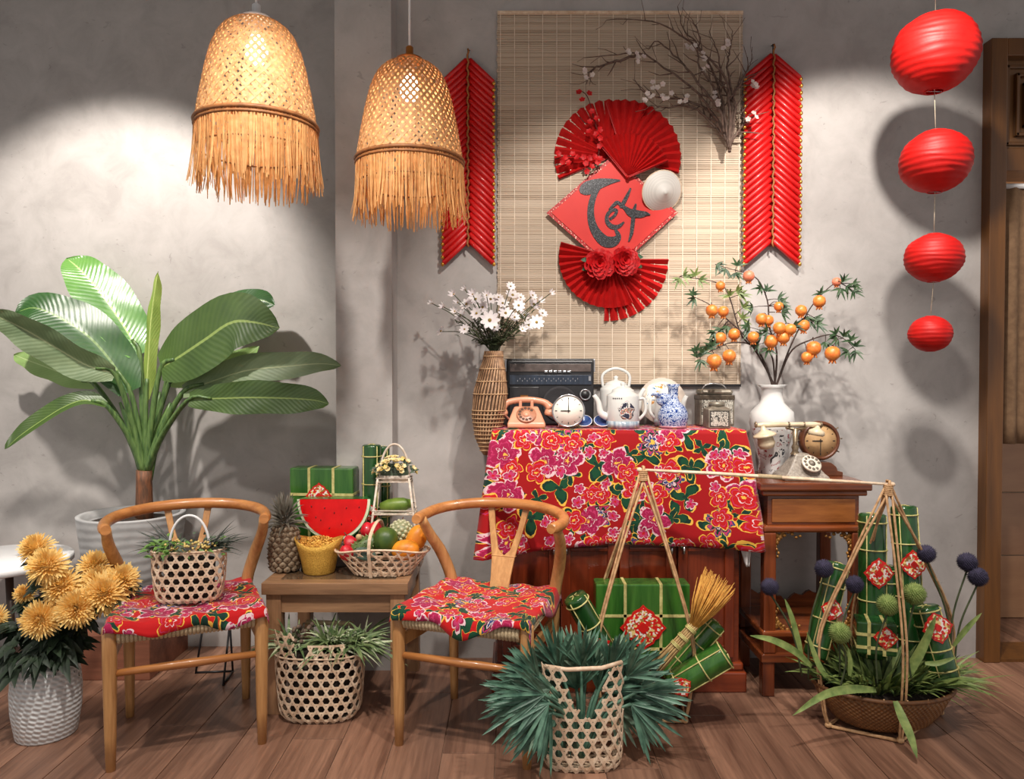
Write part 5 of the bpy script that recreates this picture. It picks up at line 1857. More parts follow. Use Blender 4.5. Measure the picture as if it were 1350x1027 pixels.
for i in range(46):
    an = rnd.uniform(0, 2 * PI); el = rnd.uniform(0, 1.5)
    p = V((0.078 * math.cos(an) * math.cos(el), 0.052 * math.sin(an) * math.cos(el), 0.026 + 0.062 * math.sin(el)))
    if p.y > 0.02: p.y = -p.y
    m = MB(); blossom(m, V((0, 0, 0)), (p - V((0, 0.02, 0.0))).normalized(), 0.0105, 6, 0.5)
    m.ell((0, 0, 0), 0.003, 6, 4)
    o = m.build('flower', petal_c if i % 3 else cream, t); o.location = p

# boat shaped fruit basket
fb = TB(501, 762); fb.y += 0.055
t = thing('fruit_basket', 'boat shaped hexagon weave basket full of assorted fruit', 'basket', V((fb.x, fb.y, TZ)))
def fsurf(u, v):
    th = 2 * PI * u / FP
    k_ = v / 0.115
    a = 0.100 + 0.066 * k_; b_ = 0.052 + 0.036 * k_
    x, y = superell(th, a, b_, 0.85)
    zz = 0.004 + 0.100 * k_ * (0.72 + 0.28 * abs(math.sin(th)) ** 2) + 0.012 * k_ * (abs(math.cos(th)) ** 6)
    return V((x, y, zz)), V((math.cos(th) * 0.7, math.sin(th) * 0.9, -0.35)).normalized()
FP = 0.72
mb = MB(); kagome(mb, fsurf, FP, 0.115, 0.0250, 0.0058); mb.build('weave', M_['bamboo'], t)
mb = MB(); bottom_weave(mb, 0.10, 0.052, 0.004, 0.85, 0.0225, 0.0075); mb.build('base', M_['bamboo'], t)
MB().tube([fsurf(FP * i / 64, 0.115)[0] for i in range(64)], 0.0036, 6, closed=True).build('rim', M_['bamboo'], t)
hx = -0.032
MB().ribbon(spline([V((hx, -0.055, 0.0)), V((hx, -0.075, 0.05)), V((hx, -0.092, 0.10)), V((hx + 0.004, -0.085, 0.15)), V((hx + 0.012, -0.04, 0.182)), V((hx + 0.02, 0.02, 0.188)), V((hx + 0.02, 0.075, 0.15)), V((hx + 0.02, 0.09, 0.10))], 24), 0.011, V((1, 0, 0)), [V((0, -1, 0.0))] * 8 + [V((0, -0.7, 0.7))] * 4 + [V((0, 0, 1))] * 6 + [V((0, 0.8, .6))] * 6, 0.003).build('handle', M_['bamboo'], t)

FBc = V((fb.x, fb.y, TZ))
def skin(name, a, b_, **kw):
    return mat(name, C(*a), C(*b_), 14, 0.42, **kw)
def fruit(name, label, pos, prof, ax, m, nlobe=0, stem=True, lob=0.0):
    t = thing(name, label, name.replace('_', ' ').split()[-1], FBc + V(pos))
    M = Mdir(V(ax))
    MB().lathe(prof, 20, (0, 0, 0), M, cap=False, fn=(lambda th, r, z: (r * (1 + lob * math.cos(nlobe * th)), z)) if nlobe else None).build('fruit', m, t)
    if stem:
        zt2 = prof[-1][1]
        MB().tube([M @ V((0, 0, zt2 - 0.002)), M @ V((0.003, 0, zt2 + 0.014))], [0.0025, 0.002], 6).build('stem', trunk_m, t)
    return t
def oval(r, h):
    return [(max(0.0012, r * math.cos(PI * (i / 12 - 0.5)) ** 0.85), h * math.sin(PI * (i / 12 - 0.5))) for i in range(13)]
mango_m = skin('ripe_mango_skin', (236, 158, 44), (224, 132, 36))
fruit('ripe_mango', 'orange ripe mango lying flat at the front of the fruit basket', (0.085, -0.030, 0.092), oval(0.036, 0.050), (1, -0.15, 0.1), mango_m)
fruit('ripe_mango', 'orange ripe mango tilted upright at the end of the fruit basket', (0.118, 0.012, 0.122), oval(0.036, 0.052), (0.45, 0.1, 0.9), mango_m)
fruit('green_pomelo', 'round dark green pomelo in the middle of the fruit basket', (0.012, -0.01, 0.122), oval(0.045, 0.046), (0.1, 0, 1), skin('pomelo_skin', (84, 106, 36), (50, 76, 28), bump=0.4))
t = fruit('custard_apple', 'knobbly pale green custard apple behind the pomelo in the basket', (0.058, 0.045, 0.138), oval(0.042, 0.042), (0.1, 0, 1), skin('custard_apple_skin', (150, 150, 116), (112, 120, 84)))
cm = skin('custard_apple_knob', (206, 200, 170), (150, 152, 112))
kb_ = None
for i in range(80):
    z = 1 - 2 * (i + 0.5) / 80; a = i * 2.39996; q = math.sqrt(1 - z * z)
    if kb_ is None:
        kb_ = MB().ell((0, 0, 0), 0.0078, 7, 5).build('knob', cm, t); o = kb_
    else:
        o = kb_.copy(); COL.objects.link(o); o.parent = t
    o.location = (0.040 * q * math.cos(a), 0.040 * q * math.sin(a), 0.040 * z)
t = fruit('soursop', 'spiky green soursop lying behind the red wax apples', (-0.062, -0.012, 0.100), oval(0.033, 0.058), (0.8, 0.1, 0.45), skin('soursop_skin', (96, 116, 62), (70, 92, 46)))
M = Mdir(V((0.8, 0.1, 0.45)))
cm = skin('soursop_spine', (176, 180, 130), (120, 134, 84)); kb_ = None
for i in range(110):
    z = 1 - 2 * (i + 0.5) / 110; a = i * 2.39996; q = math.sqrt(1 - z * z)
    if kb_ is None:
        kb_ = MB().tube([V((0, 0, -0.002)), V((0, 0, 0.007))], [0.003, 0.0006], 5).build('spine', cm, t); o = kb_
    else:
        o = kb_.copy(); COL.objects.link(o); o.parent = t
    p = M @ V((0.0325 * q ** .85 * math.cos(a), 0.0325 * q ** .85 * math.sin(a), 0.057 * z))
    o.location = p; o.rotation_euler = (M @ V((q * math.cos(a), q * math.sin(a), 0.5 * z))).to_track_quat('Z', 'Y').to_euler()
wax_m = skin('wax_apple_skin', (214, 20, 44), (178, 10, 30), coat=0.3)
wprof = [(0.002, -0.026), (0.018, -0.025), (0.026, -0.012), (0.026, 0.002), (0.017, 0.018), (0.008, 0.026), (0.0015, 0.028)]
for i, (pos, ax, lb) in enumerate((((-0.120, -0.035, 0.085), (-0.3, -0.3, 1), 'crimson wax apple lowest at the pointed end of the fruit basket'), ((-0.118, 0.012, 0.108), (-0.5, 0.2, 0.9), 'crimson wax apple on top at the pointed end of the fruit basket'), ((-0.035, 0.045, 0.150), (0.3, 0.1, 1), 'crimson wax apple at the back beneath the basket handle'), ((-0.062, 0.050, 0.146), (-0.2, 0.1, 1), 'crimson wax apple at the back touching the spiky soursop'))):
    fruit('wax_apple', lb, pos, wprof, ax, wax_m, 4, True, 0.05)
fruit('starfruit', 'small grey green fruit wedged in front of the soursop', (-0.052, -0.058, 0.082), oval(0.022, 0.04), (0.9, -0.1, -0.2), skin('grey_green_skin', (96, 112, 104), (62, 84, 72)), 5, True, 0.12)
fruit('longan', 'tiny pale longan resting on the soursop', (-0.078, -0.03, 0.137), oval(0.011, 0.011), (0, 0, 1), skin('longan_skin', (214, 186, 140), (180, 146, 100)))

# ---------------------------------------------------------------- things on the cabinet
CT = KT + 0.003
def KB(px, py):
    return FL(px, py, CT)

# radio
Yr = 2.955
x0, x1 = P(668, 500, Yr).x, P(783, 500, Yr).x
zt_ = P(700, 475, Yr).z
t = thing('cassette_radio', 'old black cassette radio with a chrome dial window and big speaker', 'radio', V(((x0 + x1) / 2, Yr, CT)))
L = t.location
W2 = (x1 - x0) / 2; RH = zt_ - CT
bk = mat('radio_black', C(34, 33, 36), C(26, 25, 28), 20, 0.4)
gr = mat('radio_grille', C(52, 51, 55), C(36, 35, 38), 700, 0.6, 0.6, 800)
MB().box((0, 0.035, RH / 2), (2 * W2, 0.07, RH)).build('case', bk, t, bevel=0.006)
MB().box((0, -0.001, RH * 0.885), (1.86 * W2, 0.006, RH * 0.12)).build('top_panel', mat('radio_panel', C(96, 84, 80), C(78, 68, 64), 40, 0.35), t, bevel=0.001)
MB().box((0.0, -0.002, RH * 0.70), (1.88 * W2, 0.008, RH * 0.15)).build('dial_window', mat('radio_dial', C(30, 38, 52), C(40, 50, 66), 60, 0.15, coat=0.5, stretch=(1, 1, .2)), t, bevel=0.001)
mb = MB()
for i in range(26):
    mb.box((-W2 * 0.75 + i * W2 * 0.055, -0.0065, RH * 0.70 + (0.004 if i % 2 else -0.004)), (0.002, 0.001, 0.006))
mb.build('dial_marks', M_['steel'], t)
MB().box((W2 * 0.90, -0.006, RH * 0.72), (0.009, 0.006, 0.018)).build('power_key', M_['steel'], t)
for i in range(6):
    MB().box((-W2 * 0.1 + i * 0.018, -0.006, RH * 0.825), (0.013, 0.008, 0.008)).build('tape_key', M_['steel'], t, bevel=0.001)
MB().box((-W2 * 0.60, -0.002, RH * 0.34), (W2 * 0.68, 0.008, RH * 0.50)).build('cassette_door', mat('cassette_door', C(48, 45, 46), C(40, 38, 40), 30, 0.3), t, bevel=0.002)
MB().box((-W2 * 0.60, -0.007, RH * 0.42), (0.03, 0.003, 0.022)).build('cassette_label', mat('brass_label', C(150, 96, 40), None, 30, 0.4, metallic=.5), t)
MB().lathe([(0, 0), (0.068, 0), (0.070, 0.004), (0.066, 0.007), (0.06, 0.004), (0.0, 0.002)], 36, (W2 * 0.22, -0.0005, RH * 0.33), Matrix.Rotation(R(90), 3, 'X'), cap=False).build('speaker_grille', gr, t)
MB().lathe([(0.0, 0), (0.022, 0), (0.024, 0.004), (0.020, 0.007), (0.016, 0.003), (0, 0.002)], 28, (W2 * 0.80, -0.0005, RH * 0.47), Matrix.Rotation(R(90), 3, 'X'), cap=False).build('tweeter', M_['steel'], t)
MB().lathe([(0.0, 0), (0.0165, 0), (0.0150, 0.004), (0, 0.005)], 24, (W2 * 0.80, -0.0035, RH * 0.47), Matrix.Rotation(R(90), 3, 'X'), cap=False).build('tweeter_cone', bk, t)
for s in (-1, 1):
    MB().box((s * (W2 + 0.003), 0.03, RH * 0.92), (0.007, 0.03, RH * 0.20)).build('handle_arm', M_['steel'], t, bevel=0.002)
MB().box((0, 0.03, RH * 1.005), (2 * W2 + 0.01, 0.026, 0.010)).build('handle_bar', bk, t, bevel=0.003)
MB().box((W2 * 0.72, -0.005, RH * 0.10), (0.03, 0.002, 0.004)).build('maker_plate', M_['steel'], t)

# pink rotary telephone
b = KB(694, 564); b.y += 0.03
t = thing('rotary_telephone', 'peach pink rotary dial telephone with its receiver on top', 'telephone', V((b.x, b.y, CT)))
pk = mat('pink_plastic', C(212, 152, 122), C(198, 136, 108), 10, 0.3, coat=0.2)
def tz_(x, z): return V((x, z, 0))
hw0, hw1, d0, hh = 0.071, 0.045, 0.048, 0.078
mb = MB()
n0 = mb.add([(-hw0, -d0, 0), (hw0, -d0, 0), (hw0, d0, 0), (-hw0, d0, 0), (-hw0, -d0, 0.016), (hw0, -d0, 0.016), (hw0, d0, 0.016), (-hw0, d0, 0.016), (-hw1, 0.002, hh), (hw1, 0.002, hh), (hw1, d0, hh), (-hw1, d0, hh)])
for q in ((3, 2, 1, 0), (0, 1, 5, 4), (1, 2, 6, 5), (2, 3, 7, 6), (3, 0, 4, 7), (4, 5, 9, 8), (5, 6, 10, 9), (6, 7, 11, 10), (7, 4, 8, 11), (8, 9, 10, 11)):
    mb.face([n0 + i for i in q], False)
mb.build('body', pk, t, bevel=0.006)
slope = V((0, 0.05, 0.062)).normalized(); nrm = V((0, -0.062, 0.05)).normalized()
Md = Mdir(nrm)
dc = V((0, -0.023, 0.047)) + nrm * 0.001
o = MB().lathe([(0, 0), (0.037, 0), (0.037, 0.005), (0.034, 0.007), (0, 0.007)], 32, dc, Md, cap=False).build('dial', mat('dial_pink', C(176, 120, 92), C(150, 98, 74), 30, 0.35), t)
mb = MB()
for i in range(10):
    a = R(40 + i * 29)
    mb.lathe([(0, 0), (0.0055, 0), (0.0055, 0.0015), (0, 0.0015)], 10, dc + Md @ V((0.026 * math.cos(a), 0.026 * math.sin(a), 0.0062)), Md, cap=False)
mb.build('finger_holes', mat('dial_hole', C(90, 62, 50), None, 30, 0.6), o)
MB().lathe([(0, 0), (0.014, 0), (0.013, 0.003), (0, 0.004)], 18, dc + nrm * 0.007, Md, cap=False).build('dial_center', pk, o)
for s in (-1, 1):
    MB().box((s * 0.022, 0.024, hh + 0.010), (0.012, 0.03, 0.024)).build('cradle_prong', pk, t, bevel=0.003)
r_ = MB().tube(spline([V((-0.092, 0.02, hh - 0.006)), V((-0.066, 0.02, hh + 0.017)), V((0, 0.02, hh + 0.026)), V((0.066, 0.02, hh + 0.017)), V((0.092, 0.02, hh - 0.006))], 17), [0.018, 0.016, 0.014, 0.013, 0.012] + [0.0115] * 7 + [0.012, 0.013, 0.014, 0.016, 0.018], 12).build('receiver', pk, t)
for s in (-1, 1):
    MB().lathe([(0, 0), (0.021, 0), (0.024, 0.008), (0.022, 0.020), (0.014, 0.028), (0, 0.03)], 20, V((s * 0.090, 0.02, hh - 0.036)), Matrix.Rotation(R(s * 14), 3, 'Y'), cap=False).build('ear_cup', pk, r_)
cc_ = []
for i in range(150):
    s = i / 149
    base = V((-0.055 - 0.05 * s, 0.035 - 0.06 * s, 0.014 + 0.045 * math.sin(s * PI * .5)))
    cc_.append(base + V((0, 0.005 * math.cos(i * 1.1), 0.005 * math.sin(i * 1.1))))
MB().tube(cc_, 0.0018, 5).build('coiled_cord', mat('coil_cord', C(150, 96, 80), None, 30, 0.5), t)

# clocks
def clock_face(t, c, nrm, r, face_m, hand_m, th, tm, roman=False):
    M = Mdir(nrm)
    up = V((0, 0, 1)) - nrm * nrm.z; up.normalize(); rt = up.cross(nrm) * 1.0
    def q(a, rr, h): return c + (rt * math.sin(a) + up * math.cos(a)) * rr + nrm * h
    o = MB().lathe([(0, 0), (r, 0), (r, 0.002), (0, 0.002)], 40, c, M, cap=False).build('dial_face', face_m, t)
    rt_s = 1
    for k_ in range(12):
        a = 2 * PI * k_ / 12
        ln = 0.14 if k_ % 3 == 0 else 0.09
        wd = 0.055 if k_ % 3 == 0 else 0.035
        dirv = (q(a, 1, 0) - q(a, 0, 0)).normalized()
        MB().ribbon([q(a, r * (0.90 - ln), 0.0026), q(a, r * 0.90, 0.0026)], r * wd, dirv.cross(nrm), nrm, 0.001).build('hour_mark', hand_m, o)
    for a, ln, wd in ((th, 0.52, 0.075), (tm, 0.74, 0.05)):
        dirv = (q(a, 1, 0) - q(a, 0, 0)).normalized()
        MB().ribbon([q(a, -r * 0.12, 0.004), q(a, r * ln, 0.004)], [r * wd, r * wd * 0.6], dirv.cross(nrm), nrm, 0.001).build('hand', hand_m, o)
    return o


b = KB(747, 562); b.y += 0.02
cr = S(22, 2.80)
t = thing('alarm_clock', 'round white faced alarm clock in a silver rim before the radio', 'clock', V((b.x, 2.80, CT)))
cen = V((0, 0, cr + 0.002))
MB().lathe([(0, 0.03), (cr * 0.8, 0.03), (cr, 0.02), (cr, -0.006), (cr * 0.93, -0.009), (cr * 0.90, -0.004), (0, -0.003)], 40, cen, Matrix.Rotation(R(-90), 3, 'X'), cap=False).build('case', M_['steel'], t)
ink = mat('clock_ink', C(30, 26, 26), None, 20, 0.5)
clock_face(t, cen + V((0, -0.003, 0)), V((0, -1, 0)), cr * 0.9, mat('white_dial', C(236, 230, 220), C(230, 222, 210), 20, 0.4), ink, R(270), R(0))
for s in (-1, 1):
    MB().tube([V((s * cr * 0.5, 0.012, 0.018)), V((s * cr * 0.6, 0.012, -0.0))], 0.003, 6).build('foot', M_['steel'], t)

# blue dishes
dish_m = mat('blue_glaze', C(40, 62, 118), C(70, 96, 150), 60, 0.15, coat=0.4)
for i, (px, lb) in enumerate(((770, 'small blue oval dish lying beside the alarm clock'), (795, 'small blue oval dish lying under the front teapot spout'))):
    b = KB(px, 564); b.y += 0.03
    t = thing('blue_dish', lb, 'dish', V((b.x, b.y, CT)))
    MB().lathe([(0, 0), (0.017, 0), (0.030, 0.012), (0.032, 0.016), (0.030, 0.016), (0.016, 0.004), (0, 0.004)], 28, cap=False).build('dish', dish_m, t)
    MB().lathe([(0.0305, 0.0165), (0.0325, 0.0165), (0.0325, 0.0145), (0.0305, 0.0145)], 28, cap=False).build('rim_line', M_['white'], t)
    t.rotation_euler = (R(38), 0, 0); t.location.z += 0.014

# teapots
cer = mat('white_porcelain', C(214, 214, 210), C(202, 203, 200), 6, 0.14, coat=0.4)
def pic_mat(name, cols, scale):
    k = NT(name)
    co = k.coord('Object')
    nz = k.n('ShaderNodeTexNoise'); nz.inputs['Scale'].default_value = scale; nz.inputs['Detail'].default_value = 3; nz.inputs['Distortion'].default_value = 1.5
    k.l(co, nz.inputs['Vector'])
    k.col(k.ramp(nz.outputs[0], cols, True)).set(Roughness=0.15, Coat_Weight=0.4)
    return k.m
fig_m = pic_mat('painted_figures', [(0, C(40, 40, 60)), (0.40, C(210, 208, 204)), (0.47, C(150, 60, 70)), (0.53, C(206, 170, 140)), (0.58, C(60, 62, 70)), (0.64, C(214, 212, 208))], 34)
stripe_m = mat('blue_lotus_band', C(196, 204, 208), C(104, 130, 150), 70, 0.15, coat=0.4, stretch=(1, 1, .25))


def teapot(loc, r, h, label, spout_side=-1, pic=True, tall=False):
    t = thing('porcelain_teapot', label, 'teapot', loc)
    MB().lathe([(0, 0), (r * 0.96, 0), (r, 0.004), (r, h * 0.88), (r * 0.97, h * 0.94), (r * 0.72, h), (r * 0.70, h + 0.003), (0, h + 0.003)], 36, cap=False).build('body', cer, t)
    MB().lathe([(r * 1.004, 0.002), (r * 1.004, h * 0.2)], 36, cap=False).build('lotus_band', stripe_m, t, solid=0.0006)
    MB().lathe([(r * 0.70, h + 0.002), (r * 0.66, h + 0.010), (r * 0.35, h + 0.020), (r * 0.12, h + 0.022), (0.008, h + 0.028), (0.010, h + 0.036), (0, h + 0.04)], 28, cap=False).build('lid', cer, t)
    MB().tube(spline([V((spout_side * r * 0.92, 0, h * 0.30)), V((spout_side * r * 1.35, 0, h * 0.42)), V((spout_side * r * 1.5, 0, h * 0.72)), V((spout_side * r * 1.78, 0, h * 0.93))], 14), [0.016 - 0.008 * i / 13 for i in range(14)], 10).build('spout', cer, t)
    if tall:
        MB().tube(spline([V((-r * 0.8, 0, h * 0.94)), V((-r * 0.85, 0, h * 1.26)), V((-r * .3, 0, h * 1.42)), V((r * .3, 0, h * 1.42)), V((r * 0.85, 0, h * 1.26)), V((r * 0.8, 0, h * 0.94))], 20), 0.0058, 8).build('bail_handle', cer, t)
    else:
        MB().tube(spline([V((-spout_side * r * 0.97, 0, h * 0.82)), V((-spout_side * r * 1.32, 0, h * 0.80)), V((-spout_side * r * 1.38, 0, h * 0.45)), V((-spout_side * r * 0.97, 0, h * 0.22))], 14), 0.006, 8).build('handle', cer, t)
    if pic:
        mb = MB()
        def ov(u, v):
            a = 2 * PI * u; q = v * (1 + 0.08 * math.sin(5 * a) + 0.06 * math.sin(9 * a))
            x_ = 0.5 * q * math.cos(a) + 0.10
            return V((r * 1.006 * math.sin(x_), -r * 1.006 * math.cos(x_), h * (0.50 + 0.25 * q * math.sin(a))))
        mb.grid(24, 5, ov)
        mb.build('painted_figures', fig_m, t, solid=0.0005)
        mb = MB()
        for k_ in range(5):
            a = -0.75 + k_ * 0.13
            mb.box(V((r * 1.008 * math.sin(a), -r * 1.008 * math.cos(a), h * 0.84)), (0.004, 0.0012, 0.0045), Matrix.Rotation(a, 3, 'Z'))
        mb.build('painted_marks', ink, t)
    return t


b = KB(826, 566)
teapot(V((b.x, 2.82, CT)), S(21.5, 2.82), P(826, 516, 2.82).z - CT - 0.004, 'white porcelain teapot painted with red robed figures, standing in front', -1)
t = teapot(V((P(812, 500, 2.955).x, 2.955, CT)), S(21, 2.955), 0.155, 'white porcelain teapot with bail handle behind the figure painted teapot', 1, False, True)

# plate
c = P(873, 529, 2.985)
t = thing('painted_plate', 'round porcelain plate with a painted landscape leaning at the wall', 'plate', V((c.x, 2.99, CT)))
pr = S(31, 2.985)
Mp = Matrix.Rotation(R(78), 3, 'X')
pc = V((0, 0.0, pr * math.sin(R(78)) + 0.001))
MB().lathe([(0, 0), (pr * 0.6, 0), (pr, 0.010), (pr, 0.013), (pr * 0.62, 0.004), (0, 0.004)], 44, pc, Mp, cap=False).build('plate', mat('plate_glaze', C(196, 184, 172), C(184, 170, 158), 10, 0.2, coat=0.3), t)
land = pic_mat('painted_landscape', [(0, C(90, 130, 160)), (0.40, C(232, 232, 228)), (0.50, C(226, 224, 216)), (0.56, C(210, 150, 70)), (0.61, C(150, 96, 60)), (0.66, C(230, 228, 220))], 22)
MB().lathe([(0, 0.0046), (pr * 0.74, 0.0065), (pr * 0.74, 0.0055), (0, 0.0035)], 40, pc + V((0, 0, 0)), Mp, cap=False).build('painted_scene', land, t)

# blue and white vase
b = KB(892, 565)
t = thing('blue_vase', 'blue and white porcelain bottle vase with a narrow neck', 'vase', V((b.x, 2.83, CT)))
bw_ = pic_mat('blue_white_scroll', [(0, C(30, 56, 120)), (0.42, C(60, 90, 150)), (0.47, C(206, 214, 226)), (0.53, C(56, 86, 150)), (0.58, C(190, 202, 220)), (0.64, C(28, 52, 116))], 75)
r = S(20, 2.83)
MB().lathe([(0, 0), (r * 0.8, 0), (r * 0.86, 0.006), (r, 0.035), (r * 0.98, 0.055), (r * 0.78, 0.08), (r * 0.42, 0.098), (r * 0.32, 0.115), (r * 0.34, 0.150), (r * 0.46, 0.162), (r * 0.40, 0.163), (r * 0.26, 0.15), (0, 0.15)], 32, cap=False).build('body', bw_, t)
MB().lathe([(r * 0.80, 0), (r * 0.87, 0.0), (r * 0.89, 0.007), (r * 0.80, 0.007)], 32, cap=False).build('foot_ring', mat('rose_foot', C(190, 130, 140), None, 30, 0.2), t)
MB().ell((-r * 0.62, -0.008, 0.104), (0.030, 0.014, 0.026), 14, 8).tube([V((-r * 0.9, -0.008, 0.115)), V((-r * 1.25, -0.01, 0.128)), V((-r * 1.5, -0.01, 0.120))], [0.012, 0.009, 0.003], 8).build('bird_figure', bw_, t)

# third teapot whose spout shows between the vase and the tins
teapot(V((P(878, 540, 2.925).x, 2.925, CT)), 0.045, 0.125, 'plain white teapot mostly hidden behind the blue vase, spout showing', 1, False)

# tins
tin_m = mat('old_tin', C(150, 142, 128), C(112, 104, 92), 30, 0.35, metallic=0.5, rnd_amt=0.05)
pat = pic_mat('tin_flower_print', [(0, C(72, 70, 66)), (0.42, C(176, 172, 160)), (0.5, C(196, 192, 180)), (0.55, C(96, 92, 86)), (0.62, C(184, 180, 168))], 60)
x0, x1 = P(919, 530, 2.955).x, P(964, 530, 2.955).x
h = P(940, 512, 2.955).z - CT
t = thing('tin_canister', 'tall old flower printed tin canister with a wire handle', 'tin', V(((x0 + x1) / 2, 2.955, CT)))
wdt = (x1 - x0)
MB().box((0, 0, h * 0.40), (wdt, 0.09, h * 0.80)).build('body', tin_m, t, bevel=0.004)
MB().box((0, -0.0445, h * 0.38), (wdt * 0.9, 0.003, h * 0.66)).build('flower_panel', pat, t)
MB().box((0, 0, h * 0.76), (wdt * 1.02, 0.094, h * 0.14)).build('band', mat('tin_band', C(92, 80, 66), C(70, 60, 50), 90, 0.4, metallic=.4), t, bevel=0.003)
MB().box((0, 0, h * 0.90), (wdt * 0.96, 0.085, h * 0.16)).build('lid', tin_m, t, bevel=0.012)
MB().tube(spline([V((-wdt * 0.36, 0, h * 0.97)), V((-wdt * 0.25, 0, h * 1.09)), V((0, 0, h * 1.13)), V((wdt * 0.25, 0, h * 1.09)), V((wdt * 0.36, 0, h * 0.97))], 14), 0.003, 6).build('wire_handle', M_['steel'], t)
b = KB(958, 567)
t = thing('tin_caddy', 'small square tin caddy with round cap before the tall tin canister', 'tin', V((b.x, 2.825, CT)))
w_, h = S(29, 2.825), P(958, 530, 2.825).z - CT
MB().box((0, 0, h * 0.37), (w_, w_, h * 0.74)).build('body', tin_m, t, bevel=0.002)
MB().box((0, -w_ / 2, h * 0.36), (w_ * 0.78, 0.002, h * 0.56)).build('flower_panel', pat, t)
MB().box((0, -w_ / 2 + 0.0002, h * 0.36), (w_ * 0.86, 0.001, h * 0.62)).build('panel_border', ink, t)
n0 = MB(); hw = w_ / 2
n0.lathe([(hw * 1.36, h * 0.735), (hw * 0.85, h * 0.84), (0, h * 0.84)], 4, (0, 0, 0), Matrix.Rotation(PI / 4, 3, 'Z'), cap=False, smooth=False).build('shoulder', tin_m, t)
MB().lathe([(0, h * 0.83), (hw * 0.72, h * 0.83), (hw * 0.72, h * 0.98), (hw * 0.66, h), (0, h)], 24, cap=False).build('cap', tin_m, t)

# ---------------------------------------------------------------- woven fish trap vase with daisies
Yv = 2.86
c0 = P(640, 600, Yv); ctop = P(651, 463, Yv)
t = thing('woven_trap_vase', 'tall tapered bamboo fish trap vase hanging beside the tablecloth', 'vase', V((c0.x, Yv, c0.z)))
ax = ctop - c0
H = ax.z
def trap(th, v):
    k_ = v / H
    pr = [(0, 0.006), (0.06, 0.024), (0.2, 0.048), (0.4, 0.064), (0.6, 0.064), (0.8, 0.050), (0.92, 0.037), (1.0, 0.034)]
    for (a, ra), (b_, rb) in zip(pr, pr[1:]):
        if k_ <= b_ + 1e-9:
            q = (k_ - a) / (b_ - a); q = q * q * (3 - 2 * q) * 0.5 + q * 0.5
            r = ra + (rb - ra) * q; break
    return V((ax.x * k_ + r * math.cos(th), r * math.sin(th), v)), V((math.cos(th), math.sin(th), 0))
tv_m = mat('trap_bamboo', C(176, 138, 104), C(128, 94, 68), 50, 0.6)
mb = MB()
for i in range(30):
    th = 2 * PI * i / 30
    q = [trap(th + 0.5 * (j / 24) ** 2, H * j / 24) for j in range(25)]
    s = [V((-math.sin(th), math.cos(th), 0))] * 25
    mb.ribbon([a for a, _ in q], 0.0062, s, [b_ for _, b_ in q], 0.0018)
mb.build('upright_splits', tv_m, t)
mb = MB()
for j in range(1, 16):
    v = H * (j / 26 + 0.01) if j < 12 else H * (0.47 + (j - 11) * 0.12)
    mb.tube([trap(2 * PI * i / 32, min(v, H))[0] + trap(2 * PI * i / 32, min(v, H))[1] * 0.002 for i in range(32)], 0.0021, 5, closed=True)
mb.build('binding_rings', mat('trap_ring', C(196, 162, 124), C(160, 124, 88), 50, 0.6), t)
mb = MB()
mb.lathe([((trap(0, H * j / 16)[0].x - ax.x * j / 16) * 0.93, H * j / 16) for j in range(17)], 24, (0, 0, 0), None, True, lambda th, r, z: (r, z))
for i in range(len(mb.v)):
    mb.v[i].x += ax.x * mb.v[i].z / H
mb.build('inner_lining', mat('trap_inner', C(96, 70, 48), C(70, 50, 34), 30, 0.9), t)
MB().tube([V((ax.x * 0.9, 0.03, H * 0.9)), V((ax.x * 0.9, WR - Yv, H * 0.93))], 0.003, 6).build('hanging_hook', M_['black'], t)

# daisies: each its own stem
wh = mat('daisy_petal', C(240, 236, 234), C(226, 216, 220), 40, 0.6, transl=0.2)
yc = mat('daisy_center', C(160, 132, 60), C(110, 90, 40), 90, 0.8)
stg = mat('daisy_stem', C(70, 78, 48), C(48, 58, 34), 40, 0.7)
def zd(x, y): return 560 + x / 3.803, 350 + y / 3.803
dpos = [(325, 275, 52), (405, 240, 40), (210, 195, 36), (145, 145, 24), (203, 122, 20), (95, 208, 22), (37, 190, 20), (82, 330, 28), (255, 170, 40), (330, 170, 38), (440, 150, 40), (430, 105, 26), (540, 150, 28), (630, 140, 20), (545, 195, 36), (560, 285, 40), (500, 250, 34), (470, 200, 34), (390, 190, 34), (290, 210, 36), (180, 250, 34), (200, 320, 28), (260, 240, 34), (520, 300, 30), (590, 240, 28), (300, 330, 30), (240, 145, 24), (370, 160, 26), (150, 230, 22), (350, 310, 30), (575, 180, 24), (480, 160, 26), (450, 260, 28), (165, 185, 20), (310, 150, 22), (490, 320, 24)]
mouth = V((ctop.x, Yv, ctop.z))
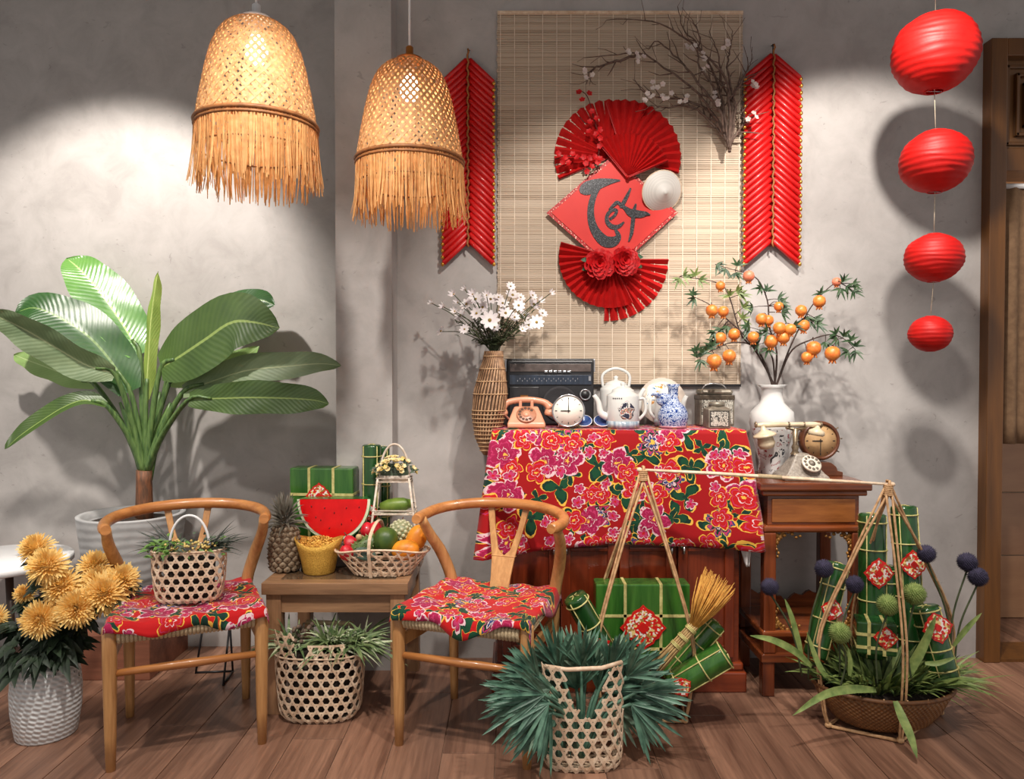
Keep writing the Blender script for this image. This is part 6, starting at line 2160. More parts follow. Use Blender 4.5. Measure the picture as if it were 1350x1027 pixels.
for i, (x, y, r_) in enumerate(dpos):
    Yd = Yv + rnd.uniform(-0.10, 0.07)
    p = P(*zd(x, y), Yd)
    r = S(r_ / 3.803, Yd) * 0.92
    t = thing('white_daisy', 'white artificial daisy stem arranged in the bamboo trap vase', 'flower', mouth + V((0.02 * math.cos(i), 0.02 * math.sin(i), -0.05)), group='white daisies in the bamboo trap vase')
    L = t.location
    d = (V((p.x - mouth.x, (Yd - Yv) - 0.12, 0.12))).normalized() + V((rnd.uniform(-.3, .3), -0.4, rnd.uniform(-.2, .3)))
    m = MB()
    big = r_ > 25
    blossom(m, p, d, r * 1.08, 9 if big else 7, 0.22 if big else 0.9, 0.46)
    m.build('petals', wh, t, L)
    MB().ell(p + d.normalized() * r * 0.06, r * 0.20, 8, 5).build('flower_center', yc, t, L)
    base = L.copy()
    q1 = mouth + V(((p.x - mouth.x) * 0.12, (Yd - Yv) * 0.1, 0.02))
    mb = MB().tube(spline([base, q1, q1.lerp(p, 0.55) + V((0, 0, 0.02)), p - d.normalized() * r * 0.1], 10), 0.0017, 5)
    mb.build('stem', stg, t, L)
    mb = MB()
    for k_ in range(9):
        s = rnd.uniform(0.0, 0.75) ** 1.4
        pp = q1.lerp(p, s)
        blade(mb, pp, V((rnd.uniform(-1, 1), rnd.uniform(-1, .3), rnd.uniform(0.1, 1))), rnd.uniform(0.025, 0.05), 0.008, 0.3, n=4)
    mb.build('leaves', stg, t, L)

# ---------------------------------------------------------------- chrysanthemums in the white vase
vb = FL(56, 984); vb = V((S(56 - 675, vb.y + 0.085), vb.y + 0.085, 0))
t = thing('white_vase', 'white basket textured ceramic vase on the floor holding yellow chrysanthemums', 'vase', vb)
kv = NT('woven_white_ceramic')
co = kv.coord('Object')
sx_ = kv.n('ShaderNodeSeparateXYZ'); kv.l(co, sx_.inputs[0])
an = kv.math('ARCTAN2', sx_.outputs[1], sx_.outputs[0])
row = kv.math('MULTIPLY', sx_.outputs[2], 330.0)
wv = kv.math('SINE', kv.math('ADD', kv.math('MULTIPLY', an, 26.0), row))
wv2 = kv.math('SINE', kv.math('MULTIPLY', sx_.outputs[2], 420.0))
h_ = kv.math('ADD', wv, wv2)
kv.col(kv.ramp(kv.math('MULTIPLY_ADD', h_, 0.25, 0.5), [(0.1, C(196, 198, 198)), (0.6, C(226, 228, 228))])).set(Roughness=0.45)
kv.bump(h_, 0.4, 0.005)
vr, vh = 0.103, 0.245
MB().lathe([(0, 0), (vr * 0.82, 0), (vr * 0.86, 0.006), (vr * 0.98, vh * 0.35), (vr, vh * 0.6), (vr * 0.94, vh * 0.88), (vr * 0.80, vh * 0.98), (vr * 0.74, vh), (vr * 0.70, vh * 0.97), (vr * 0.70, vh * 0.5), (0, vh * 0.5)], 48, cap=False).build('body', kv.m, t)
MB().lathe([(0, vh * 0.8), (vr * 0.7, vh * 0.8), (vr * 0.69, vh * 0.82), (0, vh * 0.82)], 24, cap=False).build('flower_foam', M_['soil'], t)

chm = mat('chrysanthemum_petal', C(255, 228, 156), C(253, 210, 120), 50, 0.6, transl=0.2)
cdk = mat('chrysanthemum_leaf', C(40, 58, 36), C(22, 36, 24), 40, 0.55)
csm = mat('chrysanthemum_stem', C(60, 76, 44), None, 40, 0.7)
def bloom_mesh(m, c, d, r, seed):
    rg = random.Random(seed)
    M = Mdir(d, rg.uniform(0, 6))
    N = 230
    for i in range(N):
        f = (i + 0.5) / N
        th = i * 2.39996
        el = R(86 - 100 * f ** 0.9)
        dv = V((math.cos(th) * math.cos(el), math.sin(th) * math.cos(el), math.sin(el)))
        ln = r * (0.72 + 0.28 * f) * rg.uniform(0.88, 1.1)
        tip = rg.uniform(0.05, 0.28) * (1 if f < 0.75 else -0.6)
        pts = []
        for s in (0.12, 0.5, 0.8, 1.0):
            q = dv * ln * s
            q = V((q.x, q.y, q.z * 0.82)) + V((0, 0, tip * r * s * s))
            pts.append(c + M @ q)
        m.leaf(pts, r * 0.115, M @ V((0, 0, 1)), 0.5, 1, wp=lambda s: (0.5, 0.9, 1.0, 0.35)[min(3, int(s * 3 + 0.5))])
    m.ell(c, r * 0.42, 10, 6)
def zc(x, y): return x / 2.653, 640 + y / 2.653
blooms = [((128, 222), 62, 0.10, 'highest yellow chrysanthemum in the white vase, above the others'), ((165, 282), 72, -0.04, 'large full yellow chrysanthemum just beneath the highest bloom'),
          ((215, 352), 70, -0.02, 'yellow chrysanthemum in the center of the bunch, petals spread flat'), ((88, 380), 40, 0.02, 'smallest half open yellow chrysanthemum at the edge of the bunch'),
          ((145, 468), 72, -0.07, 'lowest yellow chrysanthemum hanging in front of the vase leaves'), ((270, 428), 76, -0.05, 'yellow chrysanthemum with drooping petals beside the chair leg'),
          ((335, 285), 62, 0.08, 'yellow chrysanthemum at the back nearest the chair rail'), ((365, 380), 82, 0.0, 'biggest yellow chrysanthemum bloom leaning over the chair seat'),
          ((425, 335), 66, 0.05, 'outermost yellow chrysanthemum overlapping the red seat cloth'), ((340, 330), 56, 0.04, 'yellow chrysanthemum squeezed between two larger blooms'),
          ((-8, 462), 44, 0.03, 'yellow chrysanthemum cut off from the bunch, beyond the smallest one')]
neck = vb + V((0, 0, vh - 0.02))
for i, ((x, y), r_, dy, lb) in enumerate(blooms):
    Yb = vb.y + dy - 0.04
    c = P(*zc(x, y), Yb); r = S(r_ / 2.653, Yb) * 1.02
    t = thing('chrysanthemum', lb, 'flower', vb + V((0.03 * math.cos(i * 2), 0.03 * math.sin(i * 2), vh * 0.83)), group='yellow chrysanthemums in the white vase')
    L = t.location
    d = V(((c.x - vb.x) * 1.2, -0.55 + dy, 0.55 if y < 400 else 0.15)).normalized()
    m = MB(); bloom_mesh(m, c, d, r, i); m.build('bloom', chm, t, L)
    st = spline([L, neck + V(((c.x - vb.x) * 0.25, (c.y - vb.y) * 0.2, 0.05)), c.lerp(neck, 0.25) + V((0, 0.02, 0.0)), c - d * r * 0.3], 14)
    MB().tube(st, 0.004, 6).build('stem', csm, t, L)
    mb = MB()
    for k_ in range(20):
        p = st[rnd.randint(3, 12)]
        an_ = rnd.uniform(0, 2 * PI)
        dv = V((math.cos(an_), math.sin(an_) - 0.5, rnd.uniform(-0.9, 0.35)))
        ln = rnd.uniform(0.045, 0.08)
        blade(mb, p, dv, ln, ln * 0.55, 0.4, n=6)
        for s_ in (-0.6, 0.6):
            q = V((dv.x * math.cos(s_) - dv.y * math.sin(s_), dv.x * math.sin(s_) + dv.y * math.cos(s_), dv.z))
            blade(mb, p + dv.normalized() * ln * 0.35, q, ln * 0.6, ln * 0.35, 0.4, n=5)
    mb.build('leaves', cdk, t, L)
t = thing('leaf_sprig', 'dark green chrysanthemum leaf sprigs hanging over the rim of the white vase', 'leaves', neck + V((0, -0.02, 0.0)))
L = t.location
for k_ in range(34):
    an_ = rnd.uniform(0, 2 * PI)
    q = neck + V((0.07 * math.cos(an_), 0.06 * math.sin(an_) - 0.03, rnd.uniform(0.01, 0.14)))
    dv = V((math.cos(an_) * 0.9, math.sin(an_) * 0.8 - 0.4, rnd.uniform(-0.7, 0.4)))
    ln = rnd.uniform(0.06, 0.10)
    mb = MB(); blade(mb, q, dv, ln, ln * 0.5, 0.5, n=6)
    for s_ in (-0.7, 0.7):
        qd = V((dv.x * math.cos(s_) - dv.y * math.sin(s_), dv.x * math.sin(s_) + dv.y * math.cos(s_), dv.z))
        blade(mb, q + dv.normalized() * ln * 0.3, qd, ln * 0.6, ln * 0.32, 0.5, n=5)
    mb.build('leaf', cdk, t, L)

# ---------------------------------------------------------------- altar table: vase with pomegranate branches, telephone, clock
Ya = 2.90
c = P(1018, 507, Ya)
VB = V((c.x, Ya, HZ))
t = thing('porcelain_vase', 'white porcelain baluster vase with painted flowers on the altar stand', 'vase', VB)
vh2 = c.z - HZ
r1 = S(18, Ya); r2 = S(29, Ya)
kv = NT('painted_porcelain')
co = kv.coord('Object')
sz = kv.n('ShaderNodeSeparateXYZ'); kv.l(co, sz.inputs[0])
nz = kv.noise(co, 34, 3, 0.5, 1.2)
pt = kv.ramp(nz, [(0, C(60, 62, 66)), (0.36, C(212, 210, 208)), (0.60, C(150, 44, 50)), (0.65, C(206, 206, 204))], True)
msk = kv.math('LESS_THAN', sz.outputs[2], vh2 * 0.52)
kv.col(kv.mix(msk, C(214, 213, 211), pt)).set(Roughness=0.12, Coat_Weight=0.4)
MB().lathe([(0, 0), (r1 * 0.95, 0), (r1 * 0.98, 0.012), (r1 * 0.90, 0.05), (r2 * 0.80, vh2 * 0.36), (r2, vh2 * 0.58), (r2 * 0.94, vh2 * 0.70), (r1 * 0.86, vh2 * 0.80), (r1 * 0.72, vh2 * 0.88), (r1 * 0.78, vh2 * 0.96), (r1 * 1.08, vh2), (r1 * 1.0, vh2), (r1 * 0.66, vh2 * 0.93), (r1 * 0.6, vh2 * 0.8), (0, vh2 * 0.8)], 40, cap=False).build('body', kv.m, t)
def zf(x, y): return 780 + x / 3.3135, 330 + y / 3.3135
bark = mat('pomegranate_bark', C(70, 54, 48), C(48, 36, 32), 60, 0.8)
pom = mat('pomegranate_skin', C(226, 140, 60), C(206, 104, 44), 60, 0.4, coat=0.15)
pomb = mat('pomegranate_blush', C(222, 140, 110), C(206, 110, 80), 60, 0.45)
pl_m = mat('pomegranate_leaf', C(60, 84, 50), C(34, 58, 36), 40, 0.5)
pl_y = mat('pomegranate_leaf_young', C(120, 132, 72), C(84, 104, 56), 40, 0.5)
brs = [
    ('pomegranate branch reaching highest over the mat, single fruit half way', [(790, 585), (735, 450), (655, 372), (600, 200), (545, 140), (385, 115)], [(562, 155, 19)], [(400, 112), (450, 112), (380, 125), (600, 200), (650, 195), (470, 130), (630, 180), (665, 250), (655, 300)], -0.02, pl_y),
    ('pomegranate branch with paired fruits near its tip, lying before the mat', [(795, 585), (690, 400), (590, 300), (520, 240), (440, 200)], [(525, 262, 24), (578, 266, 22), (630, 365, 24), (568, 382, 24)], [(440, 195), (450, 210), (600, 330), (570, 345), (540, 355), (560, 375), (545, 395)], -0.06, pl_m),
    ('pomegranate branch curving up toward the firecracker tip, blush fruit near its end', [(800, 585), (808, 440), (775, 330), (770, 230), (735, 140), (690, 105), (620, 85), (540, 62)], [(685, 113, 23), (816, 245, 19), (742, 300, 24), (770, 306, 22)], [(545, 65), (580, 85), (630, 70), (630, 100), (740, 165), (760, 180), (810, 215), (825, 230), (835, 250), (825, 275), (700, 250)], 0.0, pl_m),
    ('pomegranate branch stretched to the far leaf cluster beside the lanterns', [(810, 580), (860, 440), (912, 330), (970, 232), (1050, 152), (1090, 145)], [(996, 222, 25), (918, 262, 23), (930, 328, 24), (1068, 138, 18)], [(1090, 140), (1110, 160), (1135, 150), (1135, 180), (1080, 170), (960, 310), (985, 300), (990, 325), (950, 290), (1000, 190)], -0.03, pl_m),
    ('low pomegranate branch with three hanging fruits over the wooden clock', [(815, 570), (872, 440), (955, 392), (1045, 368), (1110, 392), (1150, 432)], [(983, 426, 29), (956, 466, 23), (1053, 450, 30)], [(1075, 365), (1080, 385), (1110, 375), (1130, 395), (1145, 420), (1150, 440), (1120, 440), (1040, 400)], -0.08, pl_m),
    ('low pomegranate branch drooping over the tin caddy with two big fruits', [(788, 585), (720, 430), (620, 402), (540, 432), (460, 470)], [(533, 484, 30), (605, 461, 27)], [(460, 465), (480, 450), (510, 430), (530, 420), (500, 445), (475, 480), (455, 440)], -0.10, pl_m),
    ('short pomegranate branch with a dense fruit cluster above the vase mouth', [(800, 585), (792, 480), (770, 420), (800, 360), (830, 335)], [(712, 378, 23), (815, 340, 25), (860, 346, 23), (790, 397, 27), (836, 381, 25)], [(740, 410), (750, 370), (770, 350), (700, 350), (690, 330), (880, 330), (780, 430)], -0.09, pl_m)]
for i, (lb, pth, frs, lvs, dy, lm_) in enumerate(brs):
    root = V((VB.x + 0.008 * math.cos(i * 0.9), Ya + 0.008 * math.sin(i * 0.9), HZ + vh2 * 0.82))
    t = thing('pomegranate_branch', lb, 'branch', root, group='pomegranate branches in the white vase')
    n = len(pth)
    pts = [root] + [P(*zf(x, y), Ya + dy * k_ / (n - 1)) for k_, (x, y) in enumerate(pth)]
    s = spline(pts, 30)
    MB().tube(s, [0.0046 * (1 - 0.75 * k_ / 29) for k_ in range(30)], 6).build('twig', bark, t, root)
    def near(p):
        return min(s[4:], key=lambda q: (q - p).length)
    for j, (x, y, r_) in enumerate(frs):
        p0 = P(*zf(x, y), Ya + dy * 0.8 - 0.012)
        nq = near(p0); p0.y = nq.y - 0.014
        r = S(r_ / 3.3135, p0.y) * 1.1
        m = MB().lathe([(0.001, -r), (r * 0.5, -r * 0.9), (r * 0.9, -r * 0.5), (r, 0), (r * 0.86, r * 0.55), (r * 0.45, r * 0.88), (0.001, r * 0.95)], 16, p0, None, False)
        o = m.build('fruit', pomb if (i == 2 and j == 0) or (i == 3 and j == 3) else pom, t, root)
        m = MB()
        for k_ in range(6):
            a = k_ * PI / 3
            m.tube([p0 + V((0.25 * r * math.cos(a), 0.25 * r * math.sin(a), -r * 0.9)), p0 + V((0.5 * r * math.cos(a), 0.5 * r * math.sin(a), -r * 1.35))], [r * 0.16, r * 0.05], 5)
        m.build('calyx', pom, o, root)
        MB().tube([p0 + V((0, 0, r * 0.9)), (p0 + nq) / 2 + V((0, 0, r * 0.9)), nq], 0.0016, 5).build('fruit_stalk', bark, o, root)
    mb = MB(); tw_ = MB()
    for (x, y) in lvs:
        p0 = P(*zf(x, y), Ya + dy)
        nq = near(p0); p0.y = nq.y + rnd.uniform(-0.02, 0.005)
        tw_.tube([nq, nq.lerp(p0, 0.6) + V((0, 0, 0.002)), p0], [0.0018, 0.0013, 0.001], 4)
        a0 = rnd.uniform(0, 6)
        for k_ in range(5):
            a = a0 + k_ * 1.257 + rnd.uniform(-.3, .3)
            ob_ = (p0 - nq); ob_ = ob_.normalized() if ob_.length > 0.004 else V((math.cos(a0), 0, math.sin(a0)))
            aa = math.atan2(ob_.z, ob_.x) + (k_ - 2) * 0.62 + rnd.uniform(-.2, .2)
            d = V((math.cos(aa), rnd.uniform(-0.7, 0.1), math.sin(aa)))
            blade(mb, p0, d, rnd.uniform(0.028, 0.046), 0.0105, 0.15, V((0, -1, 0.3)), 5)
    mb.build('leaves', lm_, t, root); tw_.build('twiglets', bark, t, root)

# vintage telephone
b = V((S(1056 - 675, 2.79), 2.79, HZ))
t = thing('vintage_telephone', 'ornate grey and cream vintage telephone with a raised cradle and bell shaped receiver', 'telephone', V((b.x, b.y, HZ)))
Yt = b.y; L = t.location
pew = mat('pewter_cream', C(160, 150, 138), C(124, 114, 104), 120, 0.4, 0.4, 160)
crm = mat('cream_enamel', C(216, 200, 172), C(192, 172, 142), 20, 0.3)
brs_ = mat('aged_brass', C(150, 132, 108), C(104, 88, 70), 60, 0.35, metallic=0.6)
w_ = S(32, Yt)
MB().lathe([(0, 0), (w_ * 1.30, 0), (w_ * 1.32, 0.012), (w_ * 1.1, 0.024), (w_ * 0.8, 0.05), (w_ * 0.48, 0.082), (w_ * 0.42, 0.094), (0, 0.097)], 4, (0, 0, 0), Matrix.Diagonal((1, 0.85, 1)) @ Matrix.Rotation(PI / 4, 3, 'Z'), cap=False, smooth=False).build('base', pew, t, bevel=0.008)
nr = V((0.12, -0.75, 0.66)).normalized(); Md = Mdir(nr)
dc = V((0.018, -w_ * 0.62, 0.060))
o = MB().lathe([(0, 0), (0.036, 0), (0.036, 0.006), (0.030, 0.008), (0, 0.008)], 32, dc, Md, cap=False).build('dial', mat('dial_ivory', C(226, 214, 196), None, 30, 0.35), t)
mb = MB()
for i in range(10):
    a = i * 2 * PI / 11
    mb.lathe([(0, 0), (0.0058, 0), (0.0058, 0.0012), (0, 0.0012)], 10, dc + Md @ V((0.026 * math.cos(a), 0.026 * math.sin(a), 0.0078)), Md, cap=False)
mb.build('finger_holes', mat('dial_hole_grey', C(110, 100, 90), None, 30, 0.6), o)
MB().lathe([(0, 0), (0.013, 0), (0, 0.003)], 16, dc + nr * 0.008, Md, cap=False).build('dial_center', pew, o)
zh = P(1040, 561, Yt).z - HZ
MB().lathe([(0.018, 0.09), (0.010, 0.105), (0.014, 0.118), (0.008, 0.13), (0.011, zh - 0.012), (0, zh - 0.010)], 16, (-0.02, 0, 0), cap=False).build('neck', brs_, t)
xl, xr = P(995, 560, Yt).x - L.x, P(1084, 556, Yt).x - L.x
MB().tube([V((-0.055, 0, zh - 0.006)), V((-0.02, 0, zh - 0.016)), V((0.02, 0, zh - 0.006))], 0.006, 8).build('cradle', brs_, t)
h_ = MB().tube([V((xl, -0.002, zh)), V((xl + 0.03, 0, zh + 0.002)), V((-0.02, 0, zh + 0.004)), V((xr - 0.03, 0, zh + 0.004)), V((xr, -0.002, zh + 0.003))], [0.006, 0.010, 0.0085, 0.010, 0.006], 12).build('receiver', crm, t)
MB().lathe([(0.006, 0.0), (0.012, -0.018), (0.040, -0.032), (0.044, -0.039), (0.028, -0.043), (0.032, -0.068), (0.026, -0.084), (0, -0.09)], 22, (xl + 0.026, -0.01, zh), Matrix.Rotation(R(-12), 3, 'Y'), cap=False).build('ear_bell', crm, h_)
MB().lathe([(0.006, 0.0), (0.012, -0.010), (0.028, -0.020), (0.030, -0.032), (0.024, -0.038), (0, -0.038)], 22, (xr - 0.018, -0.004, zh), Matrix.Rotation(R(10), 3, 'Y'), cap=False).build('mouth_bell', crm, h_)
for x in (xl + 0.004, -0.045, 0.012, xr - 0.004):
    MB().lathe([(0.008, -0.004), (0.0115, -0.002), (0.0115, 0.002), (0.008, 0.004)], 14, (x, 0, zh + 0.003), Matrix.Rotation(R(90), 3, 'Y'), cap=True).build('brass_ring', brs_, h_)

# wooden clock
Yc = 2.90
c = P(1081, 581, Yc)
t = thing('wooden_clock', 'round dark wooden mantel clock on a stepped foot at the back of the altar stand', 'clock', V((c.x, Yc, HZ)))
wd = wood('clock_wood', C(74, 40, 24), C(116, 66, 40), 'X', 0.35, 8)
r = S(25, Yc); zc_ = c.z - HZ
MB().lathe([(0, 0.035), (r, 0.035), (r * 1.04, 0.02), (r * 1.04, -0.004), (r * 0.96, -0.012), (r * 0.86, -0.010), (r * 0.85, -0.002), (0, -0.002)], 44, (0, 0, zc_), Matrix.Rotation(R(-90), 3, 'X'), cap=False).build('case', wd, t)
clock_face(t, V((0, -0.003, zc_)), V((0, -1, 0)), r * 0.85, mat('aged_dial', C(196, 160, 116), C(176, 138, 96), 30, 0.5), ink, R(270), R(180))
MB().prism([(-0.062, 0), (0.075, 0), (0.075, 0.014), (0.055, 0.018), (0.05, 0.034), (0.03, 0.05), (-0.03, 0.05), (-0.045, 0.034), (-0.05, 0.018), (-0.062, 0.014)], lambda x, z, h: V((x, -0.035 + h, z)), 0.075).build('stepped_foot', wd, t, bevel=0.002)
for a in (35, 5, -30, 150, 180):
    MB().tube([V((r * 1.0 * math.cos(R(a)), 0.01, zc_ + r * math.sin(R(a)))), V((r * 1.22 * math.cos(R(a)), 0.005, zc_ + r * 1.22 * math.sin(R(a))))], [0.0035, 0.0022], 7).build('spoke_handle', brs_, t)

# ---------------------------------------------------------------- carrying pole with two hanging baskets
A = P(848, 621, 2.53); B = P(1171, 640, 2.415)
t = thing('carrying_pole', 'long pale bamboo carrying pole laid across both hanging basket frames', 'pole', (A + B) / 2)
L = t.location
e0, e1 = A + (A - B).normalized() * 0.012, B + (B - A).normalized() * 0.012
MB().tube([e0 + V((0, 0, 0.004)), e0.lerp(e1, 0.3) + V((0, 0, 0.006)), e0.lerp(e1, 0.7) + V((0, 0, 0.005)), e1 + V((0, 0, 0.004))], [0.007, 0.010, 0.010, 0.007], 10, flat=0.6).build('bamboo_pole', M_['bamboo'], t, L)
q = e0.lerp(e1, 0.48)
MB().tube([q + V((0, 0, 0.006)), q.lerp(e1, 0.18) + V((0, 0, 0.006))], 0.0115, 10, flat=0.65).build('cord_wrapping', M_['cord'], t, L)
for e in (e0, e1):
    MB().ell(e + V((0, 0, 0.004)), (0.010, 0.008, 0.008), 10, 6).build('end_knob', M_['bamboo'], t, L)
rat = mat('rattan_hanger', C(206, 166, 122), C(162, 122, 84), 50, 0.6)


def hanger(apex, base_pts, label, rtop):
    """four rattan legs from the apex to the corners of a square foot under the basket"""
    c = sum(base_pts, V()) / len(base_pts)
    t = thing('basket_hanger', label, 'basket hanger', V((c.x, c.y, 0)))
    L = t.location
    for i, p in enumerate(base_pts):
        o = p - c; o.z = 0
        knee = p + V((o.x * 0.18, o.y * 0.18, rtop))
        for k_ in (-1, 1):
            sd = V((-o.y, o.x, 0)).normalized() * 0.006 * k_
            MB().tube(spline([apex + V((0.010 * k_, 0, -0.004)), apex.lerp(knee, 0.5) + sd + o * 0.05, knee + sd, p + V((o.x * .1, o.y * .1, 0.08)) + sd, p + sd * 0.5], 20), 0.0042, 6).build('hanger_leg', rat, t, L)
        MB().ell(p + V((0, 0, 0.003)), (0.012, 0.012, 0.010), 8, 6).build('knot', rat, t, L)
    n = len(base_pts)
    for i in range(n):
        a, b_ = base_pts[i], base_pts[(i + 1) % n]
        MB().tube([a, (a + b_) / 2, b_], 0.0055, 7).build('foot_rail', rat, t, L)
    ap = MB()
    for k_ in range(6):
        ap.tube([apex + V((0.013 * math.cos(a), 0.011 * math.sin(a), -0.03 + k_ * 0.0062)) for a in [2 * PI * q / 14 for q in range(14)]], 0.0034, 5, closed=True)
    ap.tube([apex + V((0, -0.009, -0.02)), apex + V((0, -0.008, 0.016)), apex + V((0, 0.008, 0.016)), apex + V((0, 0.009, -0.02))], 0.005, 6)
    ap.build('apex_binding', rat, t, L)
    return t


def bowl_basket(c, a, b_, h, label, seed, zo=0.012):
    t = thing('bowl_basket', label, 'basket', V((c.x, c.y, zo)))
    k = NT('bowl_weave_%d' % seed)
    co = k.coord('Object')
    sx_ = k.n('ShaderNodeSeparateXYZ'); k.l(co, sx_.inputs[0])
    an = k.math('ARCTAN2', sx_.outputs[1], sx_.outputs[0])
    w1 = k.math('SINE', k.math('MULTIPLY', an, 60)); w2 = k.math('SINE', k.math('MULTIPLY', sx_.outputs[2], 420))
    hh = k.math('MULTIPLY', w1, w2)
    nz = k.noise(co, 22, 4)
    k.col(k.mix(k.math('MULTIPLY_ADD', hh, 0.3, 0.35), k.ramp(nz, [(0.3, C(122, 80, 42)), (0.7, C(160, 112, 64))]), C(86, 54, 30))).set(Roughness=0.5)
    k.bump(hh, 0.6, 0.005)
    D = Matrix.Diagonal((1, b_ / a, 1))
    MB().lathe([(0, 0), (a * 0.58, 0), (a * 0.70, h * 0.12), (a * 0.86, h * 0.45), (a * 0.96, h * 0.8), (a, h), (a * 0.97, h), (a * 0.92, h * 0.8), (a * 0.82, h * 0.45), (a * 0.6, h * 0.14), (0, h * 0.12)], 56, (0, 0, 0), D, cap=False).build('woven_bowl', k.m, t)
    MB().tube([D @ V((a * 1.005 * math.cos(q), a * 1.005 * math.sin(q), h)) for q in [2 * PI * i / 64 for i in range(64)]], 0.007, 8, closed=True).build('rim', mat('bowl_rim_%d' % seed, C(112, 72, 38), C(84, 52, 28), 60, 0.6), t)
    rs = MB()
    for i in range(20):
        q = 2 * PI * i / 20
        p0 = D @ V((a * 1.0 * math.cos(q), a * 1.0 * math.sin(q), h))
        rs.tube([p0 + V((0, 0, -0.009)), p0 * 1.012 + V((0, 0, 0)), p0 + V((0, 0, 0.009))], 0.002, 5)
    rs.build('rim_lashing', rat, t)
    return t


# basket at the palm end of the pole
f0 = FL(906, 957); f1 = FL(800, 950)
bcL = V((0.455, 2.56, 0))
ptsL = [V((0.305, 2.475, 0.008)), V((0.575, 2.472, 0.008)), V((0.600, 2.655, 0.008)), V((0.315, 2.655, 0.008))]
hanger(A, ptsL, 'rattan hanger frame tied round the basket with the big square cake', 0.26)
bowl_basket(V((0.452, 2.562, 0)), 0.165, 0.125, 0.11, 'brown woven bowl basket carrying the square cake and straw broom', 1, 0.014)
square_cake(V((P(845, 800, 2.60).x, 2.60, 0.155)), S(123, 2.60), 0.085, P(845, 766, 2.6).z - 0.155, R(0), 'big bright green square rice cake tied with straw, red medallion on its front', cake_b, True, 0, 0.235, 0.0, -0.02)
a, b_ = P(800, 860, 2.50), P(757, 786, 2.47)
log_cake(a, b_, 0.040, 'green log rice cake leaning sideways out of the palm basket toward the chair', cake_g, 0.22, (0.1, 0.52, 0.9), osz=0.7)
a, b_ = P(880, 895, 2.50), P(945, 820, 2.50)
log_cake(a, b_, 0.037, 'green log rice cake behind the straw broom head, upper of two', cake_b, None, (0.3, 0.62, 0.9))
a, b_ = P(885, 905, 2.44), P(958, 862, 2.42)
log_cake(a, b_, 0.045, 'green log rice cake lying lowest under the straw broom, red tag near its end', cake_b, 0.16, (0.12, 0.58, 0.97), osz=0.75)

# straw broom
straw = mat('broom_straw', C(222, 168, 78), C(186, 126, 50), 60, 0.7)
strawl = mat('broom_handle_straw', C(196, 166, 112), C(160, 130, 84), 60, 0.7)
hb, hm, htp = P(860, 885, 2.40), P(915, 825, 2.42), P(944, 770, 2.44)
t = thing('straw_broom', 'small golden straw broom with its brush pointing up', 'broom', hb)
d = (htp - hm).normalized(); s_, u_ = frame(d)
mb = MB()
for i in range(190):
    an_ = rnd.uniform(0, 2 * PI); q = math.sqrt(rnd.random())
    ln = rnd.uniform(0.13, 0.185)
    e = hm + d * ln + (s_ * math.cos(an_) + u_ * math.sin(an_)) * (q * 0.062)
    p0 = hm + (s_ * math.cos(an_) + u_ * math.sin(an_)) * (q * 0.014)
    mb.tube([p0, p0.lerp(e, 0.5) + (s_ * math.cos(an_) + u_ * math.sin(an_)) * q * 0.004, e], [0.0022, 0.0022, 0.0006], 4)
o = mb.build('bristles', straw, t, hb); o['kind'] = 'stuff'
mb = MB()
d2 = (hm - hb).normalized(); s2, u2 = frame(d2)
for i in range(46):
    an_ = rnd.uniform(0, 2 * PI); q = math.sqrt(rnd.random())
    off = (s2 * math.cos(an_) + u2 * math.sin(an_)) * q
    mb.tube([hb + off * 0.022, hb.lerp(hm, 0.6) + off * 0.016, hm + off * 0.014, hm + d * 0.03 + off * 0.015], 0.0026, 5)
mb.build('bundled_handle', strawl, t, hb)
mb = MB()
for f_ in (0.55, 0.72, 0.9):
    c = hb.lerp(hm, f_)
    for k_ in range(3):
        mb.tube([c + d2 * 0.004 * k_ + (s2 * math.cos(a_) + u2 * math.sin(a_)) * 0.0185 for a_ in [2 * PI * i / 16 for i in range(16)]], 0.0022, 5, closed=True)
mb.build('bindings', tie_m, t, hb)

# basket at the right end
bcR = FL(1158, 965); bcR = V((S(1158 - 675, 2.505), 2.505, 0))
ptsR = [FL(1092, 957, 0.008), FL(1187, 977, 0.008), FL(1240, 940, 0.008), FL(1130, 925, 0.008)]
hanger(B, ptsR, 'rattan hanger frame tied round the basket of grass and tall cakes', 0.30)
bR = sum(ptsR, V()) / 4
bowl_basket(bR + V((-0.008, -0.012, 0)), 0.222, 0.165, 0.128, 'wide brown woven bowl basket full of grass, thistles and log cakes', 2, 0.014)
def z5(x, y): return 970 + x / 2.405, 600 + y / 2.405
def cake5(x0, y0, x1, y1, Y0, Y1, r, label, orn, osz=1.1, m=None, bands=(0.12, 0.4, 0.75, 0.94)):
    return log_cake(P(*z5(x0, y0), Y0), P(*z5(x1, y1), Y1), r, label, m, orn, bands, osz=osz)
cake5(433, 640, 433, 185, 2.53, 2.56, 0.045, 'tall upright log rice cake with red lozenge under the pole end knot', 0.60)
cake5(560, 640, 532, 160, 2.55, 2.60, 0.043, 'tallest upright log rice cake with red lozenge nearest the door', 0.62)
cake5(250, 640, 325, 342, 2.46, 2.50, 0.038, 'leaning log rice cake with oval red medallion inside the hanger leg', 0.52, 0.95)
cake5(665, 705, 598, 478, 2.40, 2.44, 0.044, 'short fat log rice cake tipped against the thistles, worn red tag', 0.72)
cake5(490, 560, 478, 350, 2.60, 2.62, 0.040, 'dark log rice cake wedged behind between the two tall ones', None)
cq = P(*z5(440, 620), 2.46)
square_cake(cq, 0.12, 0.09, 0.105, R(-18), 'small square leaf wrapped cake sunk in the grass below the tall cakes', cake_g, True, 0, 0.30, 0.22, 0.08)
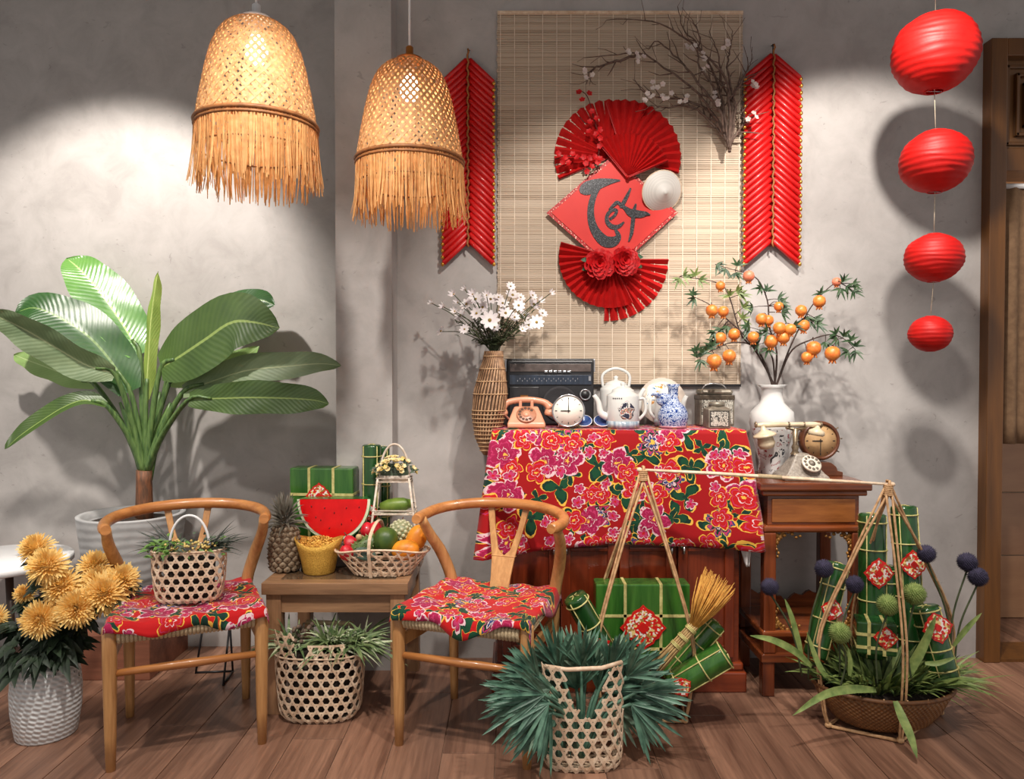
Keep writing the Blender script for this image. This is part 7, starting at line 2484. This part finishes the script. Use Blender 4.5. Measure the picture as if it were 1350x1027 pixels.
# grass
ggr = mat('basket_grass', C(146, 162, 92), C(96, 120, 60), 30, 0.5)
ggd = mat('basket_grass_dark', C(70, 92, 46), C(42, 62, 32), 30, 0.55)
gp = thing('grass_plant', 'dense leafy grass clump filling the wide brown bowl basket', 'plant', bR + V((0, 0, 0.03)))
L = gp.location
MB().lathe([(0, 0), (0.13, 0), (0.185, 0.07), (0.12, 0.095), (0, 0.10)], 28, (0, 0, 0), Matrix.Diagonal((1, 0.7, 1)), cap=False).build('root_ball', M_['soil'], gp)
for mm_, cnt, wl in ((ggr, 300, 1.0), (ggd, 160, 0.8)):
    mb = MB()
    for i in range(cnt):
        an_ = rnd.uniform(0, 2 * PI); q = math.sqrt(rnd.random())
        p0 = V((0.17 * q * math.cos(an_), 0.09 * q * math.sin(an_), 0.085))
        d = V((math.cos(an_) * rnd.uniform(0.2, 1.0), math.sin(an_) * 0.5 - 0.22, rnd.uniform(0.6, 1.2)))
        blade(mb, p0, d, rnd.uniform(0.10, 0.19), rnd.uniform(0.012, 0.021) * wl, rnd.uniform(0.1, 0.4))
    mb.build('leaves', mm_, gp)
mb = MB()
for i in range(60):
    p0 = V((0.12 + rnd.uniform(-0.03, 0.07), rnd.uniform(-0.06, 0.05), 0.10))
    blade(mb, p0, V((rnd.uniform(0.3, 1.2), rnd.uniform(-0.8, 0.3), rnd.uniform(0.1, 0.7))), rnd.uniform(0.12, 0.22), rnd.uniform(0.006, 0.011), rnd.uniform(0.1, 0.5))
mb.build('leaves', ggr, gp)
for pth, w_, Y0, Y1 in (([(240, 670), (190, 625), (120, 588), (45, 572)], 0.024, 2.42, 2.36), ([(445, 745), (370, 742), (280, 760), (180, 826)], 0.026, 2.34, 2.26), ([(505, 780), (525, 830), (552, 890), (575, 962)], 0.030, 2.30, 2.20), ([(520, 730), (550, 680), (595, 600), (636, 505)], 0.034, 2.38, 2.36), ([(690, 605), (715, 570), (745, 535), (780, 500)], 0.018, 2.42, 2.40), ([(210, 640), (195, 580), (175, 510), (155, 455)], 0.020, 2.44, 2.44), ([(360, 700), (362, 660), (356, 610)], 0.016, 2.36, 2.36), ([(600, 660), (640, 660), (700, 640)], 0.016, 2.36, 2.34), ([(300, 720), (260, 660), (225, 560)], 0.020, 2.40, 2.42)):
    n = len(pth)
    pts = spline([P(*z5(x, y), Y0 + (Y1 - Y0) * i / (n - 1)) for i, (x, y) in enumerate(pth)], 12)
    MB().leaf(pts, w_, V((0.1, -1, 0.5)), 0.25, 2, wp=lambda f: max(0.03, (math.sin(PI * (0.12 + 0.88 * f))) ** 0.6 if f < 1 else 0.03)).build('long_leaf', ggr, gp, L)
# thistles
pur = mat('thistle_purple', C(62, 56, 82), C(38, 34, 54), 90, 0.8)
thg = mat('thistle_green', C(150, 166, 96), C(112, 132, 66), 90, 0.8)
ths = [(108, 418, 31, 210, 640, 2.44, 'p', 'dark purple globe thistle standing alone beside the altar stand leg'), (280, 360, 32, 230, 650, 2.43, 'p', 'dark purple globe thistle touching the leaning cake top'), (377, 410, 31, 330, 640, 2.40, 'p', 'dark purple globe thistle in front of the upright cake'),
       (605, 313, 31, 690, 620, 2.47, 'p', 'dark purple globe thistle overlapping the tallest cake'), (735, 340, 33, 680, 620, 2.49, 'p', 'dark purple globe thistle against the wall, upper of the far pair'), (768, 386, 33, 690, 640, 2.46, 'p', 'dark purple globe thistle at the door frame, lower of the far pair'),
       (330, 563, 37, 330, 680, 2.37, 'g', 'green globe thistle lowest, near the leaning cake foot'), (483, 475, 37, 450, 680, 2.37, 'g', 'green globe thistle beside the central hanger leg'), (567, 440, 38, 560, 680, 2.37, 'g', 'green globe thistle highest, before the tallest cake')]
for i, (x, y, r_, bx_, by_, Yt, kd, lb) in enumerate(ths):
    c = P(*z5(x, y), Yt); bs = P(*z5(bx_, by_ + 60), Yt)
    t = thing('globe_thistle', lb, 'flower', bs, group='globe thistles in the grass basket')
    r = S(r_ / 2.405, Yt)
    mb = MB().ell(c, r * 0.72, 14, 10)
    for k_ in range(300):
        z = 1 - 2 * (k_ + 0.5) / 300; a = k_ * 2.39996; q = math.sqrt(1 - z * z)
        d = V((q * math.cos(a), q * math.sin(a), z))
        sd = frame(d)
        n0 = mb.add([c + d * r * 0.66 + sd[0] * r * 0.09, c + d * r * 0.66 - sd[0] * r * 0.05 + sd[1] * r * 0.08, c + d * r * 0.66 - sd[0] * r * 0.05 - sd[1] * r * 0.08, c + d * r * rnd.uniform(0.93, 1.06)])
        for f_ in ((0, 1, 3), (1, 2, 3), (2, 0, 3)):
            mb.face([n0 + j for j in f_])
    mb.build('spiky_head', pur if kd == 'p' else thg, t, bs)
    MB().tube(spline([bs, bs.lerp(c, 0.5) + V((0.02 * (1 if c.x < bs.x else -1), 0, 0.0)), c - V((0, 0, r * 0.6))], 12), 0.0033, 6).build('stem', stg, t, bs)
